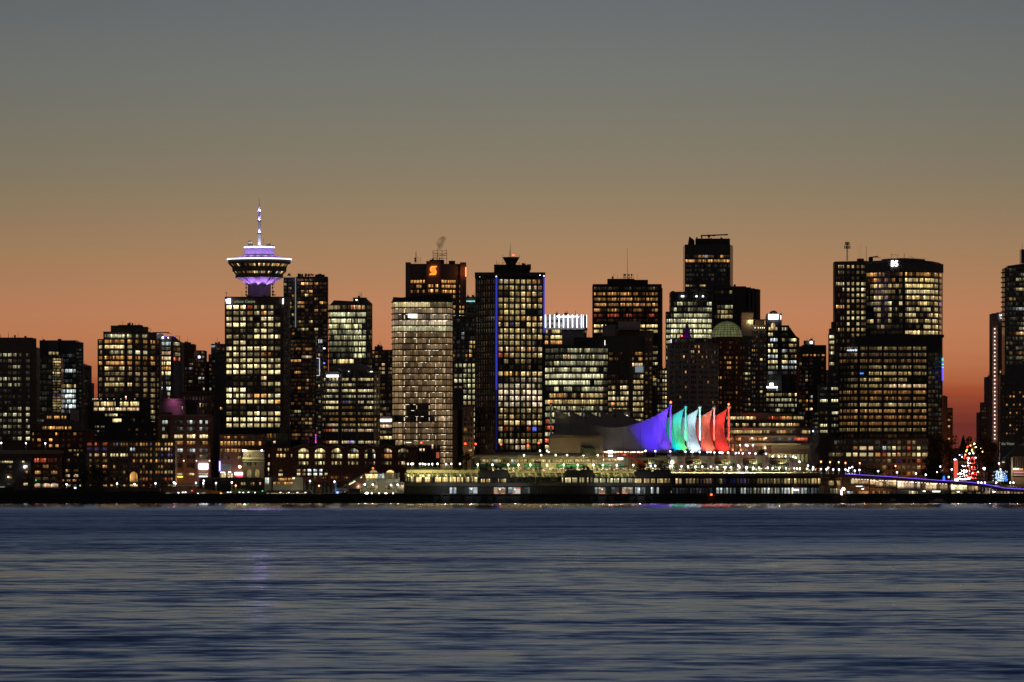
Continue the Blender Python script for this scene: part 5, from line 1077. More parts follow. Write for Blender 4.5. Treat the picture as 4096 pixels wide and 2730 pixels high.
b = Bld('apartment_tower', 'dark tower with a flat orange lit top floor and a bright rooftop box', 'apartment tower', 'glass_dark', 3400, 3250)
b.block([(3196, 3402), (3208, 3402)], 1386, mat='tan', name='wing', depth=10); b.block([(3208, 3400), (3305, 3400)], 1381, depth=18); b.block([(3217, 3404), (3259, 3404)], 1363, 1381.5, depth=8, mat='grey', name='penthouse')
b.panel(3240, 3250, 1366, 1375, (1, .97, .9), 4, 3403, 'lamp'); b.facade([(3208, 3400), (3305, 3400)], [(3212, 3221), (3224, 3232), (3240, 3247), (3252, 3263), (3269, 3278), (3284, 3298)], [1422], 8, ['5 6 5 7 5 7:o'], 'o', 3)
b.facade([(3208, 3400), (3305, 3400)], [(3196, 3206), (3209, 3219), (3222, 3231), (3239, 3250), (3285, 3295)], Rw(1440, 16.5, 26), 10, ['. . . . .', '4 . . . .:y', '~0000012', '. . 2c 1 .', '. 1 3c . .', '. . 5o . .', '~000001:c', '. . . . 3c', '. . 4o . .', '. . . 5c .', '5o . 6o 6o .', '. 4o . . .', '. . 6o 8p .', '~0000002:c', '~0000013'], 'o', 2)
b.ledge([(3208, 3400), (3305, 3400)], 3299, 3305, 1400, 1600, .4, 'redbrick', 'pier'); b.finish()

b = Bld('office_building', 'dark mid-rise with a few brilliant white strip windows left of the twin tower', 'office building', 'dark', 3200, 3320)
b.block([(3276, 3203), (3313, 3202)], 1540, depth=16, Yr=3200); b.block([(3310, 3200), (3362, 3200)], 1480, depth=16)
b.facade([(3276, 3203), (3313, 3202)], Cb(3280, 3311, 3, .8), [1556, 1580, 1604, 1628, 1653, 1677, 1703, 1727], 11, ['123:q', '...', '778:q', '..1', '.12:y', '1.2:y', '787:g', '677:q'], 'q', 3, 'dark', dg=.3, thin='h')
b.facade([(3310, 3200), (3362, 3200)], Cb(3325, 3353, 3, .8), [1500, 1530, 1556, 1580, 1604, 1628, 1653, 1677, 1703, 1727], 11, ['...', '...', '776:q', '...', '888:q', '111:q', '678:q', '.3.:y', '554:g', '1..'], 'q', 3, 'dark', dg=.3, thin='h')
b.block([(3250, 3215), (3277, 3215)], 1640, mat='dark', name='wing'); b.facade([(3250, 3215), (3277, 3215)], [(3254, 3258), (3262, 3266), (3270, 3275)], [1656, 1676, 1694, 1710, 1728], 8, ['~2345:w'], 'w', 1); b.panel(3250, 3254, 1722, 1729, (.5, .6, 1), 4, 3212, 'lamp')
b.finish()

b = Bld('office_tower', 'brown tower with small square windows forming the left half of the twin tower', 'office tower', 'bronze', 3390, 3400)
b.block([(3339, 3390), (3470, 3390)], [1047, 1044], depth=18); b.block([(3328, 3394), (3338.6, 3394)], 1288, depth=10, name='wing'); b.block([(3319, 3396), (3328, 3396)], 1315, depth=10, name='wing'); b.block([(3314, 3390), (3327, 3390)], 1335, depth=3, name='wing')
cols = [(3345, 3350), (3353, 3358), (3362, 3367), (3371, 3376), (3388, 3398), (3407, 3416), (3426, 3437), (3445, 3454)]
b.facade([(3339, 3390), (3470, 3390)], cols, Rw(1068, 22.9, 24), 13,
    ['3 4 5 5 4 5 4 5:y', '1 4 3 4 . . 4 7:y', '. . . . . . . .', '6 6 6 6 5 6 7 7:w', '. . . 6 8 5 6 7:w', '. . . . . 6 7 6:y', '. . 6 . 6 6 4 6:y', '8o 8o 8o 6o 7o . 3 5:o', '. . . . 6 6 5 6:y', '. . 4 3 6 8 7 7:w', '. . . . 8 . 5 6:w', '4 6 3 4 7 5 6 7:y', '. . . . . 3 4 .:y', '~00123:y'], 'y', 1, 'bronze', dg=.4)
b.facade([(3314, 3390), (3327, 3390)], [(3320, 3326)], [1352], 10, ['.'] ); b.facade([(3314, 3389.8), (3334, 3389.8)], [(3318, 3336)], Rw(1349, 21.5, 6), 12, ['8:q', '7:g', '7:y', '8:g', '.', '6:g'], 'g', 3)
mb = MB(); u = 3389
mb.rod(P(u-2.5, 1044, 3398), P(u-1.5, 970, 3398), .1); mb.rod(P(u+2.5, 1044, 3398), P(u+1.5, 970, 3398), .1); mb.rod(P(u, 1044, 3401), P(u, 968, 3401), .12)
for k in range(12): mb.rod(P(u-2.5+k*.08, 1044-6*k, 3398), P(u+2.5-k*.08, 1038-6*k, 3398), .06)
for v, w in ((972, 7), (978, 8), (987, 11), (993, 10)):
    mb.rod(P(u-w, v, 3398), P(u+w, v, 3398), .12)
    for s in (-1, -.4, .4, 1): mb.box(X(u+s*w-1.4, 3398), X(u+s*w+1.4, 3398), 3397, 3398, Z(v+3.5, 3398), Z(v-3.5, 3398))
mb.make('antenna_mast', M['black'], b.o); b.box(3430, 3456, 1035, 1047, 3396); b.pole(3465, 986, 1045, .15, 3398); b.finish()

b = Bld('office_tower', 'curved tower with a glowing B5 on its grey crown, right half of the twin tower', 'office tower', 'glass_dark', 3350, 3610)
pl = [(3462, 3364), (3500, 3356), (3560, 3351), (3616, 3350), (3680, 3351), (3730, 3356), (3758, 3364), (3771, 3374)]
b.block(pl, [1046, 1044, 1041, 1040, 1041, 1046, 1052, 1058], depth=22, Yr=3350)
b.block([(3530, 3358), (3616, 3355), (3700, 3358)], [1037, 1033, 1038], 1046, depth=10, name='penthouse', mat='dark', Yr=3355)
mb = MB(); slab(mb, pl, 3462.3, 3770.5, Z(1086, 3350), Z(1052, 3350), 0, .5); mb.make('crown_band', M['grey'], b.o)
b.text('B5', 3565, 3592, 1066, 23, (.9, .92, 1), 6, 3350.0)
cl = Cb(3466, 3610, 10, 1.6); cr2 = Cb(3620, 3752, 9, 1.6)+[(3756, 3766)]
rows = Rw(1098, 23.35, 11)
b.facade(pl, cl, rows, 15, ['5 7 6 5 5 . 1 1 . 4:o', '2 3 5 4 . 6 . 5 . 3:o', '. 4 7 7 4 2 6 5 6 3:y', '1 2 4 3 3 4 4 4 . 3:y', '. . 7 7 5 4 1 . . 3:y', '. 3 3 4 . 5 7 . . 7:w', '. . 5 7 . 4 6 1 3 .:w', '. . . 6 . . 5 1 . 3:y', '3 6 . 3 . . 4 . . .:y', '. . 1 4 6 . . . . .:y', '. . . . . . . . . .'], 'y', 2, 'glass_dark', dg=.35, thin='h')
b.facade(pl, cr2, rows, 15, ['6 6 . 4 5 6 5 5 5 5:o', '7 7 5 6 6 6 6 7 5 4:y', '8 8 8 8 8 8 8 7 6 4:y', '7 6 7 7 7 7 6 6 5 3:w', '8 7 8 8 8 8 7 8 6 4:y', '4 2 2 3 6 7 4 4 5 v:y', '6 6 6 5 3 6 7 . 7 3:w', '5 6 6 . 2 1 7 6 7 4:y', '4 5 5 6 3 5 5 6 5 4:y', '. . . 2 . 6 7 6 6 4:y', '8 7 8 8 8 5 5 6 5 3:y'], 'y', 2, 'glass_dark', dg=.35, thin='h')
b.ledge(pl, 3612, 3618, 1086, 1340, .6, 'black', 'pier', 3350)
mb = MB()
for k in range(40): u = 3545+k*4; mb.rod(P(u, 1037, 3352), P(u, 1033.5-(2 if 10 < k < 30 else 0), 3352), .08, 4)
mb.rod(P(3567, 1036, 3356), P(3567, 1014, 3356), .12); mb.rod(P(3567, 1019, 3356), P(3594, 1021, 3356), .08); mb.rod(P(3594, 1021, 3356), P(3588, 1034, 3356), .08); mb.rod(P(3617, 1036, 3356), P(3617, 1015, 3356), .14); mb.rod(P(3640, 1026, 3356), P(3656, 1035, 3356), .1)
mb.make('roof_rigging', M['black'], b.o)
mb = MB(); mb.box(X(3476, 3362), X(3492, 3362), 3362, 3366, Z(1046, 3362), Z(1030, 3362)); mb.rod(P(3476, 1031, 3361), P(3513, 1026, 3361), .35); mb.rod(P(3490, 1030, 3361), P(3524, 1031, 3361), .15); mb.make('roof_crane', M['black'], b.o)
b.finish()

b = Bld('office_tower', 'broad dark tower with regular dim amber windows before the twin tower', 'office tower', 'black', 3180, 3560)
pl = [(3355, 3192), (3385, 3185), (3435, 3180), (3709, 3181)]
b.block(pl, [1376, 1376, 1376, 1376], depth=24, Yr=3180); b.block([(3420, 3183), (3709, 3183)], [1345, 1345], 1376.5, depth=20, name='penthouse', Yr=3183); b.block([(3500, 3186), (3640, 3186)], 1336, 1345.5, depth=12, name='penthouse')
b.block([(3709.4, 3184), (3768, 3190)], 1338, depth=16, name='wing', Yr=3184); b.block([(3710, 3186), (3776, 3194)], 1338, 1349, depth=10, name='penthouse', Yr=3186)
cols = Cb(3358, 3432, 5, 2.2)+Cb(3440, 3469, 2, 1)
for a, c in ((3475.5, 3527), (3535, 3586), (3593, 3645), (3653, 3705)): cols += Cb(a, c, 3, .7)
rows = Rw(1395, 25.05, 15)
rp = ['~3334:y', '~2334:t', '~334:o', '. . 2 3 . 3 3 3 5 5 5 3 5 3 4 4 3 4 4 4 3:y'.replace(' 3:y', ':y'), '. 1 1 3 . . . 5 6 6 6 6 6 5 5 6 5 5 6:y', '. . 2 4 4 4 6 6 6 5 4 4 4 5 5 . . . .:y', '1 2 2 4 5 4 5 4 5 5 6 8p 8p 8p 8p 8p 8p 8p 8p:y', '~4455:o', '~3445:o', '2 2 4 5 5 6 6 5 5 5 5 6 6 6 5 5 6 6 5:y', '~4556:o', '~455:o', '~445:o', '~344:y', '~112:o']
b.facade(pl, cols, rows, 13.5, rp, 'o', 3, 'black', dg=.45)
b.facade([(3709.4, 3184), (3768, 3190)], Cb(3712, 3766, 4, 1.5), Rw(1420, 18.4, 18), 12, ['~000001:y', '~000012:y', '~00001', '~00000'] + ['~1122:q', '~1222:y', '~1123:y']*5, 'y', 2, 'grey', dg=.3)
b.text('-acalwarder', 3387, 3432, 1405, 9, (.75, .85, 1), 2.2, 3180.5); b.panel(3440, 3454, 1492, 1497, (.05, .3, 1), 1.5, 3179, 'lamp')
rg = random.Random(9)
for k in range(22):
    v = 1432+k*4.2; b.panel(3767, 3775-(k % 3), v, v+2.2, rg.choice(((.12, .10, 1), (.12, .10, 1), (.05, 1, .2), (.2, .1, 1))), 2.0, 3186, 'light_strip')
b.finish()

b = Bld('office_building', 'low grey framed office building at the foot of the dim amber tower', 'office building', 'pinkwall', 3080, 3520)
pl = [(3333, 3084), (3410, 3080), (3712, 3080)]; p2 = [(3314, 3080), (3400, 3076), (3716, 3076)]
b.block(pl, [1756]*3, depth=18, Yr=3080); b.block(p2, [1806]*3, depth=20, Yr=3076, name='wall'); 
wc = [(3385, 3404), (3412, 3430), (3438, 3466), (3474, 3493), (3501, 3521), (3530, 3545), (3550, 3563), (3569, 3583), (3589.5, 3603), (3609, 3623), (3629, 3642), (3649, 3662), (3668, 3682), (3688, 3710)]
b.facade(pl, Cc(3339, 5.6, 12, 3.2)+wc[1:], [1771, 1794], 15, ['4 4 . 2 . . . . . . . . . . 1 . . . . 3o 1 3o 3y . . .'.replace('. 3y', '3y'), '. 1 2 1 1 . 1 2 . 1 . . 5o 6p 6p . 6c 4 8w 8w 4 5r 2 6 2 1:q'], 'q', 1, 'pinkwall', dg=.5)
b.facade(p2, Cc(3319, 5.6, 11, 3.2)+wc, [1820, 1845, 1871, 1895], 15, ['~4445:y', '~0001', '~0000', '~0001'] if False else ['4 4 5 5 4 4 4 3 4 3 1 6 6 6 5 7o 6r 7 8 7o 7 5o 8 8 6:w', '1 . . 1 . . . . . . . 1c . 1c . . . 3y . 5b . 2o . 4r .', '. . . . . . . . . . . . . . . 1o 3y 1 . 4 3 3 3 4 5r', '. . . . . . . . . . . . . . . . 3 3 . . 4 5 3 1 1:o'], 'y', 1, 'pinkwall', dg=.5)
for u, v in ((3550, 1905), (3595, 1900), (3640, 1905)): plight('street_glow_fill', P(u, v, 3066), 240, (1, .36, .10), b.o, .4)  # street glow on the facade from bare point lights
b.finish()

b = Bld('apartment_tower', 'pale slim tower end with a dark balconied block at the edge of the street gap', 'apartment tower', 'grey', 3420, 3790)
b.block([(3768, 3420), (3790, 3420)], 1586, mat='grey'); b.block([(3790.3, 3424), (3811, 3424)], 1632, mat='dark', name='wing'); b.block([(3768, 3418), (3783, 3418)], 1583, 1700, mat='tan', name='pier', depth=1)
b.facade([(3790.3, 3424), (3811, 3424)], [(3792, 3800), (3802, 3809)], Rw(1644, 12.5, 10), 7, ['~00001', '~0002', '~00005:o', '7.:o', '~0001', '6.:y'], 'o', 1)
for k in range(10): b.ledge([(3790.3, 3424), (3811, 3424)], 3806, 3813, 1637+k*12.5, 1639+k*12.5, 1.0, 'dark', 'balcony')
b.finish()
b = Bld('apartment_tower', 'dark balconied block on the right side of the street gap', 'apartment tower', 'dark', 3480, 3935)
b.block([(3917, 3484), (3932, 3484)], 1650, name='wing'); b.block([(3925, 3482), (3948, 3482)], 1610, name='wing', depth=10); b.block([(3948, 3480), (3974, 3480)], 1508, mat='grey')
b.facade([(3925, 3482), (3948, 3482)], [(3928, 3934), (3937, 3944)], Rw(1622, 12.5, 12), 7, ['~00002', '~00001'], 'y', 1)
for k in range(9): b.ledge([(3917, 3484), (3932, 3484)], 3915.5, 3922, 1655+k*12.5, 1657+k*12.5, 1.0, 'dark', 'balcony')
b.finish()

b = Bld('hotel', 'concrete hotel end wall with a vertical row of round lamps', 'hotel', 'tan', 3300, 4010)
b.block([(3970, 3300), (3992, 3300)], 1254, mat='pinkwall'); b.block([(3991, 3303), (4110, 3303)], 1250, mat='dark', name='wall')
for k in range(29):
    v = 1316.5+15.68*k
    mb = MB(); mb.sphere(P(3979, v, 3299), .40, 8, 5); mb.make('round_lamp', emimat('hotel_lamp', (1, .80, .74), 2.2) if k == 0 else bpy.data.materials['hotel_lamp_light' if 'hotel_lamp_light' in bpy.data.materials else 'hotel_lamp'], b.o)
    if k % 3 == 1: plight('wall_wash', P(3981, v, 3297.6), 60, (1, .38, .12), b.o, .2)
b.text('HYATT', 3999, 4040, 1267, 9.5, (.88, .92, 1), 2.6, 3302); b.text('REGENCY', 4000, 4044, 1276, 6.5, (.88, .92, 1), 1.4, 3302)
b.facade([(3991, 3303), (4110, 3303)], [(3999, 4004), (4008, 4013), (4022, 4031)], [1489], 9, ['665:y'], 'y', 1); b.finish()

b = Bld('apartment_tower', 'dark balconied apartment tower cut by the right edge of the photo', 'apartment tower', 'glass_dark', 3150, 4060)
b.block([(4019, 3150), (4130, 3150)], 1072, depth=18, name='wall'); b.block([(4031, 3152), (4130, 3152)], [1064, 1050], 1072.5, depth=12, name='penthouse'); b.block([(4085, 3154), (4130, 3154)], 998, 1052, depth=10, name='penthouse')
mb = MB()
for k in range(12): mb.box(X(4006, 3151), X(4021, 3151), 3150.5, 3155, Z(1094+k*19.6, 3151), Z(1089+k*19.6, 3151))
mb.make('balcony', M['dark'], b.o)
b.facade([(4019, 3150), (4130, 3150)], [(4026, 4036), (4038, 4049), (4051, 4062), (4064, 4075), (4077, 4090), (4092, 4105)], Rw(1080, 19.6, 20), 12,
    ['1 2 . . . .:q', '. . . 1 4 4:q', '. 1 . 5 3 3:q', '. . . . . .', '. . . 4 6 6:w', '~000001', '. 5 5 1 . .:o', '~000000', '. . 3 4 5 6:c', '~00001', '. . . . 1 4:q', '. 1 . . 2 5:q', '. . . . 5 6:q', '1 . . 5 7p 7p:o', '. 1 . 3 3 2:q', '~1123:y', '~0123:q', '. 3 . 4 4 3:o', '. 4 1 3 3 2:q', '~0000'], 'q', 2, 'steel', dg=.3)
cols = [(u-3, u+3) for u in (4013, 4027, 4041, 4055, 4067, 4080, 4094)]
b.facade([(4001, 3149), (4130, 3149)], cols, [1537]+Rw(1571, 16.5, 12), 7, ['. . . . . . .', '. . . 6o . 6o .', '. . 6o 6o . . 6o', '~0000', '. 6o . 6o . 6o .', '~0006:o', '. . 6o . 6o . .', '. 6o . . . . 6o', '. . . . . . .', '. . 6o . . . .', '. . . . 6o . .', '. 6o . . . . .'], 'o', 1, gap=.3)
b.block([(4001, 3149.2), (4019, 3149.2)], 1500, name='wing', depth=10)
b.text('the Victor', 4006, 4058, 1781, 11, (.75, .85, .6), .28, 3148); b.finish()
# ================================================================ STATION AND BLOCKS BEHIND THE LEFT WATERFRONT
b = Bld('brick_building', 'brown brick building with rows of orange windows and slanted skylights under the restaurant tower', 'building', 'redbrick', 2950, 960)
pl = [(878, 2950), (1062, 2950)]
b.block(pl, 1738, depth=20); b.block([(1062.4, 2950), (1150, 2950)], 1735, depth=16, name='wing', mat='black')
cs = Cc(887, 13.9, 13, 9.5)
b.facade(pl, cs, [1751], 9, ['. 4 5 . 5 . 4 . . . . . .:o'], 'o', 1); b.facade([(1062.4, 2950), (1150, 2950)], [(1066, 1074), (1080, 1088), (1094, 1103)], [1745], 18, ['4 4 5:o'], 'o', 2)
b.facade(pl, cs, [1775], 17, ['6 7 5 5 6y 6 6 5 4 6 6 6 3:o'], 'o', 1, 'redbrick', dg=.4); b.facade([(1062.4, 2950), (1150, 2950)], [(1093, 1102)], [1770], 9, ['8:p'], 'p', 1)
b.facade(pl, cs[:7], [1804], 15, ['5 6 6 6 5 5 3:o'], 'o', 2, 'redbrick', dg=.4)
b.facade(pl, [(887, 893), (898, 903), (911, 918), (951, 957), (959, 962)], [1832], 12, ['. 3c . 6 5:y'], 'y', 1)
b.panel(876, 882, 1845, 1886, (.35, .3, 1), 2.2, 2949, 'light_strip'); b.panel(878.5, 880.5, 1848, 1882, (1, 1, 1), 2, 2948.4, 'light_strip')
b.facade(pl, [(883, 903), (911, 930)], [1905], 20, ['88:w'], 'w', 4)
b.panel(882, 900, 1889, 1892, (.85, .9, 1), 4, 2949, 'sign_strip'); b.panel(913, 924, 1888, 1892, (.85, .9, 1), 4, 2949, 'sign_strip'); b.panel(939, 971, 1890, 1901, (1, .95, 1), 4.5, 2948, 'sign_panel'); b.panel(946, 971, 1903, 1909, (1, .08, .12), 1.5, 2948, 'sign_panel')
b.block([(883, 2949.6), (925, 2949.6)], 1855, 1882, depth=.3, name='cladding', mat='steel')
for u, v, e_, c in ((959, 1868, 900, (1, .5, .2)), (933, 1886, 500, (.8, .75, 1)), (905, 1912, 400, (1, .85, .8))): plight('wall_lamp', P(u, v, 2940), e_, c, b.o, .3)
mb = MB(); mb.sphere(P(959, 1868, 2940), .7, 8, 5); mb.make('lamp', emimat('amber_lamp', (1, .6, .25), 14), b.o)
b.finish()

b = Bld('pavilion', 'pale stone corner pavilion lit from its cornice with two tall amber arches', 'building', 'pinkwall', 2935, 1010)
pl = [(972, 2935), (1056, 2935)]
b.block(pl, 1803, depth=14)
for va, vb, d in ((1802, 1808, 1.0), (1831, 1838, 1.2), (1844, 1848, .7), (1865, 1866, .3)): b.ledge(pl, 970, 1058, va, vb, d, 'cream')
b.facade(pl, [(989, 993), (997, 1002), (1024, 1028), (1031, 1036)], [1824], 12, ['6p6p6p6p'], 'p', 1); b.facade(pl, [(988, 995), (998, 1006), (1019, 1026)], [1857], 13, ['...'], 'y', 1)
b.facade(pl, [(988, 1006), (1020, 1038)], [1897], 38, ['44:y'], 'y', 2, shape='arch'); 
b.panel(970, 985, 1800, 1806, (.75, .8, 1), 8, 2932, 'floodlight'); b.panel(1044, 1050, 1799, 1806, (.6, .65, 1), 6, 2932, 'floodlight')
plight('cornice_lamp', P(978, 1812, 2930), 1300, (.95, 1, .45), b.o, .3); plight('cornice_lamp', P(1030, 1860, 2926), 300, (1, .85, .4), b.o, .3)
b.finish()

b = Bld('station_building', 'long dark station building with seven lit arched windows under a zigzag gable roof', 'station', 'redbrick', 2945, 1360)
pl = [(1056, 2945), (1670, 2945)]
b.block([(1056, 2946), (1170, 2946)], 1790, depth=14, name='wall', Yr=2946)
gx = [1214+66.5*k for k in range(7)]
top = [(1170, 1788)]
for g_ in gx: top += [(g_, 1776), (g_+33, 1788)]
top[-1] = (1670, 1788)
b.block([(u, 2945) for u, v in top], [v for u, v in top], depth=18)
mb = MB()
for (u0, v0), (u1, v1) in zip(top, top[1:]): mb.rod(P(u0, v0+4, 2944.6), P(u1, v1+4, 2944.6), .35, 4); mb.rod(P(u0, v0+8, 2944.8), P(u1, v1+8, 2944.8), .15, 4)
mb.make('gable_trim', M['pinkwall'], b.o)
for va, vb in ((1811.5, 1813.5), (1851, 1853), (1864, 1866), (1870, 1872)): b.ledge(pl, 1170, 1668, va, vb, .4, 'pinkwall', 'string_course')
LB = ['8 9 7', '8 9 7', '6 8 5', '4 7c 8', '3 1 8', '. 8p 8p', '6 7 5']; RB = ['8 9 8', '8 9 2', '6 8 8', '8 7 8', '5 . 7c', '. 6o 6o', '. 1 1']; SB = ['6 8 5', '4 8 6', '5 8 6', '6 8 5', '. . 5', '. 7 5', '4 6 .']
def arch_part(u0, u1, uc, r, vb_, k):
    """one light of an arched window: strip between u0 and u1 under a circle"""
    n = 6; vs = [(u0, vb_), (u1, vb_)]; rr = []
    for j in range(n+1):
        u = u1+(u0-u1)*j/n; h = math.sqrt(max(0, r*r-(u-uc)**2))*.76; vs.append((u, vb_-h))
    return vs
for k, g_ in enumerate(gx):
    for (a, c), ch in zip(((-20, -11), (-9, 9), (11, 20)), LB[k].split()):
        lv = level(ch[0]); t = TINT[ch[1:] or 'w']; vs = arch_part(g_+a, g_+c, g_, 21, 1811, k)
        q4 = [(X(u, 2944.9), 2944.9, Z(v, 2945)) for u, v in vs]; uvs = [[k*9+(u-g_)/14, 40+k+(1811-v)/18*.9] for u, v in vs]
        glow_mesh('window', [(q4, (t[0]*max(lv, .008), t[1]*max(lv, .008), t[2]*max(lv, .008)), uvs)], M['win'], b.o)
    for (pat, v, h, np2) in ((RB[k], 1826, 17, 2), (SB[k], 1854, 12, 2)):
        b.facade([(u, 2945) for u in (1170, 1670)], [(g_-21, g_-11), (g_-9, g_+9), (g_+11, g_+21)] if h > 12 else [(g_-20, g_-13), (g_-7, g_+7), (g_+13, g_+19)], [v], h, [pat+':w'], 'w', np2)
b.facade([(1170, 2945), (1670, 2945)], [(1188, 1201), (1210, 1222), (1231, 1245), (1254, 1268), (1277, 1289), (1299, 1310)], [1883, 1898], 10, ['5y 4y 8c 8c 8c 1', '6w 5w 9c 9c 9c 6y'], 'c', 2, 'redbrick', dg=.2)
b.facade([(1056, 2946), (1170, 2946)], [(1111, 1118), (1121, 1127), (1138, 1144), (1148, 1154)], [1800], 10, ['6664:y']); b.facade([(1056, 2946), (1170, 2946)], [(1073, 1079), (1106, 1114), (1120, 1130), (1134, 1141), (1164, 1169)], [1824], 13, ['67876:p'], 'p', 1)
b.facade([(1056, 2946), (1170, 2946)], [(1072, 1078)], [1857, 1879, 1899], 13, ['7:w', '7:w', '3:q']); b.facade([(1056, 2946), (1170, 2946)], [(1114, 1131)], [1900], 10, ['7:w'], 'w', 4); b.facade([(1056, 2946), (1170, 2946)], [(1115, 1130)], [1883], 8, ['5:y'], 'y', 3, shape='lunette')
b.block([(1072, 2938), (1160, 2938)], 1735, mat='black', name='tower', depth=6) if False else None
b.block([(1520, 2947), (1580, 2947)], [1762, 1762], 1790, mat='black', name='roof_hall', depth=8)
b.panel(1624, 1645, 1769.5, 1772, (1, .95, .7), 2, 2944, 'lamp')
b.facade([(1670, 2950), (1760, 2950)], [(1678, 1688), (1693, 1698)], [1801], 10, ['77:p'], 'p', 1)
b.block([(1670.3, 2950), (1760, 2950)], 1786, depth=12, mat='black', name='wing'); b.facade([(1670.3, 2950), (1760, 2950)], [(1727, 1733), (1743, 1747)], [1788], 18, ['7 5:w'], 'w', 1)
b.panel(1745, 1757, 1810, 1833, (.6, .14, .08), .6, 2949, 'banner_sign')
b.finish()

b = Bld('ferry_terminal', 'white concrete ferry terminal with sloped walls and glass front', 'terminal', 'cream', 2885, 1140)
b.block([(925, 2890), (1062, 2890)], 1915, mat='black', name='wing', depth=10); b.facade([(925, 2890), (1062, 2890)], [(964, 971), (974, 981), (1002, 1008), (1011, 1017), (1037, 1044)], [1936], 11, ['6654o6:p'], 'p', 1)
b.block([(1058, 2885), (1085, 2885)], 1910, mat='cream', depth=8); b.facade([(1058, 2885), (1085, 2885)], [(1061, 1080)], [1925], 26, ['8:c'], 'c', 4)
b.block([(1085.3, 2887), (1210, 2887)], 1908, mat='dark', depth=8); b.facade([(1085.3, 2887), (1210, 2887)], [(1113, 1138), (1140, 1165), (1166, 1192)], [1919], 10, ['566:o'], 'o', 4); b.panel(1170, 1190, 1912, 1916, (1, .85, .6), 2.5, 2886, 'light_strip')
b.block([(1092, 2883), (1100, 2883), (1180, 2883)], [1944, 1926, 1926], mat='cream', name='ramp_wall', depth=4); b.facade([(1092, 2883), (1180, 2883)], [(1094, 1118), (1128, 1172)], [1935], 11, ['56:o'], 'o', 5)
b.block([(1160, 2881), (1180, 2881), (1212, 2881)], [1955, 1912, 1908], mat='cream', name='ramp_wall', depth=4)
b.block([(1213, 2880), (1300, 2878), (1412, 2878)], [1912, 1902, 1895], 1928, mat='redbrick', name='walkway', depth=6, Yr=2878)
mb = MB()
for u in range(1218, 1408, 16): mb.box(X(u, 2879), X(u+3, 2879), 2878.5, 2880, 4, Z(1926, 2879))
mb.make('walkway_posts', M['dark'], b.o)
b.facade([(1213, 2877.6), (1412, 2877.6)], Cb(1230, 1400, 20, 4), [1912], 8, ['~0003465:o'], 'o', 1)
for u, v, e_ in ((1072, 1955, 120), (1150, 1952, 150), (1195, 1956, 150)): plight('wall_lamp', P(u, v, 2874), e_, (1, .9, .7), b.o, .2)
b.finish()

b = Bld('station_platform_hall', 'pale cream platform hall with two glowing half round windows and a slanting escalator shed', 'station hall', 'cream', 2872, 1520)
b.block([(1458, 2872), (1598, 2872)], 1893, 1930, depth=10); b.block([(1440, 2876), (1616, 2876)], 1928, depth=10)
b.block([(1476, 2871.5), (1494, 2871.5), (1512, 2871.5)], [1891, 1880, 1891], 1895, name='gable', mat='dark', depth=8); b.block([(1543, 2871.5), (1561, 2871.5), (1579, 2871.5)], [1891, 1880, 1891], 1895, name='gable', mat='dark', depth=8)
for uc in (1494, 1561): b.facade([(1458, 2871.4), (1598, 2871.4)], [(uc-16.5, uc+16.5)], [1888], 13, ['8:y'], 'y', 1, shape='lunette')
b.facade([(1458, 2872), (1598, 2872)], [(1461, 1476), (1478, 1510), (1512, 1537), (1546, 1576), (1579, 1594)], [1907], 18, ['8y 9y 6c 3y 3y'], 'y', 3)
mb = MB()
for u in (1477, 1511, 1543.5, 1577.5): mb.box(X(u-.7, 2871), X(u+.7, 2871), 2870.6, 2871.4, Z(1928, 2871), Z(1897, 2871))
for v in (1897.5, 1904): mb.box(X(1458, 2871), X(1598, 2871), 2870.3, 2870.6, Z(v+.8, 2871), Z(v-.8, 2871))
mb.make('window_frame', M['black'], b.o)
mb = MB(); y0 = 2866
mb.hexa([P(1352, 1957, y0), P(1362, 1957, y0), P(1362, 1957, y0+5), P(1352, 1957, y0+5), P(1452, 1898, y0), P(1462, 1898, y0), P(1462, 1898, y0+5), P(1452, 1898, y0+5)]); mb.make('escalator_roof', M['cream'], b.o)
mb = MB(); mb.v = [P(1362, 1957, y0+1), P(1440, 1957, y0+1), P(1462, 1930, y0+1), P(1462, 1903, y0+1)]; mb.v += [(x, y+3, z_) for x, y, z_ in mb.v]; mb.f = [(0, 1, 2, 3), (7, 6, 5, 4), (0, 4, 5, 1), (1, 5, 6, 2), (2, 6, 7, 3), (3, 7, 4, 0)]; mb.make('escalator_wall', M['redbrick'], b.o)
glow_mesh('light_strip', [([P(1395, 1938, y0-.05), P(1398, 1941, y0-.05), P(1423, 1927, y0-.05), P(1420, 1923, y0-.05)], (1.1, 1.2, .7), [[0, 0]]*4), ([P(1440, 1912, y0-.05), P(1443, 1914, y0-.05), P(1450, 1909, y0-.05), P(1447, 1907, y0-.05)], (1.2, 1.2, .7), [[0, 0]]*4)], M['glow'], b.o)
b.facade([(1440, 2876), (1616, 2876)], [(1467, 1485), (1487, 1512), (1540, 1560), (1561, 1575), (1592, 1616)], [1950], 17, ['4 5 5 4 8p:y'], 'y', 2)
for u, v, c in ((1434, 1944, (.8, .85, 1)), (1459, 1939, (.8, .85, 1)), (1491, 1939, (.9, .9, 1)), (1564, 1941, (.9, .9, 1)), (1591, 1940, (.9, .9, 1))):
    mb = MB(); mb.sphere(P(u, v, 2868), .38, 8, 5); mb.make('wall_lamp_globe', emimat('platform_lamp', c, 12), b.o); plight('wall_lamp', P(u, v+3, 2866.5), 130, (.95, 1, .75), b.o, .3)
b.finish()

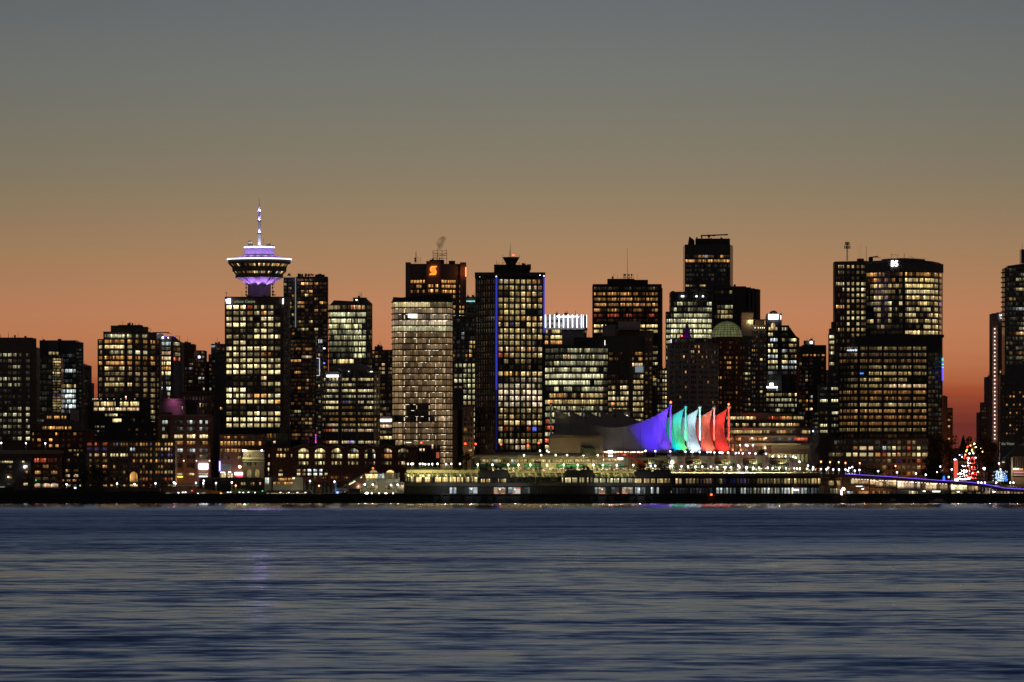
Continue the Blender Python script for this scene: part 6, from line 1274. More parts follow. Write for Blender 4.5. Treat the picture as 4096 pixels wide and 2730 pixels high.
# low platform canopies, sheds and the commuter train
b = Bld('ferry_dock', 'low green lit dock sheds with slatted glass walls at the waterline', 'dock', 'black', 2858, 1060)
b.block([(905, 2858), (1065, 2858)], 1966, depth=8, name='roof', mat='black', Yr=2858) if False else None
b.block([(905, 2860), (960, 2860), (1010, 2860), (1065, 2860)], [1970, 1955, 1955, 1968], 1972, name='roof', mat='olive', depth=10)
b.block([(1065.5, 2860), (1245, 2860)], 1962, 1970, name='roof', mat='dark', depth=10)
b.block([(905, 2862), (1245, 2862)], 1969.5, name='wall', depth=6)
b.facade([(905, 2862), (1245, 2862)], Cb(908, 1062, 22, .8), [1981], 11, ['~0123453:q'], 'q', 2); b.facade([(905, 2862), (1245, 2862)], Cb(1066, 1222, 20, 1.2), [1981], 17, ['~455564:y'], 'y', 2)
for u, v, c, s_ in ((911, 1970, (1, 1, .9), 5), (922, 1970, (1, 1, .9), 5), (958, 1970, (1, 1, .9), 5), (973, 1971, (1, 1, .9), 5), (994, 1970, (1, 1, .9), 5), (1020, 1971, (1, 1, .9), 5), (1050, 1965, (.1, 1, .5), 2), (1122, 1971, (1, 1, .8), 5), (1155, 1971, (1, 1, .8), 5), (1190, 1971, (1, 1, .8), 5), (1222, 1971, (1, 1, .8), 5)):
    b.panel(u-2.5, u+2.5, v-1.2, v+1.2, c, s_, 2858, 'strip_lamp')
for u in (950, 990): plight('green_lamp', P(u, 1950, 2856), 60, (.1, 1, .5), b.o, .2)
b.finish()
b = Bld('rail_sheds', 'long dark low sheds with faint lights along the left shore', 'shed', 'dark', 2862, 720)
b.block([(600, 2864), (655, 2864)], 1962, 1990, depth=8); b.block([(655.5, 2862), (720, 2862), (790, 2862), (880, 2862)], [1958, 1945, 1950, 1966], depth=10, mat='tan', name='roof')
b.facade([(655, 2861.5), (880, 2861.5)], Cb(657, 690, 5, 1)+Cb(725, 740, 2, 1)+Cb(803, 825, 5, 1), [1977], 13, ['2 3 3 2 2 3 4 5 4 5 4 3:q'], 'q', 1)
for u, v, c, s_ in ((731, 1970, (1, .35, .15), 6), (742, 1970, (.8, .8, 1), 4), (714, 1972, (.6, .7, 1), 4), (740, 1981, (1, .3, .05), 2), (757, 1982, (1, .35, .05), 2), (792, 1975, (.8, .9, .8), 3), (768, 1964, (1, .15, .08), 1.6)): b.panel(u-3, u+3, v-2, v+2, c, s_, 2857, 'lamp')
for u in (885, 0): 
    if u: b.panel(880, 888, 1972, 1990, (1, .35, .06), 2.4, 2857, 'orange_lamp'); plight('orange_lamp', P(885, 1976, 2853), 500, (1, .3, .05), b.o, .3)
b.block([(60, 2868), (150, 2868)], 1962, depth=8, mat='black'); b.block([(150.5, 2866), (600, 2866)], [1958, 1950], depth=8, mat='black'); b.block([(420, 2858), (640, 2858)], 1952, 1968, depth=6, mat='dark', name='container'); b.block([(-60, 2862), (60, 2862)], 1950, depth=10, mat='black')
b.finish()

def rail_car(u0, first=None):
    global _rc
    Y = 2858; x0 = X(u0, Y); Lc = 66*Y/F
    if first is None:
        o = thing('rail_car', '', 'train car', (x0, Y, 4.8))
        mb = MB(); mb.box(x0+.3, x0+Lc-.3, Y, Y+3, 5.8, Z(1952, Y)); 
        mb.hexa([(x0+.3, Y, Z(1952, Y)), (x0+Lc-.3, Y, Z(1952, Y)), (x0+Lc-.3, Y+3, Z(1952, Y)), (x0+.3, Y+3, Z(1952, Y)), (x0+.8, Y+.8, Z(1949, Y)), (x0+Lc-.8, Y+.8, Z(1949, Y)), (x0+Lc-.8, Y+2.2, Z(1949, Y)), (x0+.8, Y+2.2, Z(1949, Y))]); mb.make('body', M['dark'], o)
        mb = MB()
        for k in (1.5, 2.8, Lc-2.8, Lc-1.5): mb.rod((x0+k, Y-.02, 5.2), (x0+k, Y+3, 5.2), .45, 10)
        mb.make('bogie', M['black'], o)
        for row, (va, vb, n) in enumerate(((1960, 1957.4, 8), (1970, 1967, 7))):
            for k in range(n):
                xa = x0+1+k*(Lc-2)/n; glow_mesh('window', [([(xa, Y-.05, Z(va, Y)), (xa+.62, Y-.05, Z(va, Y)), (xa+.62, Y-.05, Z(vb, Y)), (xa, Y-.05, Z(vb, Y))], (.5, .48, .28) if (k+row) % 3 else (.15, .14, .09), [[k*3, 5], [k*3+1, 5], [k*3+1, 6], [k*3, 6]])], M['win'], o)
        return o
    o = first.copy(); COL.objects.link(o); o.location.x = x0
    for c in first.children: d = c.copy(); COL.objects.link(d); d.parent = o
    return o
rc = None
for k, u0 in enumerate((1326, 1394, 1462, 1530, 1598-22)):
    o = rail_car(u0, rc); rc = rc or o; o['group'] = 'commuter rail cars coupled along the shore'
    o['label'] = ('dark two-deck rail car at the escalator end of the train', 'dark two-deck rail car, second from the escalator end of the train', 'dark two-deck rail car in the middle of the train', 'dark two-deck rail car, second from the pier end of the train', 'dark two-deck rail car at the pier end of the train')[k]
o = thing('floodlight', 'brilliant white floodlight on the shore in front of the rail cars', 'floodlight', P(1467, 1990, 2853))
mb = MB(); mb.cyl(X(1467, 2853), 2853, 4.5, Z(1980, 2853), .15); mb.make('post', M['steel'], o); mb = MB(); mb.sphere(P(1467, 1977, 2853), .85, 10, 6); mb.make('lamp_head', emimat('flood_head', (1, .98, .85), 30), o)
plight('bulb', P(1467, 1977, 2851.8), 900, (1, .97, .8), o, .5)
for k, u in enumerate((1487, 1516, 1541, 1546, 1572)):
    o = thing('ground_lamp', 'small round lamp at the foot of the rail cars', 'lamp', P(u, 1980, 2856), 'small lamps along the rail track'); mb = MB(); mb.sphere(P(u, 1975, 2856), .35, 8, 5); mb.make('globe', emimat('track_lamp', (1, .85, .6), 9), o); mb = MB(); mb.cyl(X(u, 2856), 2856, 4.5, Z(1977, 2856), .08); mb.make('post', M['steel'], o)

# ================================================================ THE PIER (trade centre base)
b = Bld('pier_building', 'long dark pier building with lit lower windows, glass awnings and a cream promenade edge', 'pier building', 'dark', 2853, 2400)
Yp = 2854
b.block([(1618, Yp), (3278, Yp)], 1893, depth=34, name='deck', vb=1886 if False else None, mat='black')
# lit upper openings
L2 = [(1643, 1686), (1690, 1730), (1740, 1764), (1769, 1793), (1799, 1823), (1828, 1852), (1858, 1881), (1887, 1909)]
pl = [(1618, Yp), (3278, Yp)]
b.facade(pl, L2, [1920], 21, ['8 7 8 8 9 8 7 6:y'], 'y', 4, shape='rect')
b.facade(pl, [(1622, 1637)], [1920], 16, ['3:g'], 'g', 3)
b.facade(pl, [(1924, 1939), (1945, 1960), (1963, 1967), (1992, 1996), (2003, 2024)], [1924], 15, ['6 6 2 5 6:y'], 'y', 3)
b.facade(pl, [(2040, 2062), (2066, 2090), (2094, 2120), (2205, 2230)], [1922], 14, ['1 1 1 .:y'], 'y', 4)
b.facade(pl, [(2248, 2252), (2261, 2283), (2289, 2309), (2318, 2340), (2345, 2354), (2362, 2369)], [1922], 21, ['7 7 6 6 6 4:w'], 'w', 4)
b.facade(pl, [(2376, 2393), (2400, 2421), (2429, 2450), (2456, 2476), (2485, 2505), (2511, 2529), (2531, 2535)], [1924], 20, ['5 6 6 5 6 4 4:q'], 'q', 4)
b.facade(pl, [(2539, 2565), (2571, 2597), (2604, 2620), (2629, 2652), (2656, 2680)], [1926], 21, ['6 6 5 5 3:y'], 'q', 5)
c3 = Cc(2694, 13.55, 44, 9)
b.facade(pl, c3, [1926], 22, ['. 6p 6p . 5p 5 4 2 2v 3p 3p 3p . . 4 2b . 2b 2b . 3v 3v . . . 3 3 3 3 3 4 3 2 6 6 6 7 4 4 5 4 6 6 6:y'], 'y', 2)
mb = MB()
for u in [2687.5+13.55*k for k in range(45)]: slab(mb, pl, u-1.6, u+1.6, Z(1984, Yp), Z(1906, Yp), 0, 1.2)
mb.make('fins', M['dark'], b.o)
b.ledge(pl, 2685, 3278, 1896.5, 1906, 1.4, 'tan', 'edge_beam'); b.ledge(pl, 2685, 3278, 1939, 1944, 1.35, 'dark', 'edge_beam'); b.ledge(pl, 1618, 2684, 1932.5, 1945, .5, 'dark', 'edge_beam')
# wharf level
b.facade(pl, [(1799, 1825), (1858, 1910), (1975, 2022), (2033, 2082), (2091, 2120), (2380, 2389), (2394, 2421), (2430, 2476), (2488, 2531), (2541, 2545), (2547, 2559), (2561, 2581), (2604, 2617), (2627, 2635)], [1965], 30,
    ['7 5 4m 4 2 4 4m 2 4m 5 7 3 7 6:c'], 'c', 3)
b.facade(pl, [(2684, 2688), (2798, 2803)], [1969], 8, ['7:w', ], 'w', 1)
b.facade(pl, c3, [1966], 27, ['. . . . . . . . . . . . . 4 5 4 5 6 3 . 5 5 2 4 4q 3 5q 5 6 5m 5 4q 5 6 7 8m 5 4 5 5 4 3 2 .:c'], 'c', 2)
for (a, c) in ((1976, 1994), (2003, 2020), (2050, 2060), (2395, 2420), (2468, 2476), (2489, 2500), (2500, 2510)): b.panel(a, c, 1972, 1980, (1, .22, .04), .9, Yp-.3, 'barrier', .2)  # barriers glow by emission so they look lit
b.panel(2061, 2081, 1956, 1976, (.8, .75, .65), .7, Yp-.35, 'booth', .2); b.panel(2060, 2082, 1952, 1956, (.8, .12, .08), .7, Yp-.35, 'booth_roof', .2); b.panel(3177, 3196, 1958, 1965, (1, .35, .3), 1.6, Yp-1.4, 'sign_strip', .2); b.panel(3175, 3193, 1958, 1962, (1, .97, .95), 6, Yp-1.7, 'lamp', .2)  # booth and its roof also glow by themselves to look lit
# glass awnings
for a, c in ((1617, 1912), (2035, 2257), (2374, 2538)):
    mb = MB(); mb.hexa([(X(a-4 if a < 1700 else a, Yp), Yp-4.5, Z(1909, Yp)), (X(c, Yp), Yp-4.5, Z(1909, Yp)), (X(c, Yp), Yp-.1, Z(1909, Yp)), (X(a, Yp), Yp-.1, Z(1909, Yp)), (X(a+10, Yp), Yp-.6, Z(1895.5, Yp)), (X(c-6, Yp), Yp-.6, Z(1895.5, Yp)), (X(c-6, Yp), Yp-.1, Z(1895.5, Yp)), (X(a+10, Yp), Yp-.1, Z(1895.5, Yp))])
    mb.make('awning', M['vaultglass'], b.o)
    n = int((c-a)/6.5); mb = MB()
    for k in range(n):
        u = a+4+k*6.5; mb.rod((X(u+6, Yp), Yp-4.65, Z(1908.3, Yp)), (X(u, Yp), Yp-.75, Z(1896, Yp)), .10 if k % 4 else .5, 4)
    mb.make('awning_ribs', M['cream'], b.o)
    for k in range(int((c-a)/42)): plight('awning_lamp', P(a+24+k*42, 1903, 2847), 70, (.95, 1, .4), b.o, .3)
# promenade edge with railings
for a, c, v0 in ((1626, 1913, 1880), (2035, 2257, 1886), (2374, 2538, 1886), (2685, 3290, 1891)):
    b.ledge([(1618, 2861), (3300, 2861)], a, c, v0, 1894, .25, 'cream', 'parapet'); mb = MB()
    for k in range(int((c-a)/3.2)): u = a+k*3.2; mb.box(X(u, Yp)-.04, X(u, Yp)+.04, Yp-.24, Yp-.16, Z(v0, Yp), Z(v0-8, Yp))
    mb.box(X(a, Yp), X(c, Yp), Yp-.25, Yp-.15, Z(v0-7.4, Yp), Z(v0-8.4, Yp)); mb.box(X(a, Yp), X(c, Yp), Yp-.25, Yp-.15, Z(v0-3.6, Yp), Z(v0-4.1, Yp)); mb.make('railing', M['cream'], b.o)
for a, c in ((1914, 2034), (2258, 2374), (2537, 2684)):
    mb = MB(); mb.box(X(a, 2850.5), X(c, 2850.5), 2850.5, 2858, Z(1911, Yp), Z(1886, Yp)); h_ = (c-a)/2
    mb.box(X(a+8, 2850.4), X(a+h_-4, 2850.4), 2850.9, 2857, Z(1886, Yp), Z(1880.5, Yp)); mb.box(X(a+h_+4, 2850.4), X(c-2, 2850.4), 2850.9, 2857, Z(1886, Yp), Z(1880.5, Yp)); mb.make('planter_block', M['dark'], b.o)
# end of the pier: stair block
b.block([(3284, Yp-1), (3366, Yp-1)], [1912, 1912], depth=10, mat='tan', name='stair_block', Yr=Yp-1); b.facade([(3284, Yp-1), (3366, Yp-1)], [(3315, 3335), (3347, 3361)], [1934], 20, ['6 7:y'], 'y', 3); b.facade([(3284, Yp-1), (3366, Yp-1)], [(3321, 3330), (3333, 3340), (3344, 3352), (3354, 3360)], [1966], 22, ['2345:q'], 'q', 2)
b.ledge([(3284, Yp-1), (3366, Yp-1)], 3277, 3296, 1945, 1984, .3, 'pale', 'gate'); b.panel(3362, 3370, 1960, 1982, (1, .8, .8), 2.2, 2849, 'light_strip'); b.block([(3284, 2851), (3318, 2851)], [1902, 1911], 1913, name='canopy', mat='cream', depth=4)
mb = MB(); mb.hexa([P(3338, 1920, 2850), P(3345, 1920, 2850), P(3345, 1920, 2852), P(3338, 1920, 2852), P(3356, 1978, 2850), P(3364, 1978, 2850), P(3364, 1978, 2852), P(3356, 1978, 2852)][4:]+[P(3338, 1920, 2850), P(3345, 1920, 2850), P(3345, 1920, 2852), P(3338, 1920, 2852)]); mb.make('stair_flight', M['tan'], b.o)
plight('sodium_bulb', P(3374, 1957, 2848), 1300, (1, .35, .1), b.o, .3); mb = MB(); mb.sphere(P(3374, 1957, 2848), .8, 8, 5); mb.make('sodium_lamp', emimat('sodium', (1, .42, .15), 16), b.o)
b.panel(2841, 2849, 1976, 1983, (1, .1, .02), 5, 2847, 'beacon')
mb = MB(); mb.hexa([P(2160, 1945, 2848), P(2250, 1930, 2848), P(2250, 1930, 2850), P(2160, 1945, 2850), P(2160, 1943, 2848), P(2250, 1926, 2848), P(2250, 1926, 2850), P(2160, 1943, 2850)]); mb.make('gangway', M['tan'], b.o)
for u, e_ in ((1780, 260), (1885, 200), (2000, 200), (2060, 200), (2410, 200), (2560, 260)): plight('wharf_lamp', P(u, 1958, 2847.5), e_, (.85, .9, 1), b.o, .3)
b.finish(100)
o = thing('gantry', 'tall dark steel boarding gantry standing at the pier face', 'gantry', (X(2150, 2847), 2847, 4.5)); mb = MB()
for u in (2141, 2148, 2158, 2163): mb.rod((X(u, 2847), 2846+(u % 2)*2, 4.5), (X(u, 2847), 2846+(u % 2)*2, Z(1848, 2847)), .22)
mb.box(X(2136, 2847), X(2164, 2847), 2845.5, 2849, Z(1853, 2847), Z(1846, 2847)); mb.rod(P(2147, 1848, 2847), P(2147, 1770, 2847), .1)
for k in range(8): mb.rod(P(2148, 1960-k*13, 2846), P(2163, 1950-k*13, 2846), .1)
mb.make('frame', M['dark'], o); mb = MB(); mb.box(X(2131, 2847), X(2144, 2847), 2845.6, 2848, Z(1946, 2847), Z(1936, 2847)); mb.box(X(2116, 2847), X(2126, 2847), 2845.6, 2848, Z(1914, 2847), Z(1906, 2847)); mb.make('box', M['cream'], o)

# pavilion with a curved cream roof on the promenade
b = Bld('promenade_pavilion', 'long cream pavilion with a rounded roof edge, green awnings and lit windows', 'pavilion', 'cream', 2886, 2150)
pl = [(1885, 2900), (1888, 2892), (1900, 2887), (1925, 2886), (2385, 2886), (2402, 2888), (2410, 2893)]
b.block(pl, [1838]*7, 1895, depth=16, Yr=2886)
n = len(pl); 
def ringz(off, v):  return [(x_, y_) for x_, y_ in off]
mb = MB(); out = []
for (dy, v) in ((0, 1838), (-3.2, 1833), (-3.6, 1828), (-2.4, 1823.5), (1.0, 1820)):
    out.append([(X(u, Y)-(0 if 1925 <= u <= 2385 else (.6 if u < 2000 else -.6))*(-dy/3.6 if dy < 0 else 0)*1.5, Y+dy, Z(v, 2886)) for u, Y in pl])
for r_ in out: mb.v += r_
for j in range(len(out)-1):
    for i in range(n-1): a = j*n+i; mb.f.append((a, a+1, a+1+n, a+n))
mb.make('roof_edge', M['cream'], b.o, smooth=True)
b.block([(1892, 2892), (1960, 2888), (2100, 2887), (2250, 2887), (2400, 2892)], [1822, 1812, 1810, 1812, 1820], 1838, depth=14, mat='dark', name='roof', Yr=2887)
b.facade([(1925, 2886), (2385, 2886)], [(1927, 1942), (1944, 1956), (1958, 1972), (1975, 1987), (1989, 2002), (2012, 2035), (2046, 2053), (2057, 2062), (2069, 2090), (2092, 2113), (2126, 2150), (2153, 2176), (2178, 2200), (2202, 2234), (2243, 2255), (2260, 2275), (2278, 2290), (2294, 2316), (2318, 2330), (2334, 2347), (2350, 2375), (2378, 2384)], [1845.5], 12,
    ['6 6 4 6c 7 2 6c 5c 5 5 6 7 7 7 7 6 6 6 6 6 6 6:y'], 'y', 4)
for a, c in ((1893, 1925), (1930, 2000), (2006, 2070), (2100, 2162), (2226, 2290), (2292, 2334), (2394, 2446), (2480, 2493)):
    mb = MB(); i0 = 0; Y = 2884.5
    for k in range(7):
        an = math.pi/2*k/6; dy = -3*math.sin(an); zz = Z(1857, 2886)-(1-math.cos(an))*13*2886/F
        w = 3*math.sin(an)*.13
        mb.v += [(X(a, Y)-w, Y+dy, zz), (X(c, Y)+w, Y+dy, zz), (X(c, Y)+w, Y+dy, zz-.12), (X(a, Y)-w, Y+dy, zz-.12)]
        if k:
            q0 = 4*(k-1); mb.f += [(q0, q0+1, q0+5, q0+4), (q0+3, q0+7, q0+6, q0+2), (q0, q0+4, q0+7, q0+3), (q0+1, q0+2, q0+6, q0+5)]
    mb.make('awning', M['greenglass'], b.o)
b.ledge([(1885, 2887), (2600, 2887)], 1925, 2500, 1852.5, 1856, 2.4, 'cream', 'cornice'); b.ledge([(1885, 2887), (2600, 2887)], 2070, 2100, 1856, 1872, 2.0, 'cream', 'wall_panel'); b.ledge([(1885, 2887), (2600, 2887)], 2164, 2226, 1856, 1872, 2.0, 'cream', 'wall_panel'); b.ledge([(1885, 2887), (2600, 2887)], 2335, 2393, 1856, 1872, 2.0, 'cream', 'wall_panel'); b.ledge([(1885, 2887), (2600, 2887)], 2447, 2480, 1856, 1872, 2.0, 'cream', 'wall_panel')
b.facade([(1925, 2885.9), (2385, 2885.9)], Cb(2036, 2256, 26, 1.5)+Cb(2376, 2384, 1, 1), [1877], 10, ['~2345564:y'], 'y', 1)
b.finish()
b = Bld('restaurant', 'glowing orange open fronted restaurant with a bright kiosk under the sails', 'restaurant', 'cream', 2887, 2480)
b.block([(2386, 2889), (2575, 2889)], 1828, 1895, depth=12); b.block([(2384, 2886), (2580, 2886)], 1801, 1806, depth=14, name='roof', mat='dark'); b.block([(2386, 2897), (2575, 2897)], 1806, 1828.5, depth=2, name='back_wall', mat='pinkwall'); b.block([(2384, 2888), (2580, 2888)], 1827, 1830, depth=9, name='floor', mat='redbrick')
for k in range(16):
    u = 2388+k*12.2; mb = MB(); mb.cyl(X(u, 2887), 2887, Z(1828, 2887), Z(1806, 2887), .12); mb.make('column', M['cream'], b.o)
rg = random.Random(4)
quads = []
for k in range(60):
    u = rg.uniform(2388, 2572); x_, y_, z_ = P(u, 1809+rg.uniform(-1, 1.6), 2886.5); s_ = .16
    quads.append(([(x_-s_, y_, z_-s_), (x_+s_, y_, z_-s_), (x_+s_, y_, z_+s_), (x_-s_, y_, z_+s_)], (6, 3.6, 2.2), [[0, 0]]*4))
glow_mesh('string_lights', quads, M['glow'], b.o)
for k in range(10): plight('interior_lamp', P(2396+k*19, 1809, 2893), 700, (1, .30, .10), b.o, .3, 'SPOT', P(2396+k*19, 1840, 2892), 2.6)
b.panel(2432, 2451, 1803, 1813, (1, .9, .8), 7, 2884, 'sign_panel'); b.panel(2433, 2451, 1821, 1827, (1, .93, .85), 4, 2884, 'kiosk_light'); b.panel(2471, 2492, 1831, 1839, (.8, .85, 1), 4, 2883, 'sign_panel'); b.panel(2490, 2505, 1816, 1824, (1, .08, .05), .9, 2895, 'sign_panel')
b.facade([(2386, 2888.9), (2575, 2888.9)], Cb(2408, 2490, 18, 1), [1842], 10, ['~5678:y'], 'y', 1)
plight('kiosk_lamp', P(2441, 1818, 2881), 900, (1, .8, .6), b.o, .4, 'SPOT', P(2441, 1880, 2882), 2.4)
b.facade([(2386, 2888.8), (2575, 2888.8)], Cb(2392, 2545, 18, 2), [1878], 11, ['~3456:y'], 'y', 1)
b.finish()

# red truss stair
o = thing('truss_stair', 'red steel truss stair slanting down between the restaurant and the terraces', 'stair', P(2560, 1893, 2874)); mb = MB()
for dy in (0, 3): mb.rod(P(2512, 1828, 2874+dy), P(2530, 1826, 2874+dy), .2); mb.rod(P(2530, 1826, 2874+dy), P(2605, 1874, 2874+dy), .25); mb.rod(P(2512, 1833, 2874+dy), P(2598, 1880, 2874+dy), .2)
for k in range(10): mb.rod(P(2530+k*7.5, 1826+k*4.8, 2874), P(2536+k*7, 1843+k*4.2, 2874), .12); 
mb.rod(P(2528, 1830, 2874), P(2528, 1893, 2874), .2); mb.rod(P(2559, 1850, 2874), P(2559, 1893, 2874), .2); mb.make('truss', M['redfabric'], o)
mb = MB(); mb.hexa([P(2530, 1826, 2874), P(2605, 1874, 2874), P(2605, 1874, 2877), P(2530, 1826, 2877), P(2530, 1824.5, 2874), P(2605, 1872.5, 2874), P(2605, 1872.5, 2877), P(2530, 1824.5, 2877)]); mb.make('roof', M['tan'], o)

# terraces with green barrel vaults and brown pylons, deck under the sails
b = Bld('terrace_building', 'cream stepped terrace building with green glass barrel vaults and brown pylons under the sails', 'terrace', 'cream', 2872, 2900)
b.block([(2550, 2878), (3190, 2878)], [1835, 1835], depth=20, mat='tan', name='wall', Yr=2878)
b.block([(2545, 2876), (3170, 2876)], 1832, 1840, depth=60, name='deck', mat='dark')
vaults = [(2585, 2612), (2655, 2708), (2743, 2826), (2859, 2940), (2972, 3048), (3080, 3160)]
for a, c in vaults:
    for (va, vb, y0, dep, ua, uc) in ((1839, 1856, 2874, 4.5, a+(c-a)*.35, a+(c-a)*.82), (1856, 1873, 2869, 6, a, c)):
        mb = MB(); n = 8; hz = (vb-va)*2870/F
        for s, u in enumerate((ua, uc)):
            for k in range(n+1):
                an = math.pi/2*k/n
                ex = (hz*.9)*(1-math.cos(an))*0 + (hz*.8*(math.sin(an)) if s else 0)
                mb.v.append((X(u, y0)+(0 if not s else hz*.75*math.sin(an)), y0+dep*.5-dep*math.sin(an)*.9, Z(vb, 2872)+hz*math.cos(an)))
        for k in range(n): mb.f.append((k, k+1, n+2+k, n+1+k))
        e1 = len(mb.v); mb.v += [(X(uc, y0), y0+dep*.5, Z(vb, 2872)), (X(ua, y0), y0+dep*.5, Z(vb, 2872))]
        mb.f.append(tuple(range(n+1, 2*n+2))+(e1,)); mb.f.append(tuple(reversed(range(n+1)))+(e1+1,)); mb.make('glass_vault', M['vaultglass'], b.o)
        mb = MB()
        for j in range(int((uc-ua)/7)+1):
            u = ua+j*7
            for k in range(n):
                p0, p1 = [(X(u, y0), y0+dep*.5-dep*math.sin(math.pi/2*kk/n)*.9-.08, Z(vb, 2872)+hz*math.cos(math.pi/2*kk/n)+.05) for kk in (k, k+1)]; mb.rod(p0, p1, .10 if j else .3, 4)
        mb.make('vault_ribs', M['cream'], b.o)
        mb = MB(); mb.box(X(ua+5, y0), X(ua+(uc-ua)*.6, y0), y0-dep*.3, y0-dep*.3+.3, Z(vb-5, 2872)-.2, Z(vb-5, 2872)); mb.make('vault_lamp', emimat('vault_lamp', (.95, 1, .75), 2.2), b.o)
        plight('vault_bulb', (X((ua+uc)/2, y0), y0-dep*.6-1.2, Z(vb-6, 2872)), 420, (1, .95, .45), b.o, .3, 'SPOT', (X((ua+uc)/2, y0), y0+1, Z(vb, 2872)), 2.3)
for a, c, vt in ((2709, 2740, 1826), (2827, 2857, 1826), (2942, 2971, 1829), (3049, 3078, 1831), (3157, 3186, 1836)):
    b.block([(a, 2866), (c, 2866)], vt, 1895, depth=8, mat='pinkwall', name='pylon')
    mb = MB(); mb.v = [(X((a+c)/2, 2865.8)+.52*math.cos(2*math.pi*k/16), 2865.75, Z(vt+18, 2866)+1.7*math.sin(2*math.pi*k/16)) for k in range(16)]; mb.v += [(x_, 2866, z_) for x_, y_, z_ in mb.v]; mb.f = [tuple(range(16))]+[(k, (k+1) % 16, 16+(k+1) % 16, 16+k) for k in range(16)]; mb.make('oval_emblem', M['dark'], b.o)
for a, c, t_ in ((2682, 2709, 'lilac'), (2801, 2827, 'pale'), (2916, 2941, 'pale'), (3024, 3048, 'pale'), (3145, 3157, 'pale')): b.block([(a, 2871), (c, 2871)], 1826, 1895, depth=6, mat=t_, name='wall_panel')
for a, c in ((2742, 2800), (2859, 2915), (2972, 3023), (3080, 3144)):
    b.block([(a, 2873), (c, 2873)], 1836, 1843, depth=3, mat='redbrick', name='fascia')
mb = MB()
for k in range(150): u = 2628+k*3.6; mb.box(X(u, 2874.5)-.04, X(u, 2874.5)+.04, 2874.4, 2874.5, Z(1833, 2875), Z(1824, 2875))
mb.box(X(2628, 2874.5), X(3168, 2874.5), 2874.4, 2874.5, Z(1824.8, 2875), Z(1823.8, 2875)); mb.make('railing', M['cream'], b.o)
rg = random.Random(21); quads = []
for k in range(380):
    u = rg.uniform(1960, 3290); v = rg.uniform(1872, 1892) if u > 2560 else rg.uniform(1872, 1884); x_, y_, z_ = P(u, v, 2858); s_ = rg.uniform(.08, .25); t = rg.choice(((1.4, 1.3, .6), (1, .95, .5), (1.8, 1.7, 1.2), (.8, .1, .05), (.5, .7, .4), (.5, .5, .25)))
    quads.append(([(x_-s_*1.8, y_, z_-s_), (x_+s_*1.8, y_, z_-s_), (x_+s_*1.8, y_, z_+s_*.6), (x_-s_*1.8, y_, z_+s_*.6)], t, [[0, 0]]*4))
glow_mesh('terrace_glow_specks', quads, M['glow'], b.o, kind='stuff')  # glowing specks stand in for lit people and tables
b.block([(2624, 2880), (2684, 2880)], [1832, 1832], 1850, depth=4, mat='redbrick', name='fascia'); b.block([(2510, 2880), (2585, 2880)], [1842, 1832], 1895, depth=6, mat='cream', name='stair_wall')
b.finish()

# terraced building right of the sails
b = Bld('terraced_building', 'wide banded terraced building with lit strip floors to the right of the red sail', 'building', 'pinkwall', 2985, 3060)
b.block([(2868, 2996), (3165, 2990), (3222, 2996)], [1650, 1655, 1660], depth=20, mat='black', Yr=2990); b.block([(2868, 2986), (3180, 2984), (3243, 2992)], [1712]*3, depth=22, Yr=2984); b.block([(2868, 2982), (3190, 2980), (3250, 2990)], [1743]*3, 1752, depth=22, name='band', Yr=2980)
b.ledge([(2868, 2982), (3190, 2980), (3250, 2990)], 2980, 3240, 1774, 1781, 2.0, 'cream', 'canopy', 2980)
b.block([(3085, 2979), (3240, 2979)], 1781, depth=10, mat='tan', name='wall')
b.facade([(2868, 2996), (3165, 2990), (3222, 2996)], Cb(2904, 3024, 9, 1.5)+Cb(3074, 3168, 7, 1.5)+Cb(3174, 3215, 3, 1.5), [1673], 12, ['7 6 8 7 6 7 8 7 6 3r 6r 4r 5r 7o 7o 7o 6 5 5:y'], 'y', 3)
b.facade([(2868, 2996), (3165, 2990), (3222, 2996)], Cb(2904, 3100, 15, 1.5)+Cb(3104, 3168, 5, 1)+Cb(3170, 3200, 2, 1), [1700], 12, ['6 5 1 6 1 6 5 . 5 . 5 9w 6 5 5 7 6 7 7 6 6o 5o:y'], 'y', 3)
p_ = [(2868, 2986), (3180, 2984), (3243, 2992)]
b.facade(p_, Cb(2920, 3078, 12, 1)+Cb(3106, 3170, 5, 1.5)+Cb(3207, 3240, 2, 1), [1729], 13, ['6 6 6 6 5 6 6 6 6 6 5 5 6o 6 6o 3 3 6 6:y'], 'y', 3)
b.facade(p_, Cb(2870, 2900, 3, 2)+Cb(2905, 2965, 4, 4)+[(2997, 3020), (3022, 3045), (3046, 3066), (3097, 3132), (3150, 3167), (3175, 3230)], [1757], 14, ['6 6 6 6 6 5 6 6 7 7 3c 3c 6r:o'], 'o', 4)
b.facade(p_, Cb(2870, 2980, 10, 3)+[(3028, 3066), (3078, 3090), (3108, 3134)], [1792], 26, ['4 5 5 5 4 5 5 4 5 5 3 3 4r:o'], 'o', 2)
for u, v in ((3008, 1750), (3063, 1750)): b.panel(u-4, u+4, v-4, v+4, (1, .85, .6), 5, 2982, 'lamp')
mb = MB()
for u in (2902, 2941, 2878): mb.box(X(u-3, 2981), X(u+3, 2981), 2980, 2982, Z(1840, 2981), Z(1745, 2981))
mb.make('column', M['redbrick'], b.o)
mb = MB()
for k in range(10):
    u = 3078+k*16.5; slab(mb, [(3060, 2970), (3250, 2970)], u-4.5, u+4.5, Z(1848, 2970), Z(1818, 2970), 0, .6)
mb.make('buttress', M['cream'], b.o); b.block([(3070, 2970.3), (3230, 2970.3)], 1816, mat='tan', name='wall', depth=5)
for u in (3086, 3110, 3136, 3165, 3190): plight('wall_lamp', P(u, 1830, 2964), 300, (.95, 1, .5), b.o, .3)
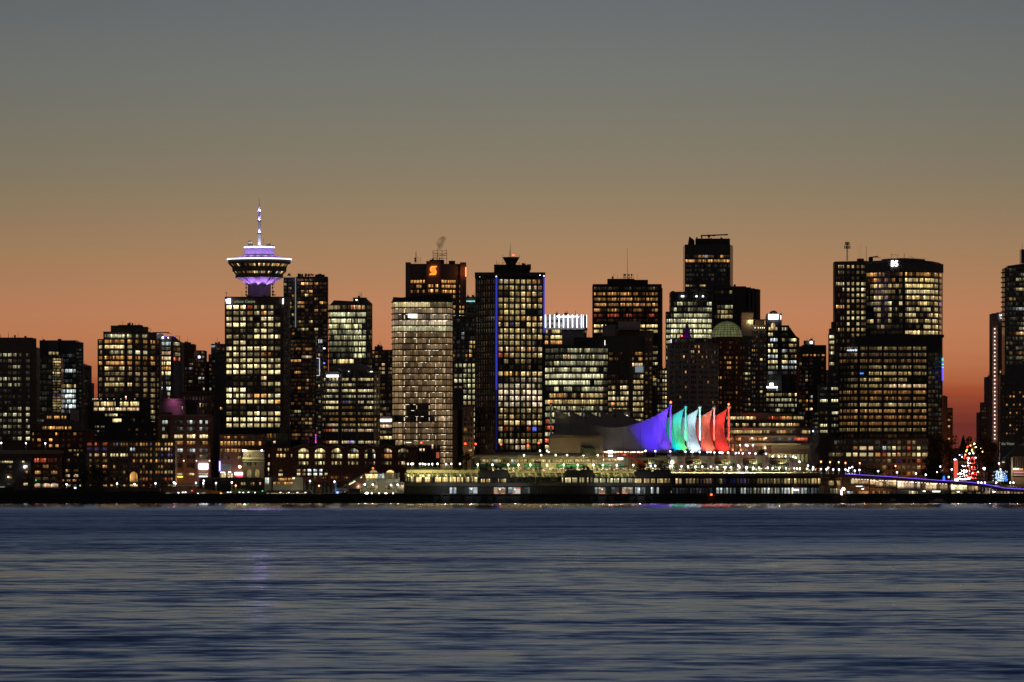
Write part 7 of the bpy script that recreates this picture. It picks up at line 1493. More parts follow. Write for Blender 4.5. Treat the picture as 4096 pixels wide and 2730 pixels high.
for u in (3000, 3060, 3120): plight('facade_lamp', P(u, 1790, 2966), 800, (1, .8, .5), b.o, .4)
for u in (2930, 2965): plight('facade_lamp', P(u, 1800, 2970), 900, (1, .25, .12), b.o, .4)
b.finish()
b = Bld('ballroom', 'large smooth beige rounded hall at the left end of the sails', 'building', 'ballroom', 2882, 2300)
mb = MB(); n = 8; prof = [(1812, 0), (1750, 0), (1743, .3), (1738, 1.2), (1735, 2.6), (1733.5, 5)]
ring = []
for v, dy in prof: ring.append([(X(2196, 2882)+dy*.6, 2887+dy*.2+2, Z(v, 2882)), (X(2200, 2882)+dy*.5, 2882+dy, Z(v, 2882)), (X(2400, 2882), 2882+dy, Z(v, 2882)), (X(2412, 2882)-dy*.5, 2885+dy, Z(v, 2882)), (X(2414, 2882)-dy*.5, 2902, Z(v, 2882)), (X(2196, 2882)+dy*.6, 2902, Z(v, 2882))])
for r_ in ring: mb.v += r_
for j in range(len(ring)-1):
    for i in range(6): mb.f.append((j*6+i, j*6+(i+1) % 6, (j+1)*6+(i+1) % 6, (j+1)*6+i))
mb.f.append(tuple(range(30, 36))); mb.make('wall', M['ballroom'], b.o, smooth=False)
mb = MB(); slab(mb, [(2200, 2881.8), (2400, 2881.8)], 2201, 2400, Z(1753.5, 2882), Z(1752, 2882), 0, .12); mb.make('seam', M['dark'], b.o)
mb = MB(); mb.v = [(X(2322, 2878), 2880, Z(1782, 2878)), (X(2366, 2878), 2880, Z(1782, 2878)), (X(2380, 2878), 2877, Z(1795, 2878)), (X(2338, 2878), 2877, Z(1795, 2878)), (X(2380, 2878), 2877, Z(1822, 2878)), (X(2338, 2878), 2877, Z(1822, 2878)), (X(2322, 2878), 2880, Z(1822, 2878)), (X(2366, 2878), 2880, Z(1822, 2878))]
mb.f = [(0, 3, 2, 1), (3, 5, 4, 2), (0, 6, 5, 3), (1, 2, 4, 7)]; mb.make('glass_porch', M['vaultglass'], b.o)
for u in (2230, 2290, 2350): plight('facade_lamp', P(u, 1824, 2872), 150, (1, .60, .36), b.o, .5, 'SPOT', P(u, 1790, 2882), 1.9, .6)
b.block([(2414, 2901), (2640, 2901)], [1760, 1790], 1812, depth=20, mat='dark', name='wing')
b.finish()

# ================================================================ THE SAILS
MR = [(2683, 1614), (2743, 1620), (2800, 1622), (2857, 1624.5), (2915, 1622)]
ML = [(2204, 1610), (2268, 1622), (2330, 1621), (2391, 1623), (2450, 1619)]
YS = [2893+19*k for k in range(5)]
sail_lab = ['violet lit', 'green and cyan lit', 'white lit', 'orange lit', 'red lit']
LC = [(.16, .04, 1), (.02, .75, .42), (.66, .86, 1), (1, .26, .12), (1, .035, .02)]
for i in range(5):
    Y = YS[i]; ul, vl = ML[i]; ur, vr = MR[i]
    o = thing('roof_sail', ('violet lit white roof sail in front of the others', 'green and cyan lit roof sail, second from the front', 'white lit roof sail in the middle of the five', 'orange lit roof sail, second from the back', 'red lit roof sail at the back of the row')[i], 'roof sail', (X((ul+ur)/2, Y), Y, Z(1830, Y)), 'tent sails of the pier roof')
    # ridge from left tip down to the valley and up to the right tip
    lt, rt = (ul+7, vl+16), (ur-6, vr+14)
    ns = 40; ridge = []
    for k in range(ns+1):
        s = k/ns; u = lt[0]+(rt[0]-lt[0])*s
        c = .52; vv = 1713 if i == 0 else 1712
        d = (c-s)/c if s < c else (s-c)/(1-c)
        v = vv-(vv-(lt[1] if s < c else rt[1]))*(.30*d+.70*d**2.4)
        ridge.append((u, v))
    for side, nm in ((-1, 'sail'), (1, 'sail')):
        mb = MB(); nt_ = 12
        for k, (u, v) in enumerate(ridge):
            s = k/ns
            bl = 1.0
            ub = u+(-6 if s < .1 else 0)+ (16*s**8); vb_ = 1812 if side < 0 else 1800
            if s > .0: vb_ = 1812
            top = Vector(P(u, v, Y)); bot = Vector((X(ub, Y), Y+side*6.5, Z(vb_, Y)))
            for j in range(nt_+1):
                t = j/nt_
                p = top.lerp(bot, t)
                sag = math.sin(math.pi*t)
                p.y -= side*sag*1.1*1.0                      # hollow, saddle like cloth
                edge = max(0, (s-.80)/.20)
                cr_ = max(0, (s-(.925-.05*math.sin(math.pi*t)))/.1); p.y += cr_*3.2*math.sin(math.pi*min(1, t*1.1))*(1 if side < 0 else 0); p.x -= edge**2*math.sin(math.pi*min(1, t*1.0))*2.6      # right hem bows inwards
                le = max(0, (.16-s)/.16); p.x += le**2*math.sin(math.pi*t)*1.6
                mb.v.append(tuple(p))
        w = nt_+1
        for k in range(ns):
            for j in range(nt_): a = k*w+j; mb.f.append((a, a+1, a+w+1, a+w))
        so = mb.make('sail', M['fabric'], o, smooth=True)
        if side < 0:
            sv = mb.v; q_ = MB()
            for k in range(6, ns, 6):
                for j in range(0, nt_, 2): a0, a1 = sv[k*w+j], sv[min(k*w+j+2, k*w+nt_)]; q_.rod((a0[0], a0[1]-.06, a0[2]), (a1[0], a1[1]-.06, a1[2]), .07, 4)
            q_.make('seam', M['steel'], o)
    for (um, vm, sd) in ((ur, vr, 1), (ul, vl, -1)):
        mb = MB(); mb.cyl(X(um, Y), Y, Z(1832, Y), Z(vm+12, Y), .48, .48, 12); mb.cyl(X(um, Y), Y, Z(vm+12, Y), Z(vm+6, Y), .85, .85, 12); mb.cyl(X(um, Y), Y, Z(vm+6, Y), Z(vm-1, Y), .6, .15, 12)
        mb.make('mast', M['white'], o)
        mb = MB()
        for dy in (-5, 5): mb.rod((X(um, Y), Y, Z(vm+10, Y)), (X(um+sd*22, Y), Y+dy, Z(1830, Y)), .06, 4)
        mb.rod((X(um, Y), Y, Z(vm+10, Y)), P(um-sd*6, vm+14, Y), .15, 4); mb.rod(P(um-sd*6, vm+14, Y), (X(um-sd*45, Y), Y-5, Z(1812, Y)), .06, 4); mb.make('stay_cable', M['steel'], o)
        if (um, vm) in ((2683, 1614), (2915, 1622), (2204, 1610), (2450, 1619)):
            mb = MB(); mb.sphere((X(um, Y), Y, Z(vm-4, Y)), .55, 8, 5); mb.make('beacon', emimat('beacon_red', (1, .06, .02), 12 if sd > 0 or um == 2450 else 4), o)
    def fl(u, dy, e_, c_, tu, tv, size, bl=.7): plight('sail_floodlight', (X(u, Y), Y+dy, Z(1826, Y)), e_*4.6, c_, o, .4, 'SPOT', (X(tu, Y), Y-2, Z(tv, Y)), size, bl)
    if i == 0:
        fl(ur-78, -22, 15000, (.06, .004, 1), ur-66, 1715, 1.05, 1); fl(ur-135, -24, 500, (.05, .006, .7), ur-120, 1730, 1.3, 1); fl(ur-12, -20, 9000, (.19, .06, 1), ur-16, 1740, .75); fl(ur-14, -18, 12000, (.17, .05, 1), ur-16, 1650, .45)
    elif i == 1:
        fl(ur-30, -15, 8500, (0, .85, .25), ur-14, 1740, 1.0); fl(ur-34, -15, 12000, (0, .38, .6), ur-16, 1650, .6); fl(ur-48, -13, 2600, (0, .30, 1), ur-40, 1750, .8); fl(ur-8, -12, 2500, (.35, 1, .05), ur-6, 1740, .9)
    elif i == 2:
        fl(ur-30, -15, 8500, (.62, .82, 1), ur-14, 1740, 1.0); fl(ur-34, -15, 12500, (.45, .75, .88), ur-16, 1650, .6); fl(ur-44, -13, 1200, (.5, .9, .7), ur-40, 1750, .8)
    elif i == 3:
        fl(ur-30, -15, 7000, (1, .17, .08), ur-14, 1740, 1.0); fl(ur-34, -15, 8000, (1, .26, .15), ur-16, 1650, .6); fl(ur-44, -13, 2500, (1, .12, .12), ur-40, 1750, .8)
    else:
        fl(ur-30, -15, 7500, (1, .045, .03), ur-14, 1740, 1.0); fl(ur-34, -15, 9000, (1, .06, .04), ur-16, 1650, .6); fl(ur-44, -13, 3000, (1, .01, .012), ur-40, 1750, .8)
    plight('mast_floodlight', (X(ur, Y)+.4, Y-5.0, Z(1829, Y)), 3200, ((.25, .10, 1), (.0, .62, .8), (.25, .95, .85), (.9, .42, .42), (1, .05, .05))[i], o, .3, 'SPOT', (X(ur, Y), Y, Z(1700, Y)), .35, .4)
plight('dim_hall_lamp', P(2320, 1790, 2872), 0.01, (1, .8, .7), None, .5) if False else None

# ================================================================ RIGHT: RAMP, GLASS HALLS, RIGHT SHORE
b = Bld('ramp_viaduct', 'curving road ramp edged with a violet light line above glass fronted halls', 'viaduct', 'dark', 2850, 3750)
pts = [(3290, 1897), (3380, 1897), (3560, 1908), (3750, 1922), (3840, 1927), (3890, 1931), (3950, 1940), (4015, 1953), (4060, 1956), (4130, 1960)]
mb = MB(); mt2 = MB(); Y = 2849
for (u0, v0), (u1, v1) in zip(pts, pts[1:]):
    mb.hexa([P(u0, v0+12, Y), P(u1, v1+12, Y), (X(u1, Y), Y+10, Z(v1+12, Y)), (X(u0, Y), Y+10, Z(v0+12, Y)), P(u0, v0, Y), P(u1, v1, Y), (X(u1, Y), Y+10, Z(v1, Y)), (X(u0, Y), Y+10, Z(v0, Y))])
mb.make('deck', M['grey'], b.o)
q_ = MB()
for (u0, v0), (u1, v1) in zip(pts[1:], pts[2:]): q_.rod(P(u0, v0-.5, Y-.3), P(u1, v1-.5, Y-.3), .08, 6)
q_.make('light_line', emimat('violet_line', (.22, .10, 1), 2.4), b.o)
b.block([(3366, 2856), (3800, 2856)], [1925, 1925], 1950, mat='tan', name='hall_wall', depth=8) if False else None
for a, c, va, vb_, pt in ((3404, 3475, 1918, 1937, '7'), (3480, 3502, 1921, 1940, '7'), (3503, 3586, 1922, 1946, '8p'), (3590, 3681, 1925, 1954, '8p'), (3687, 3790, 1934, 1960, '7'), (3804, 3868, 1942, 1961, '8w'), (3873, 3925, 1945, 1963, '5')):
    b.facade([(3366, 2857), (4130, 2857)], [(a, c)], [(va+vb_)/2], vb_-va, [pt+':t'], 'y', max(2, int((c-a)/13)))
b.block([(3366, 2857.5), (4130, 2857.5)], [1905, 1950], 1966, mat='dark', name='hall', depth=9)
mb = MB(); ppts = [(3400, 1944), (3560, 1951), (3690, 1961), (3800, 1964), (3940, 1966)]
for (u0, v0), (u1, v1) in zip(ppts, ppts[1:]): mb.hexa([P(u0, v0+4, 2852), P(u1, v1+4, 2852), P(u1, v1+4, 2856), P(u0, v0+4, 2856), P(u0, v0, 2852), P(u1, v1, 2852), P(u1, v1, 2856), P(u0, v0, 2856)])
mb.make('lower_beam', M['pale'], b.o)
rg = random.Random(8)
quads = []
for k in range(34):
    u = 3412+k*12; v = 1916+(u-3400)*.055; x_, y_, z_ = P(u, v, 2855.8); s_ = .14; quads.append(([(x_-s_, y_, z_-s_), (x_+s_, y_, z_-s_), (x_+s_, y_, z_+s_), (x_-s_, y_, z_+s_)], (4, 3.7, 3), [[0, 0]]*4))
glow_mesh('downlights', quads, M['glow'], b.o)
mb = MB()
for u, w in ((3477, 2.5), (3587, 3), (3684, 4), (3795, 6), (3870, 2)): mb.box(X(u-w/2, 2851), X(u+w/2, 2851), 2851, 2853, Z(1996, 2851), Z(1912+(u-3400)*.05, 2851))
for u in (3380, 3475, 3574, 3672, 3700, 3800, 3872, 3900, 3925): mb.box(X(u-2, 2851), X(u+2, 2851), 2851.1, 2852.9, 3, Z(1955, 2851))
mb.make('column', M['tan'], b.o)
mb = MB(); mb.rod(P(3412, 1938, 2851), P(3460, 1920, 2851), .15); mb.rod(P(3503, 1920, 2851), P(3565, 1945, 2851), .2); mb.make('brace', M['dark'], b.o)
b.block([(3366, 2860), (4130, 2860)], 1962, 1990, mat='dark', name='back_wall', depth=3)
b.facade([(3366, 2859.8), (4130, 2859.8)], [(3388, 3412), (3434, 3475), (3490, 3505), (3512, 3520), (3532, 3545), (3551, 3557), (3636, 3642), (3646, 3663), (3668, 3674), (3806, 3832), (3838, 3850), (3856, 3868), (3873, 3900), (3905, 3925)], [1975], 20, ['5c 6o 4o 3 4o 4 6 7 5 6y 3 1 2 3:w'], 'w', 2)
b.facade([(3366, 2859.8), (4130, 2859.8)], Cb(3932, 4110, 13, 3), [1966], 30, ['~4556:p'], 'y', 1)
mb = MB()
for k in range(14): u = 3930+k*13.7; mb.box(X(u-1.3, 2856), X(u+1.3, 2856), 2855.2, 2856.8, 3.5, Z(1948, 2856))
mb.make('colonnade', M['pale'], b.o)
for u, v, w, s_ in ((3437, 1946, 13, 1.5), (3451, 1957, 4, 5), (3697, 1966, 5, 4), (3745, 1967, 15, 5), (3833, 1968, 5, 4), (3976, 1968, 5, 5), (3912, 1988, 4, 4), (3372, 1982, 3, 3)): b.panel(u-w, u+w, v-1.7, v+1.7, (1, .97, .85), s_, 2850, 'strip_lamp')
for u, c in ((3460, (1, .35, .08)), (3520, (1, .4, .15)), (3650, (.95, .95, .8)), (3745, (1, .95, .8)), (3835, (1, .95, .75)), (3960, (1, .9, .75)), (4040, (1, .85, .7))): plight('under_deck_lamp', P(u, 1964, 2853), 260, c, b.o, .3)
b.panel(3525, 3545, 1981, 1984, (1, .06, .05), 1.6, 2850, 'tail_light_strip'); b.panel(3715, 3732, 1991, 1993, (1, .08, .06), 1.2, 2850, 'marker_strip')
b.finish()
for k, (u0, u1) in enumerate(((3540, 3600), (3715, 3790))):
    Y = 2846; o = thing('boat', ('low dark work boat moored under the ramp nearer the pier', 'pale hulled motor boat moored under the ramp nearer the right edge')[k], 'boat', (X((u0+u1)/2, Y), Y, 0)); mb = MB()
    x0, x1 = X(u0, Y), X(u1, Y); mb.hexa([(x0+1, Y+.6, -.2), (x1-.6, Y+.6, -.2), (x1-.6, Y+1.9, -.2), (x0+1, Y+1.9, -.2), (x0-.4, Y, 1.3), (x1, Y, 1.1), (x1, Y+2.5, 1.1), (x0-.4, Y+2.5, 1.3)]); mb.make('hull', M['pale' if k else 'dark'], o)
    mb = MB(); mb.hexa([(x0+2.5, Y+.5, 1.2), (x1-2, Y+.5, 1.15), (x1-2, Y+2, 1.15), (x0+2.5, Y+2, 1.2), (x0+3.4, Y+.6, 2.3), (x1-2.3, Y+.6, 2.2), (x1-2.3, Y+1.9, 2.2), (x0+3.4, Y+1.9, 2.3)]); mb.make('cabin', M['pale'], o)

b = Bld('convention_hall', 'dark roofed hall with a warm lit glass front at the right edge', 'building', 'dark', 2960, 4075)
b.block([(4020, 2965), (4060, 2962), (4130, 2960)], [1835, 1790, 1755], depth=16, Yr=2960); b.block([(4046, 2955), (4130, 2955)], 1828, mat='tan', name='front', depth=4); b.ledge([(4040, 2955), (4130, 2955)], 4044, 4051, 1830, 1925, .5, 'pale', 'pier'); b.ledge([(4040, 2955), (4130, 2955)], 4052, 4130, 1901, 1904, 1.4, 'pale', 'ledge')
b.panel(4052, 4076, 1874, 1879, (1, .75, .45), 4, 2953, 'light_strip'); b.panel(4080, 4091, 1876, 1879, (1, .45, .2), 1.6, 2953, 'light_strip'); b.panel(4055, 4130, 1890, 1892.5, (1, .4, .5), .8, 2953, 'light_strip')
b.facade([(4046, 2954.9), (4130, 2954.9)], Cb(4052, 4128, 8, 1), [1852], 44, ['11111111:t'], 't', 1, dark=.05); plight('hall_lamp', P(4072, 1880, 2948), 1500, (1, .65, .35), b.o, .4)
b.block([(4006, 2968), (4029, 2968)], 1846, mat='tan', name='wing', depth=4); b.panel(4008, 4028, 1848, 1851, (.95, .95, .6), .9, 2967, 'light_strip'); b.finish()
o = thing('red_banner', 'tall glowing red banner pylon beside the road traffic', 'banner', P(3823, 1925, 2900)); mb = MB(); mb.v = []; n = 10
for k in range(n+1):
    v = 1838+77*k/n; w = 7+2*math.sin(math.pi*k/n); y = 2900+.8*math.sin(math.pi*k/n)
    mb.v += [(X(3823-7, 2900), y, Z(v, 2900)), (X(3823+w, 2900), y-.6, Z(v, 2900)), (X(3823+w, 2900), y+.2, Z(v, 2900)), (X(3823-7, 2900), y+.8, Z(v, 2900))]
for k in range(n):
    a = 4*k
    for i in range(4): mb.f.append((a+i, a+(i+1) % 4, a+4+(i+1) % 4, a+4+i))
mb.f += [(0, 1, 2, 3), (4*n+3, 4*n+2, 4*n+1, 4*n)]
mb.make('banner', emimat('banner_glow', (1, .14, .07), .75), o)
mb = MB(); mb.box(X(3818, 2899), X(3833, 2899), 2898, 2900, Z(1929, 2900), Z(1916, 2900)); mb.make('lit_base', emimat('banner_base', (.8, .9, 1), 3), o); mb = MB(); mb.box(X(3816, 2899), X(3824, 2899), 2898, 2900, Z(1841, 2900), Z(1837, 2900)); mb.make('lamp', emimat('banner_lamp', (.7, .8, 1), 6), o)
for k, (u, lab) in enumerate(((3776, 'small blue lit pylon left of the red banner'), (4025, 'small blue lit pylon in front of the hall at the right edge'))):
    o = thing('light_pylon', lab, 'pylon', P(u, 1928, 2890)); mb = MB(); v1 = (1925, 1926)[k]; mb.hexa([(X(u-5, 2890), 2890, Z(v1, 2890)), (X(u+5, 2890), 2890, Z(v1, 2890)), (X(u+5, 2890), 2891.2, Z(v1, 2890)), (X(u-5, 2890), 2891.2, Z(v1, 2890)), (X(u-3, 2890), 2890.1, Z(v1-20, 2890)), (X(u+3, 2890), 2890.1, Z(v1-20, 2890)), (X(u+3, 2890), 2891.1, Z(v1-20, 2890)), (X(u-3, 2890), 2891.1, Z(v1-20, 2890))]); mb.make('lantern', emimat('pylon_blue', (.04, .16, 1), 1.8), o)
    mb = MB(); mb.box(X(u-6, 2890), X(u+6, 2890), 2889.8, 2891.4, Z(v1+3, 2890), Z(v1, 2890)); mb.make('base', M['dark'], o)
# ================================================================ LAMPS
def make_lamp(style):
    o = thing('street_lamp', '', 'street lamp'); h = 4.6; mb = MB(); mb.cyl(0, 0, 0, .5, .2, .12, 8); mb.cyl(0, 0, .5, h-.5, .09, .06, 8); mb.cyl(0, 0, h-.5, h-.35, .22, .22, 8); mb.make('post', M['metal'], o)
    mb = MB(); mb.lathe([(.12, h-.35), (.32, h-.05), (.38, h+.15), (.28, h+.4), (.02, h+.52)], 0, 0, 12); mb.make('globe', emimat('globe_'+style, {'g': (1, .95, .70), 'v': (.86, .86, 1), 'o': (1, .40, .15)}[style], {'g': 9, 'v': 8, 'o': 6}[style]), o)
    return o
protos = {}
def lamp(u, v, Y, base, style, en, label, group):
    c = {'g': (1, .88, .30), 'v': (1, .92, .48), 'o': (1, .35, .1)}[style]
    x, y, z_ = P(u, v, Y)
    if style not in protos: o = protos[style] = make_lamp(style)
    else:
        o = protos[style].copy(); COL.objects.link(o)
        for ch in protos[style].children:
            if ch.type != 'MESH': continue
            d = ch.copy(); COL.objects.link(d); d.parent = o
    for ch in o.children: ch.matrix_parent_inverse.identity()
    zb = Z(base, Y); s = max(.35, (z_-zb)/4.8)
    o.location = (x, y, zb); o['label'] = label; o['group'] = group
    for ch in o.children:
        if ch.name.startswith('post'): ch.scale = (1, 1, s)
        elif ch.type == 'MESH': ch.location.z = 4.6*(s-1)
    l = bpy.data.lights.get('lamp_bulb_'+style+str(en))
    if not l: l = bpy.data.lights.new('lamp_bulb_'+style+str(en), 'SPOT'); l.energy = en*({330: 1.5, 520: 17.0, 200: 7.5}[en] if style == 'g' else {330: 8.0, 110: 1.5}.get(en, 3.6)); l.spot_size = math.radians(158); l.spot_blend = .5; l.color = c; l.shadow_soft_size = .45
    b_ = bpy.data.objects.new('bulb', l); COL.objects.link(b_); b_.parent = o; b_.location = (0, -.95, 4.6*s)
G1 = 'globe lamps along the left promenade'; LB1 = 'white globe lamp on a post along the promenade rail left of the pavilion'
for u in (1632, 1646, 1652, 1680, 1691, 1701, 1715, 1729, 1750, 1784, 1805, 1840): lamp(u, 1856+R_.uniform(-1, 1), 2857, 1893, 'g', 330, LB1, G1)
for u in (1911, 1970, 2033, 2074, 2121, 2188, 2255, 2311, 2374, 2412, 2467, 2533): lamp(u, 1859+R_.uniform(-.8, .8)+(u-1911)*.004, 2862, 1893, 'g', 520, 'white globe lamp on a post in front of the cream pavilion', 'globe lamps in front of the pavilion')
for u in (2096, 2165, 2223, 2268, 2334, 2391): lamp(u, 1821, 2879, 1853, 'g', 200, 'white globe lamp standing against the pavilion roof edge', 'globe lamps at the pavilion roof')
for u, v in ((2119+41, 1804), (2188, 1804), (2196, 1809), (2222, 1808)): lamp(u, v, 2890, 1826, 'g', 200, 'white globe lamp above the pavilion roof by the beige hall', 'globe lamps by the beige hall')
for u, v in ((2582, 1804), (2621, 1805), (2681, 1806), (2742, 1808), (2766, 1808), (2770, 1809), (2799, 1809), (2830, 1809), (2842, 1809), (2858, 1811), (2878, 1811), (2885, 1811), (2890, 1812), (2912, 1811)): lamp(u, v, 2877.5, 1832, 'v', 110, 'globe lamp on the upper deck at the foot of the coloured sails', 'globe lamps on the sail deck')
for u, v in ((2943, 1813), (2955, 1812), (2971, 1814), (2998, 1813), (3022, 1815), (3064, 1816), (3090, 1826), (3116, 1827), (3143, 1827), (3172, 1828), (3183, 1836), (3198, 1848)): lamp(u, v, 2880, 1845 if v < 1840 else 1870, 'v', 170, 'globe lamp on the upper terrace right of the red sail', 'globe lamps on the upper terrace')
for u, v in ((2960, 1781), (2983, 1781), (2990, 1784), (3012, 1782)): lamp(u, v, 2970, 1805, 'v', 150, 'globe lamp on the small high terrace of the banded building', 'globe lamps on the high terrace')
for u, v in ((2603, 1864), (2621, 1864), (2680, 1865), (2689, 1865), (2726, 1866), (2752, 1867), (2782, 1867), (2809, 1867), (2844, 1868), (2868, 1869), (2898, 1869), (2903, 1870), (2924, 1870), (2953, 1863), (2958, 1870), (2984, 1871), (2988, 1871), (3012, 1872), (3036, 1872), (3071, 1872), (3091, 1873), (3118, 1873), (3144, 1874)): lamp(u, v, 2860, 1892, 'v', 330, 'globe lamp on the lower promenade in front of the green vaults', 'globe lamps on the lower promenade')
for u, v in ((3177, 1874), (3188, 1875), (3200, 1875), (3228, 1876), (3232, 1863), (3251, 1878), (3253, 1870), (3284, 1877), (3306, 1878), (3313, 1872), (3333, 1879), (3356, 1879), (3382, 1879), (3398, 1873), (3409, 1869), (3392, 1890), (3419, 1887), (3438, 1881)): lamp(u, v, 2862, 1897, 'v', 170, 'globe lamp on the plaza at the right end of the pier', 'globe lamps on the end plaza')
for u, v in ((3513, 1885), (3588, 1890), (3664, 1895), (3703, 1900)): lamp(u, v, 2870, 1915, 'v', 70, 'small globe lamp behind the violet edged ramp', 'small lamps behind the ramp')
for u, v in ((3284, 1846), (3320, 1848), (3355, 1848), (3382, 1851), (3439, 1852), (3582, 1864)): lamp(u, v, 3000, 1905, 'o', 200, 'tall orange street lamp in front of the low grey framed building', 'orange street lamps')
for u, v in ((5, 1772), (104, 1773), (181, 1774)): lamp(u, v, 2918, 1805, 'v', 160, 'white street lamp on the pale elevated road', 'lamps on the elevated road')
for u, v in ((266, 1938), (468, 1935), (538, 1937), (622, 1934), (695, 1930), (702, 1935), (784, 1932), (815, 1923), (813, 1934), (864, 1933), (927, 1930), (1240, 1924), (1338, 1927)): lamp(u, v, 2870, 1965, 'v', 260, 'cold white street lamp along the dark left shore road', 'street lamps on the left shore road')
for u, v in ((943, 1943), (1276, 1944)): lamp(u, v, 2866, 1968, 'o', 500, 'orange street lamp between the sheds and the station', 'orange lamps by the station')
for u, v in ((3761, 1866), (3807, 1877), (3795, 1909), (3936, 1874), (3974, 1875), (4003, 1877), (4012, 1876), (3996, 1852), (3992, 1925), (4006, 1920), (3748, 1887)): lamp(u, v, 2990, 1925, 'v', 120, 'street lamp among the dark trees by the busy street', 'street lamps at the street mouth')
for u, v in ((3913, 1931), (3926, 1933), (3940, 1934), (3985, 1934), (4041, 1933), (4054, 1933)): lamp(u, v, 2858, 1945, 'v', 60, 'low warm lamp above the violet ramp edge at the right', 'low lamps on the ramp')
o = thing('street_lamp', 'two armed street lamp lit pale blue beside the rail cars', 'street lamp', P(1343, 1980, 2856)); mb = MB(); Y = 2856
mb.rod(P(1343, 1980, Y), P(1343, 1938, Y), .14); mb.rod(P(1343, 1940, Y), P(1337, 1932, Y), .1); mb.rod(P(1343, 1940, Y), P(1349, 1932, Y), .1); mb.make('post', emimat('blue_post', (.1, .35, .7), .5), o); mb = MB(); mb.sphere(P(1350, 1971, Y), .5, 8, 5); mb.make('blue_lamp', emimat('blue_lamp', (.08, .16, 1), 9), o)  # the post itself glows blue, in place of light falling on it

# red beacons on flagpoles
fl = [(1685, 1775, 2900), (1861, 1779, 2893), (1903, 1780, 2893), (2004, 1781, 2890), (2112, 1785, 2890), (2155, 1776, 2888), (1492, 1877, 2868)]
fp = None
for k, (u, v, Y) in enumerate(fl):
    h = Z(v, Y)-Z(1858 if u > 1500 else 1893, Y)
    if fp is None:
        fp = o = thing('flagpole', '', 'flagpole'); mb = MB(); mb.cyl(0, 0, 0, 1, .1, .06, 6); mb.make('pole', M['metal'], o); mb = MB(); mb.sphere((0, 0, 0), .5, 8, 5); mb.make('red_lamp', emimat('pole_red', (1, .05, .02), 8), o)
    else:
        o = fp.copy(); COL.objects.link(o)
        for ch in fp.children: d = ch.copy(); COL.objects.link(d); d.parent = o
    for ch in o.children:
        ch.matrix_parent_inverse.identity()
        if ch.name.startswith('pole'): ch.scale = (1, 1, h)
        else: ch.location = (0, 0, h+.4)
    o.location = (X(u, Y), Y, Z(v, Y)-h); o['group'] = 'flagpoles tipped with red lamps'
    o['label'] = ('red tipped pole above the end of the station roof', 'red tipped pole in front of the slim pale stone building', 'red tipped pole at the left corner of the pavilion roof', 'red tipped pole in front of the left part of the blue striped tower', 'red tipped pole in front of the right part of the blue striped tower', 'highest red tipped pole, just left of the beige hall', 'red tipped pole over the half round windows of the platform hall')[k]
for k, u in enumerate((1672, 1735, 1920, 1870, 2012, 2120)):
    o = thing('flagpole', 'bare thin flagpole standing behind the promenade', 'flagpole', P(u, 1893, 2895), 'bare flagpoles'); mb = MB(); mb.cyl(X(u, 2895), 2895, Z(1870, 2895), Z(1782 if u > 1800 else 1860, 2895), .07, .05, 6); mb.make('pole', M['metal'], o)

# ================================================================ TREES
def leaf_cloud(mb, cx, cy, cz, rx, ry, rz, n, rg, s=.5, lumps=9):
    L_ = [(rg.gauss(0, .42), rg.gauss(0, .42), rg.gauss(0, .42), rg.uniform(.28, .5)) for _ in range(lumps)]
    for _ in range(n):
        lx, ly, lz, lr = rg.choice(L_); d = Vector((rg.gauss(0, 1), rg.gauss(0, 1), rg.gauss(0, 1))).normalized()*lr*rg.uniform(.5, 1.05)
        p = Vector((cx+(lx+d.x)*rx, cy+(ly+d.y)*ry, cz+(lz+d.z)*rz)); q = s*rg.uniform(.5, 1.3)
        a = Vector((rg.gauss(0, 1), rg.gauss(0, 1), rg.gauss(0, 1))).normalized()*q; c = a.orthogonal().normalized()*q*.7; c.rotate(__import__('mathutils').Quaternion(a.normalized(), rg.uniform(0, 6)))
        i = len(mb.v); mb.v += [tuple(p-a), tuple(p+c), tuple(p+a), tuple(p-c)]; mb.f.append((i, i+1, i+2, i+3))
def tree(name, label, u, vt, vb, Y, wpx, n, s=.5, mat='leaf', group=None, seed=1, vg=None):
    rg = random.Random(seed); zt, zb = Z(vt, Y), Z(vb, Y); gz = Z(vg, Y) if vg else ground(Y)
    o = thing(name, label, 'tree' if 'shrub' not in name else 'shrub', (X(u, Y), Y, gz), group)
    mb = MB(); x = X(u, Y); r = max(.08, (zt-zb)*.03)
    mb.rod((x, Y, gz-.3), (x+rg.uniform(-.3, .3), Y, (zt+zb)/2), r, 7)
    for k in range(5):
        a = rg.uniform(0, 6.28); mb.rod((x, Y, zb+(zt-zb)*.1*k), (x+math.cos(a)*wpx*Y/F*.3, Y+math.sin(a)*wpx*Y/F*.3, zb+(zt-zb)*(.3+.13*k)), r*.4, 5)
    mb.make('trunk', M['bark'], o)
    mb = MB(); leaf_cloud(mb, x, Y, (zt+zb)/2, wpx*Y/F*.62, wpx*Y/F*.5, (zt-zb)*.62, n, rg, s); mb.make('crown', M[mat], o)
T1 = 'dense dark street tree '
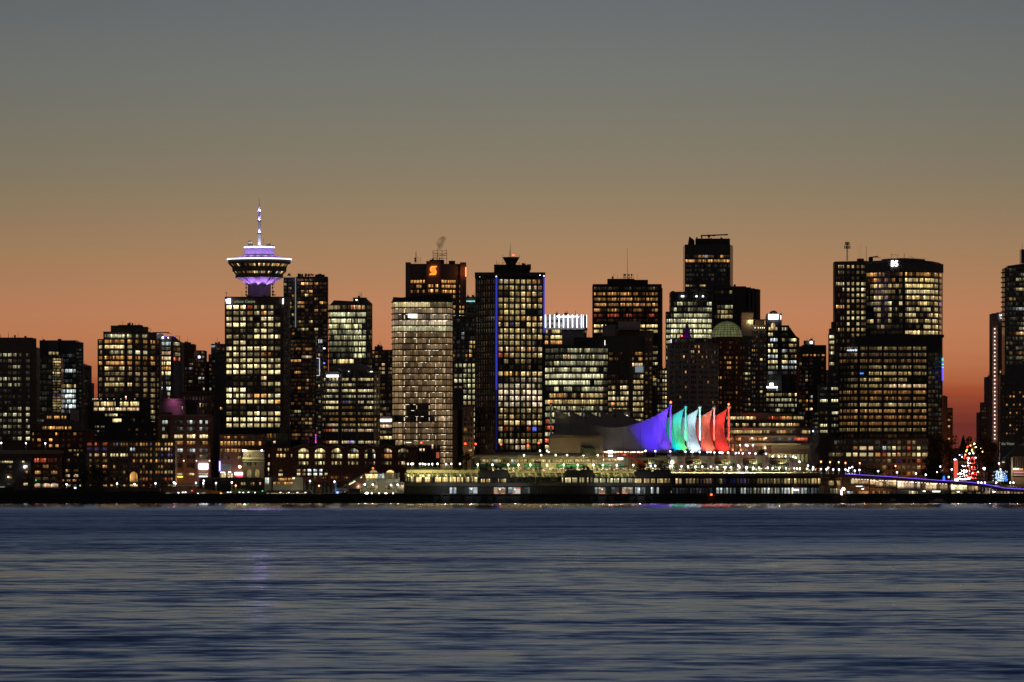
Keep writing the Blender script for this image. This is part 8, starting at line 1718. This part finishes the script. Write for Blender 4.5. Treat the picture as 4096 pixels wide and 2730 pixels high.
for k, (u, vt, vb, Y, w, n, lab) in enumerate(((3715, 1800, 1900, 3020, 60, 900, T1+'at the right foot of the low grey framed building'), (3765, 1760, 1880, 3040, 85, 1500, T1+'rising highest left of the busy street'), (3800, 1752, 1840, 3120, 60, 1000, T1+'behind the red banner on the left side of the street'), (3735, 1840, 1915, 2960, 55, 800, T1+'low in front of the taller one left of the blue pylon'),
        (3955, 1765, 1880, 3040, 70, 1300, T1+'on the right side of the busy street'), (3925, 1790, 1850, 3200, 50, 800, T1+'further up the right side of the street'), (3985, 1840, 1915, 2960, 45, 700, T1+'under the orange lamps near the right edge'), (3900, 1762, 1800, 3700, 60, 700, 'distant dark tree closing the end of the street'), (3876, 1768, 1800, 3800, 50, 500, 'far low tree crown at the bottom of the sunset gap'))):
    tree('street_tree', lab, u, vt, vb, Y, w, n, .55, 'leaf_autumn' if k in (1, 2, 4) else 'leaf', seed=k+3)
o = thing('conifer', 'small pointed conifer silhouetted in the sunset gap', 'tree', P(3853, 1800, 3600)); mb = MB(); x = X(3853, 3600); mb.rod((x, 3600, ground(3600)), (x, 3600, Z(1743, 3600)), .25, 6); mb.make('trunk', M['bark'], o); mb = MB(); rg = random.Random(2)
for k in range(700):
    t = rg.random()**.7; z_ = Z(1742, 3600)-t*9; r = t*2.6*rg.uniform(.6, 1.1); a = rg.uniform(0, 6.28); p = Vector((x+r*math.cos(a), 3600+r*math.sin(a), z_)); i = len(mb.v); q = .4; mb.v += [tuple(p+Vector((-q, 0, 0))), tuple(p+Vector((0, -q, -q))), tuple(p+Vector((q, 0, .1)))]; mb.f.append((i, i+1, i+2))
mb.make('crown', M['leaf'], o)
tree('street_tree', 'black tree in front of the left end of the long pale waterfront building', 385, 1868, 1955, 2900, 90, 1500, .5, seed=31)
tree('street_tree', 'low dark tree on the plaza left of the glass fronted halls', 3500, 1875, 1900, 2880, 60, 700, .4, seed=33); tree('street_tree', 'dark shrub like tree at the left end of the violet line', 3440, 1888, 1902, 2880, 40, 400, .35, seed=34)
tree('street_tree', 'round green tree at the left corner of the cream pavilion', 1867, 1808, 1855, 2897, 34, 800, .4, seed=35, vg=1893); tree('street_tree', 'leaning dark pine silhouetted against the violet and cyan sails', 2710, 1797, 1818, 2868, 40, 700, .3, seed=36, vg=1826)
tree('street_tree', 'small dark pine on the terrace right of the red sail', 3048, 1805, 1824, 2870, 36, 600, .3, seed=37, vg=1832)
for k, (u, vt, w) in enumerate(((1925, 1868, 16), (1945, 1862, 14), (1985, 1868, 16), (2003, 1864, 12), (2275, 1868, 14), (2286, 1863, 10), (2335, 1866, 12), (2348, 1864, 10), (2558, 1862, 16), (2575, 1862, 14), (2648, 1862, 26), (2660, 1866, 16), (1838, 1872, 18), (1860, 1870, 16), (1822, 1874, 14))):
    tree('planter_shrub', 'dark leafy shrub in a planter on the promenade edge', u, vt, 1882, 2853.5, w, 220, .22, group='planter shrubs on the promenade', seed=50+k, vg=1884)
mb = MB(); rg = random.Random(77)
for k in range(2600):
    u = rg.uniform(-40, 620); Y = 2854; v = 1990-abs(rg.gauss(0, 9)); p = Vector(P(u, v, Y+rg.uniform(-.5, 3))); q = .45; i = len(mb.v); mb.v += [tuple(p+Vector((-q, 0, 0))), tuple(p+Vector((0, 0, q))), tuple(p+Vector((q, .2, -.2)))]; mb.f.append((i, i+1, i+2))
mb.make('shore_bushes', M['leaf'], kind='stuff')

# ================================================================ TRAFFIC ON THE HILL STREET
def street_car():
    o = thing('car', '', 'car'); mb = MB(); mb.hexa([(-.9, 0, .3), (.9, 0, .3), (.9, 4.3, .3), (-.9, 4.3, .3), (-.9, .05, .85), (.9, .05, .85), (.9, 4.25, .9), (-.9, 4.25, .9)]); mb.hexa([(-.82, .9, .86), (.82, .9, .86), (.82, 3.9, .9), (-.82, 3.9, .9), (-.62, 1.6, 1.45), (.62, 1.6, 1.45), (.62, 3.2, 1.45), (-.62, 3.2, 1.45)]); mb.make('body', M['carpaint'], o)
    for x_ in (-.78, .78):
        for y_ in (.8, 3.4): mb = MB(); mb.rod((x_-.1, y_, .33), (x_+.1, y_, .33), .33, 10); mb.make('wheel', M['black'], o)
    return o
def car_lights(o, front):
    for x_ in (-.66, .66):
        mb = MB(); mb.sphere((x_, -.05, .68), .22 if front else .18, 8, 5); mb.make('headlight' if front else 'taillight', M['headlight'] if front else M['taillight'], o)
M['headlight'] = emimat('headlight', (1, .88, .85), 20); M['taillight'] = emimat('taillight', (1, .06, .03), 18)
protoc = {True: None, False: None}; rg = random.Random(12)
def place_car(u, v, front, lab, grp):
    # street height follows the hill: find the distance where the street surface is seen at this height
    Y = 3000.0
    while Y < 4200 and VH-(ground(Y)-H+.7+SR)*F/Y > v: Y += 5
    if protoc[front] is None: o = protoc[front] = street_car(); car_lights(o, front)
    else:
        o = protoc[front].copy(); COL.objects.link(o)
        for ch in protoc[front].children: d = ch.copy(); COL.objects.link(d); d.parent = o
    for ch in o.children: ch.matrix_parent_inverse.identity()
    o.location = (X(u, Y), Y, ground(Y)+SR+.08); o['label'] = lab; o['group'] = grp
SR = .6
mb = MB()
yy = [2990+40*k for k in range(31)]
for y in yy: mb.v += [(X(3828, y)-3-(y-2990)*0, y, ground(y)+SR), (X(3905, y)+1, y, ground(y)+SR)]
for k in range(len(yy)-1): mb.f.append((2*k, 2*k+1, 2*k+3, 2*k+2))
mb.make('road', M['asphalt'], kind='structure')
for k in range(40):
    t = rg.random()**1.25; v = 1922-92*t; side = 3856+rg.gauss(0, 15)+t*20; side = max(3834, min(side, 3902))
    place_car(side, v, True, 'car with white headlights coming down the hill street', 'oncoming cars on the hill street')
for k in range(46):
    t = rg.random(); v = 1915-88*t; side = 3888+rg.gauss(0, 15)+t*4
    place_car(min(side, 3922), v, False, 'car with red tail lights climbing the hill street', 'cars climbing the hill street')
for u, v, Y, e_, c in ((3850, 1905, 3080, 2500, (1, .7, .7)), (3790, 1850, 3060, 1500, (1, .45, .2)), (3875, 1880, 3200, 4500, (1, .25, .1)), (3890, 1850, 3400, 6000, (1, .22, .08)), (3880, 1820, 3700, 7000, (1, .4, .12)), (3800, 1890, 3000, 500, (1, .45, .2)), (3940, 1880, 3010, 700, (1, .4, .15))):
    plight('street_glow', P(u, v, Y), e_, c, protoc[True], .5)  # bare point lights added to bring traffic glow onto street and trees
# signals, signs and lights strung over the street
sg = [(3870, 1788, (1, .05, .02)), (3868, 1800, (1, .45, .05)), (3865, 1806, (1, .5, .08)), (3888, 1800, (1, .5, .08)), (3889, 1806, (1, .5, .1)), (3893, 1814, (.3, .8, .8)), (3897, 1776, (.8, 1, .5)), (3903, 1790, (1, .7, .4)), (3911, 1800, (1, .6, .35)), (3921, 1795, (1, .65, .4)), (3929, 1808, (1, .45, .15)), (3912, 1818, (.9, 1, .8)), (3847, 1818, (.7, .7, 1)), (3838, 1822, (.7, .7, 1)), (3848, 1829, (.8, .8, 1)), (3878, 1815, (.9, 1, .9)), (3861, 1820, (1, .2, .1)), (3882, 1783, (1, .2, .1)), (3902, 1832, (.6, .65, .7)), (3937, 1874, (1, .9, .95)), (3912, 1889, (1, .6, .5))]
for k, (u, v, c) in enumerate(sg):
    Y = 3300+rg.uniform(-100, 200); x, y, z_ = P(u, v, Y); nm = 'traffic_signal'
    o = thing(nm, 'small coloured signal light hanging over the crowded hill street', 'traffic signal', (x, y, ground(Y)), 'signal lights over the hill street')
    mb = MB(); mb.cyl(x, y+.3, ground(Y), z_+.4, .1, .07, 6); mb.make('pole', M['dark'], o); mb = MB(); mb.box(x-.45, x+.45, y-.1, y+.25, z_-.7, z_+.7); mb.make('housing', M['black'], o)
    mb = MB(); mb.sphere((x, y-.2, z_), .42 if k != 19 else .8, 8, 5); mb.make('signal_lamp', emimat('signal_lamp', c, 9), o)
# queue of marker lights right of the street mouth and the lit blue-white tree
tree('street_tree', 'tree wrapped in blue white fairy lights near the right edge', 4000, 1880, 1925, 2950, 40, 700, .4, seed=91)
to = [c for c in COL.objects if c.name.startswith('street_tree') and c.type == 'EMPTY'][-1]; quads = []
for k in range(260):
    u = rg.gauss(4000, 11); v = rg.uniform(1884, 1926); x, y, z_ = P(u, v, 2942); s = rg.uniform(.07, .16); quads.append(([(x-s, y, z_-s), (x+s, y, z_-s), (x+s, y, z_+s), (x-s, y, z_+s)], (1.2, 1.6, 2.2), [[0, 0]]*4))
glow_mesh('fairy_lights', quads, M['glow'], to, kind='stuff')

# parked cars above the left rail yard
cp = None
for k in range(24):
    u = 815+k*9.6+rg.uniform(-2, 2)
    if cp is None: cp = o = street_car()
    else:
        o = cp.copy(); COL.objects.link(o)
        for ch in cp.children: d = ch.copy(); COL.objects.link(d); d.parent = o
    for ch in o.children: ch.matrix_parent_inverse.identity()
    o.rotation_euler = (0, 0, math.pi/2); o.location = (X(u, 2905)+2, 2903+rg.uniform(-1, 1), Z(1922, 2905)); o['label'] = 'dark parked car in the row above the left rail yard'; o['group'] = 'parked cars above the rail yard'
o = thing('parking_deck', 'dark retaining deck carrying the row of parked cars', 'deck', P(930, 1945, 2910)); mb = MB(); mb.box(X(800, 2908), X(1060, 2908), 2900, 2912, 3, Z(1922, 2905)-.02); mb.make('deck', M['black'], o)

# ================================================================ STEAM
def steam(path, dens, col, nsc=.35):
    """one closed, wobbling plume; path: [(u, v, Y, radius)] from bottom to top"""
    m, nt, out = newmat('steam'); v = nt.nodes.new('ShaderNodeVolumePrincipled'); v.inputs['Color'].default_value = (*col, 1)
    g = nt.nodes.new('ShaderNodeNewGeometry'); nz = nt.nodes.new('ShaderNodeTexNoise'); nz.inputs['Scale'].default_value = nsc; nz.inputs['Detail'].default_value = 4
    mr = nt.nodes.new('ShaderNodeMapRange'); mr.inputs[1].default_value = .36; mr.inputs[2].default_value = .70; mr.inputs[3].default_value = 0; mr.inputs[4].default_value = dens
    nt.links.new(g.outputs['Position'], nz.inputs['Vector']); nt.links.new(nz.outputs['Fac'], mr.inputs[0]); nt.links.new(mr.outputs[0], v.inputs['Density']); nt.links.new(v.outputs[0], out.inputs['Volume'])
    mb = MB(); n = 16; pts = [(Vector(P(u, vv, Y)), r) for u, vv, Y, r in path]
    for j, (c, r) in enumerate(pts):
        for k in range(n):
            a = 2*math.pi*k/n; w = r*(1+.25*math.sin(3*a+j*1.3)+.12*math.sin(5*a-j)); mb.v.append((c.x+w*math.cos(a), c.y+w*math.sin(a), c.z))
    for j in range(len(pts)-1):
        for k in range(n): a0 = j*n+k; a1 = j*n+(k+1) % n; mb.f.append((a0, a1, a1+n, a0+n))
    mb.f.append(tuple(range((len(pts)-1)*n, len(pts)*n))); mb.f.append(tuple(reversed(range(n))))
    return mb.make('steam_plume', m, kind='stuff')
steam([(1757, 1004, 3448, 1.0), (1758, 995, 3448, 1.5), (1761, 985, 3448, 2.0), (1761, 975, 3448, 2.3), (1765, 965, 3448, 2.7), (1769, 955, 3448, 2.4), (1774, 947, 3448, 1.2)], .30, (.12, .11, .12), .22)
steam([(3440, 1040, 3420, 1.0), (3441, 1025, 3420, 1.6), (3441, 1005, 3420, 1.6), (3443, 985, 3420, 1.1), (3443, 975, 3420, .5)], .06, (.4, .35, .3), .3)
steam([(3246, 1872, 2935, 1.6), (3250, 1855, 2935, 3.4), (3252, 1830, 2935, 3.2), (3248, 1805, 2935, 2.5), (3256, 1780, 2935, 2.6), (3262, 1755, 2935, 2.3), (3262, 1735, 2935, 1.2)], .30, (.8, .75, .7))
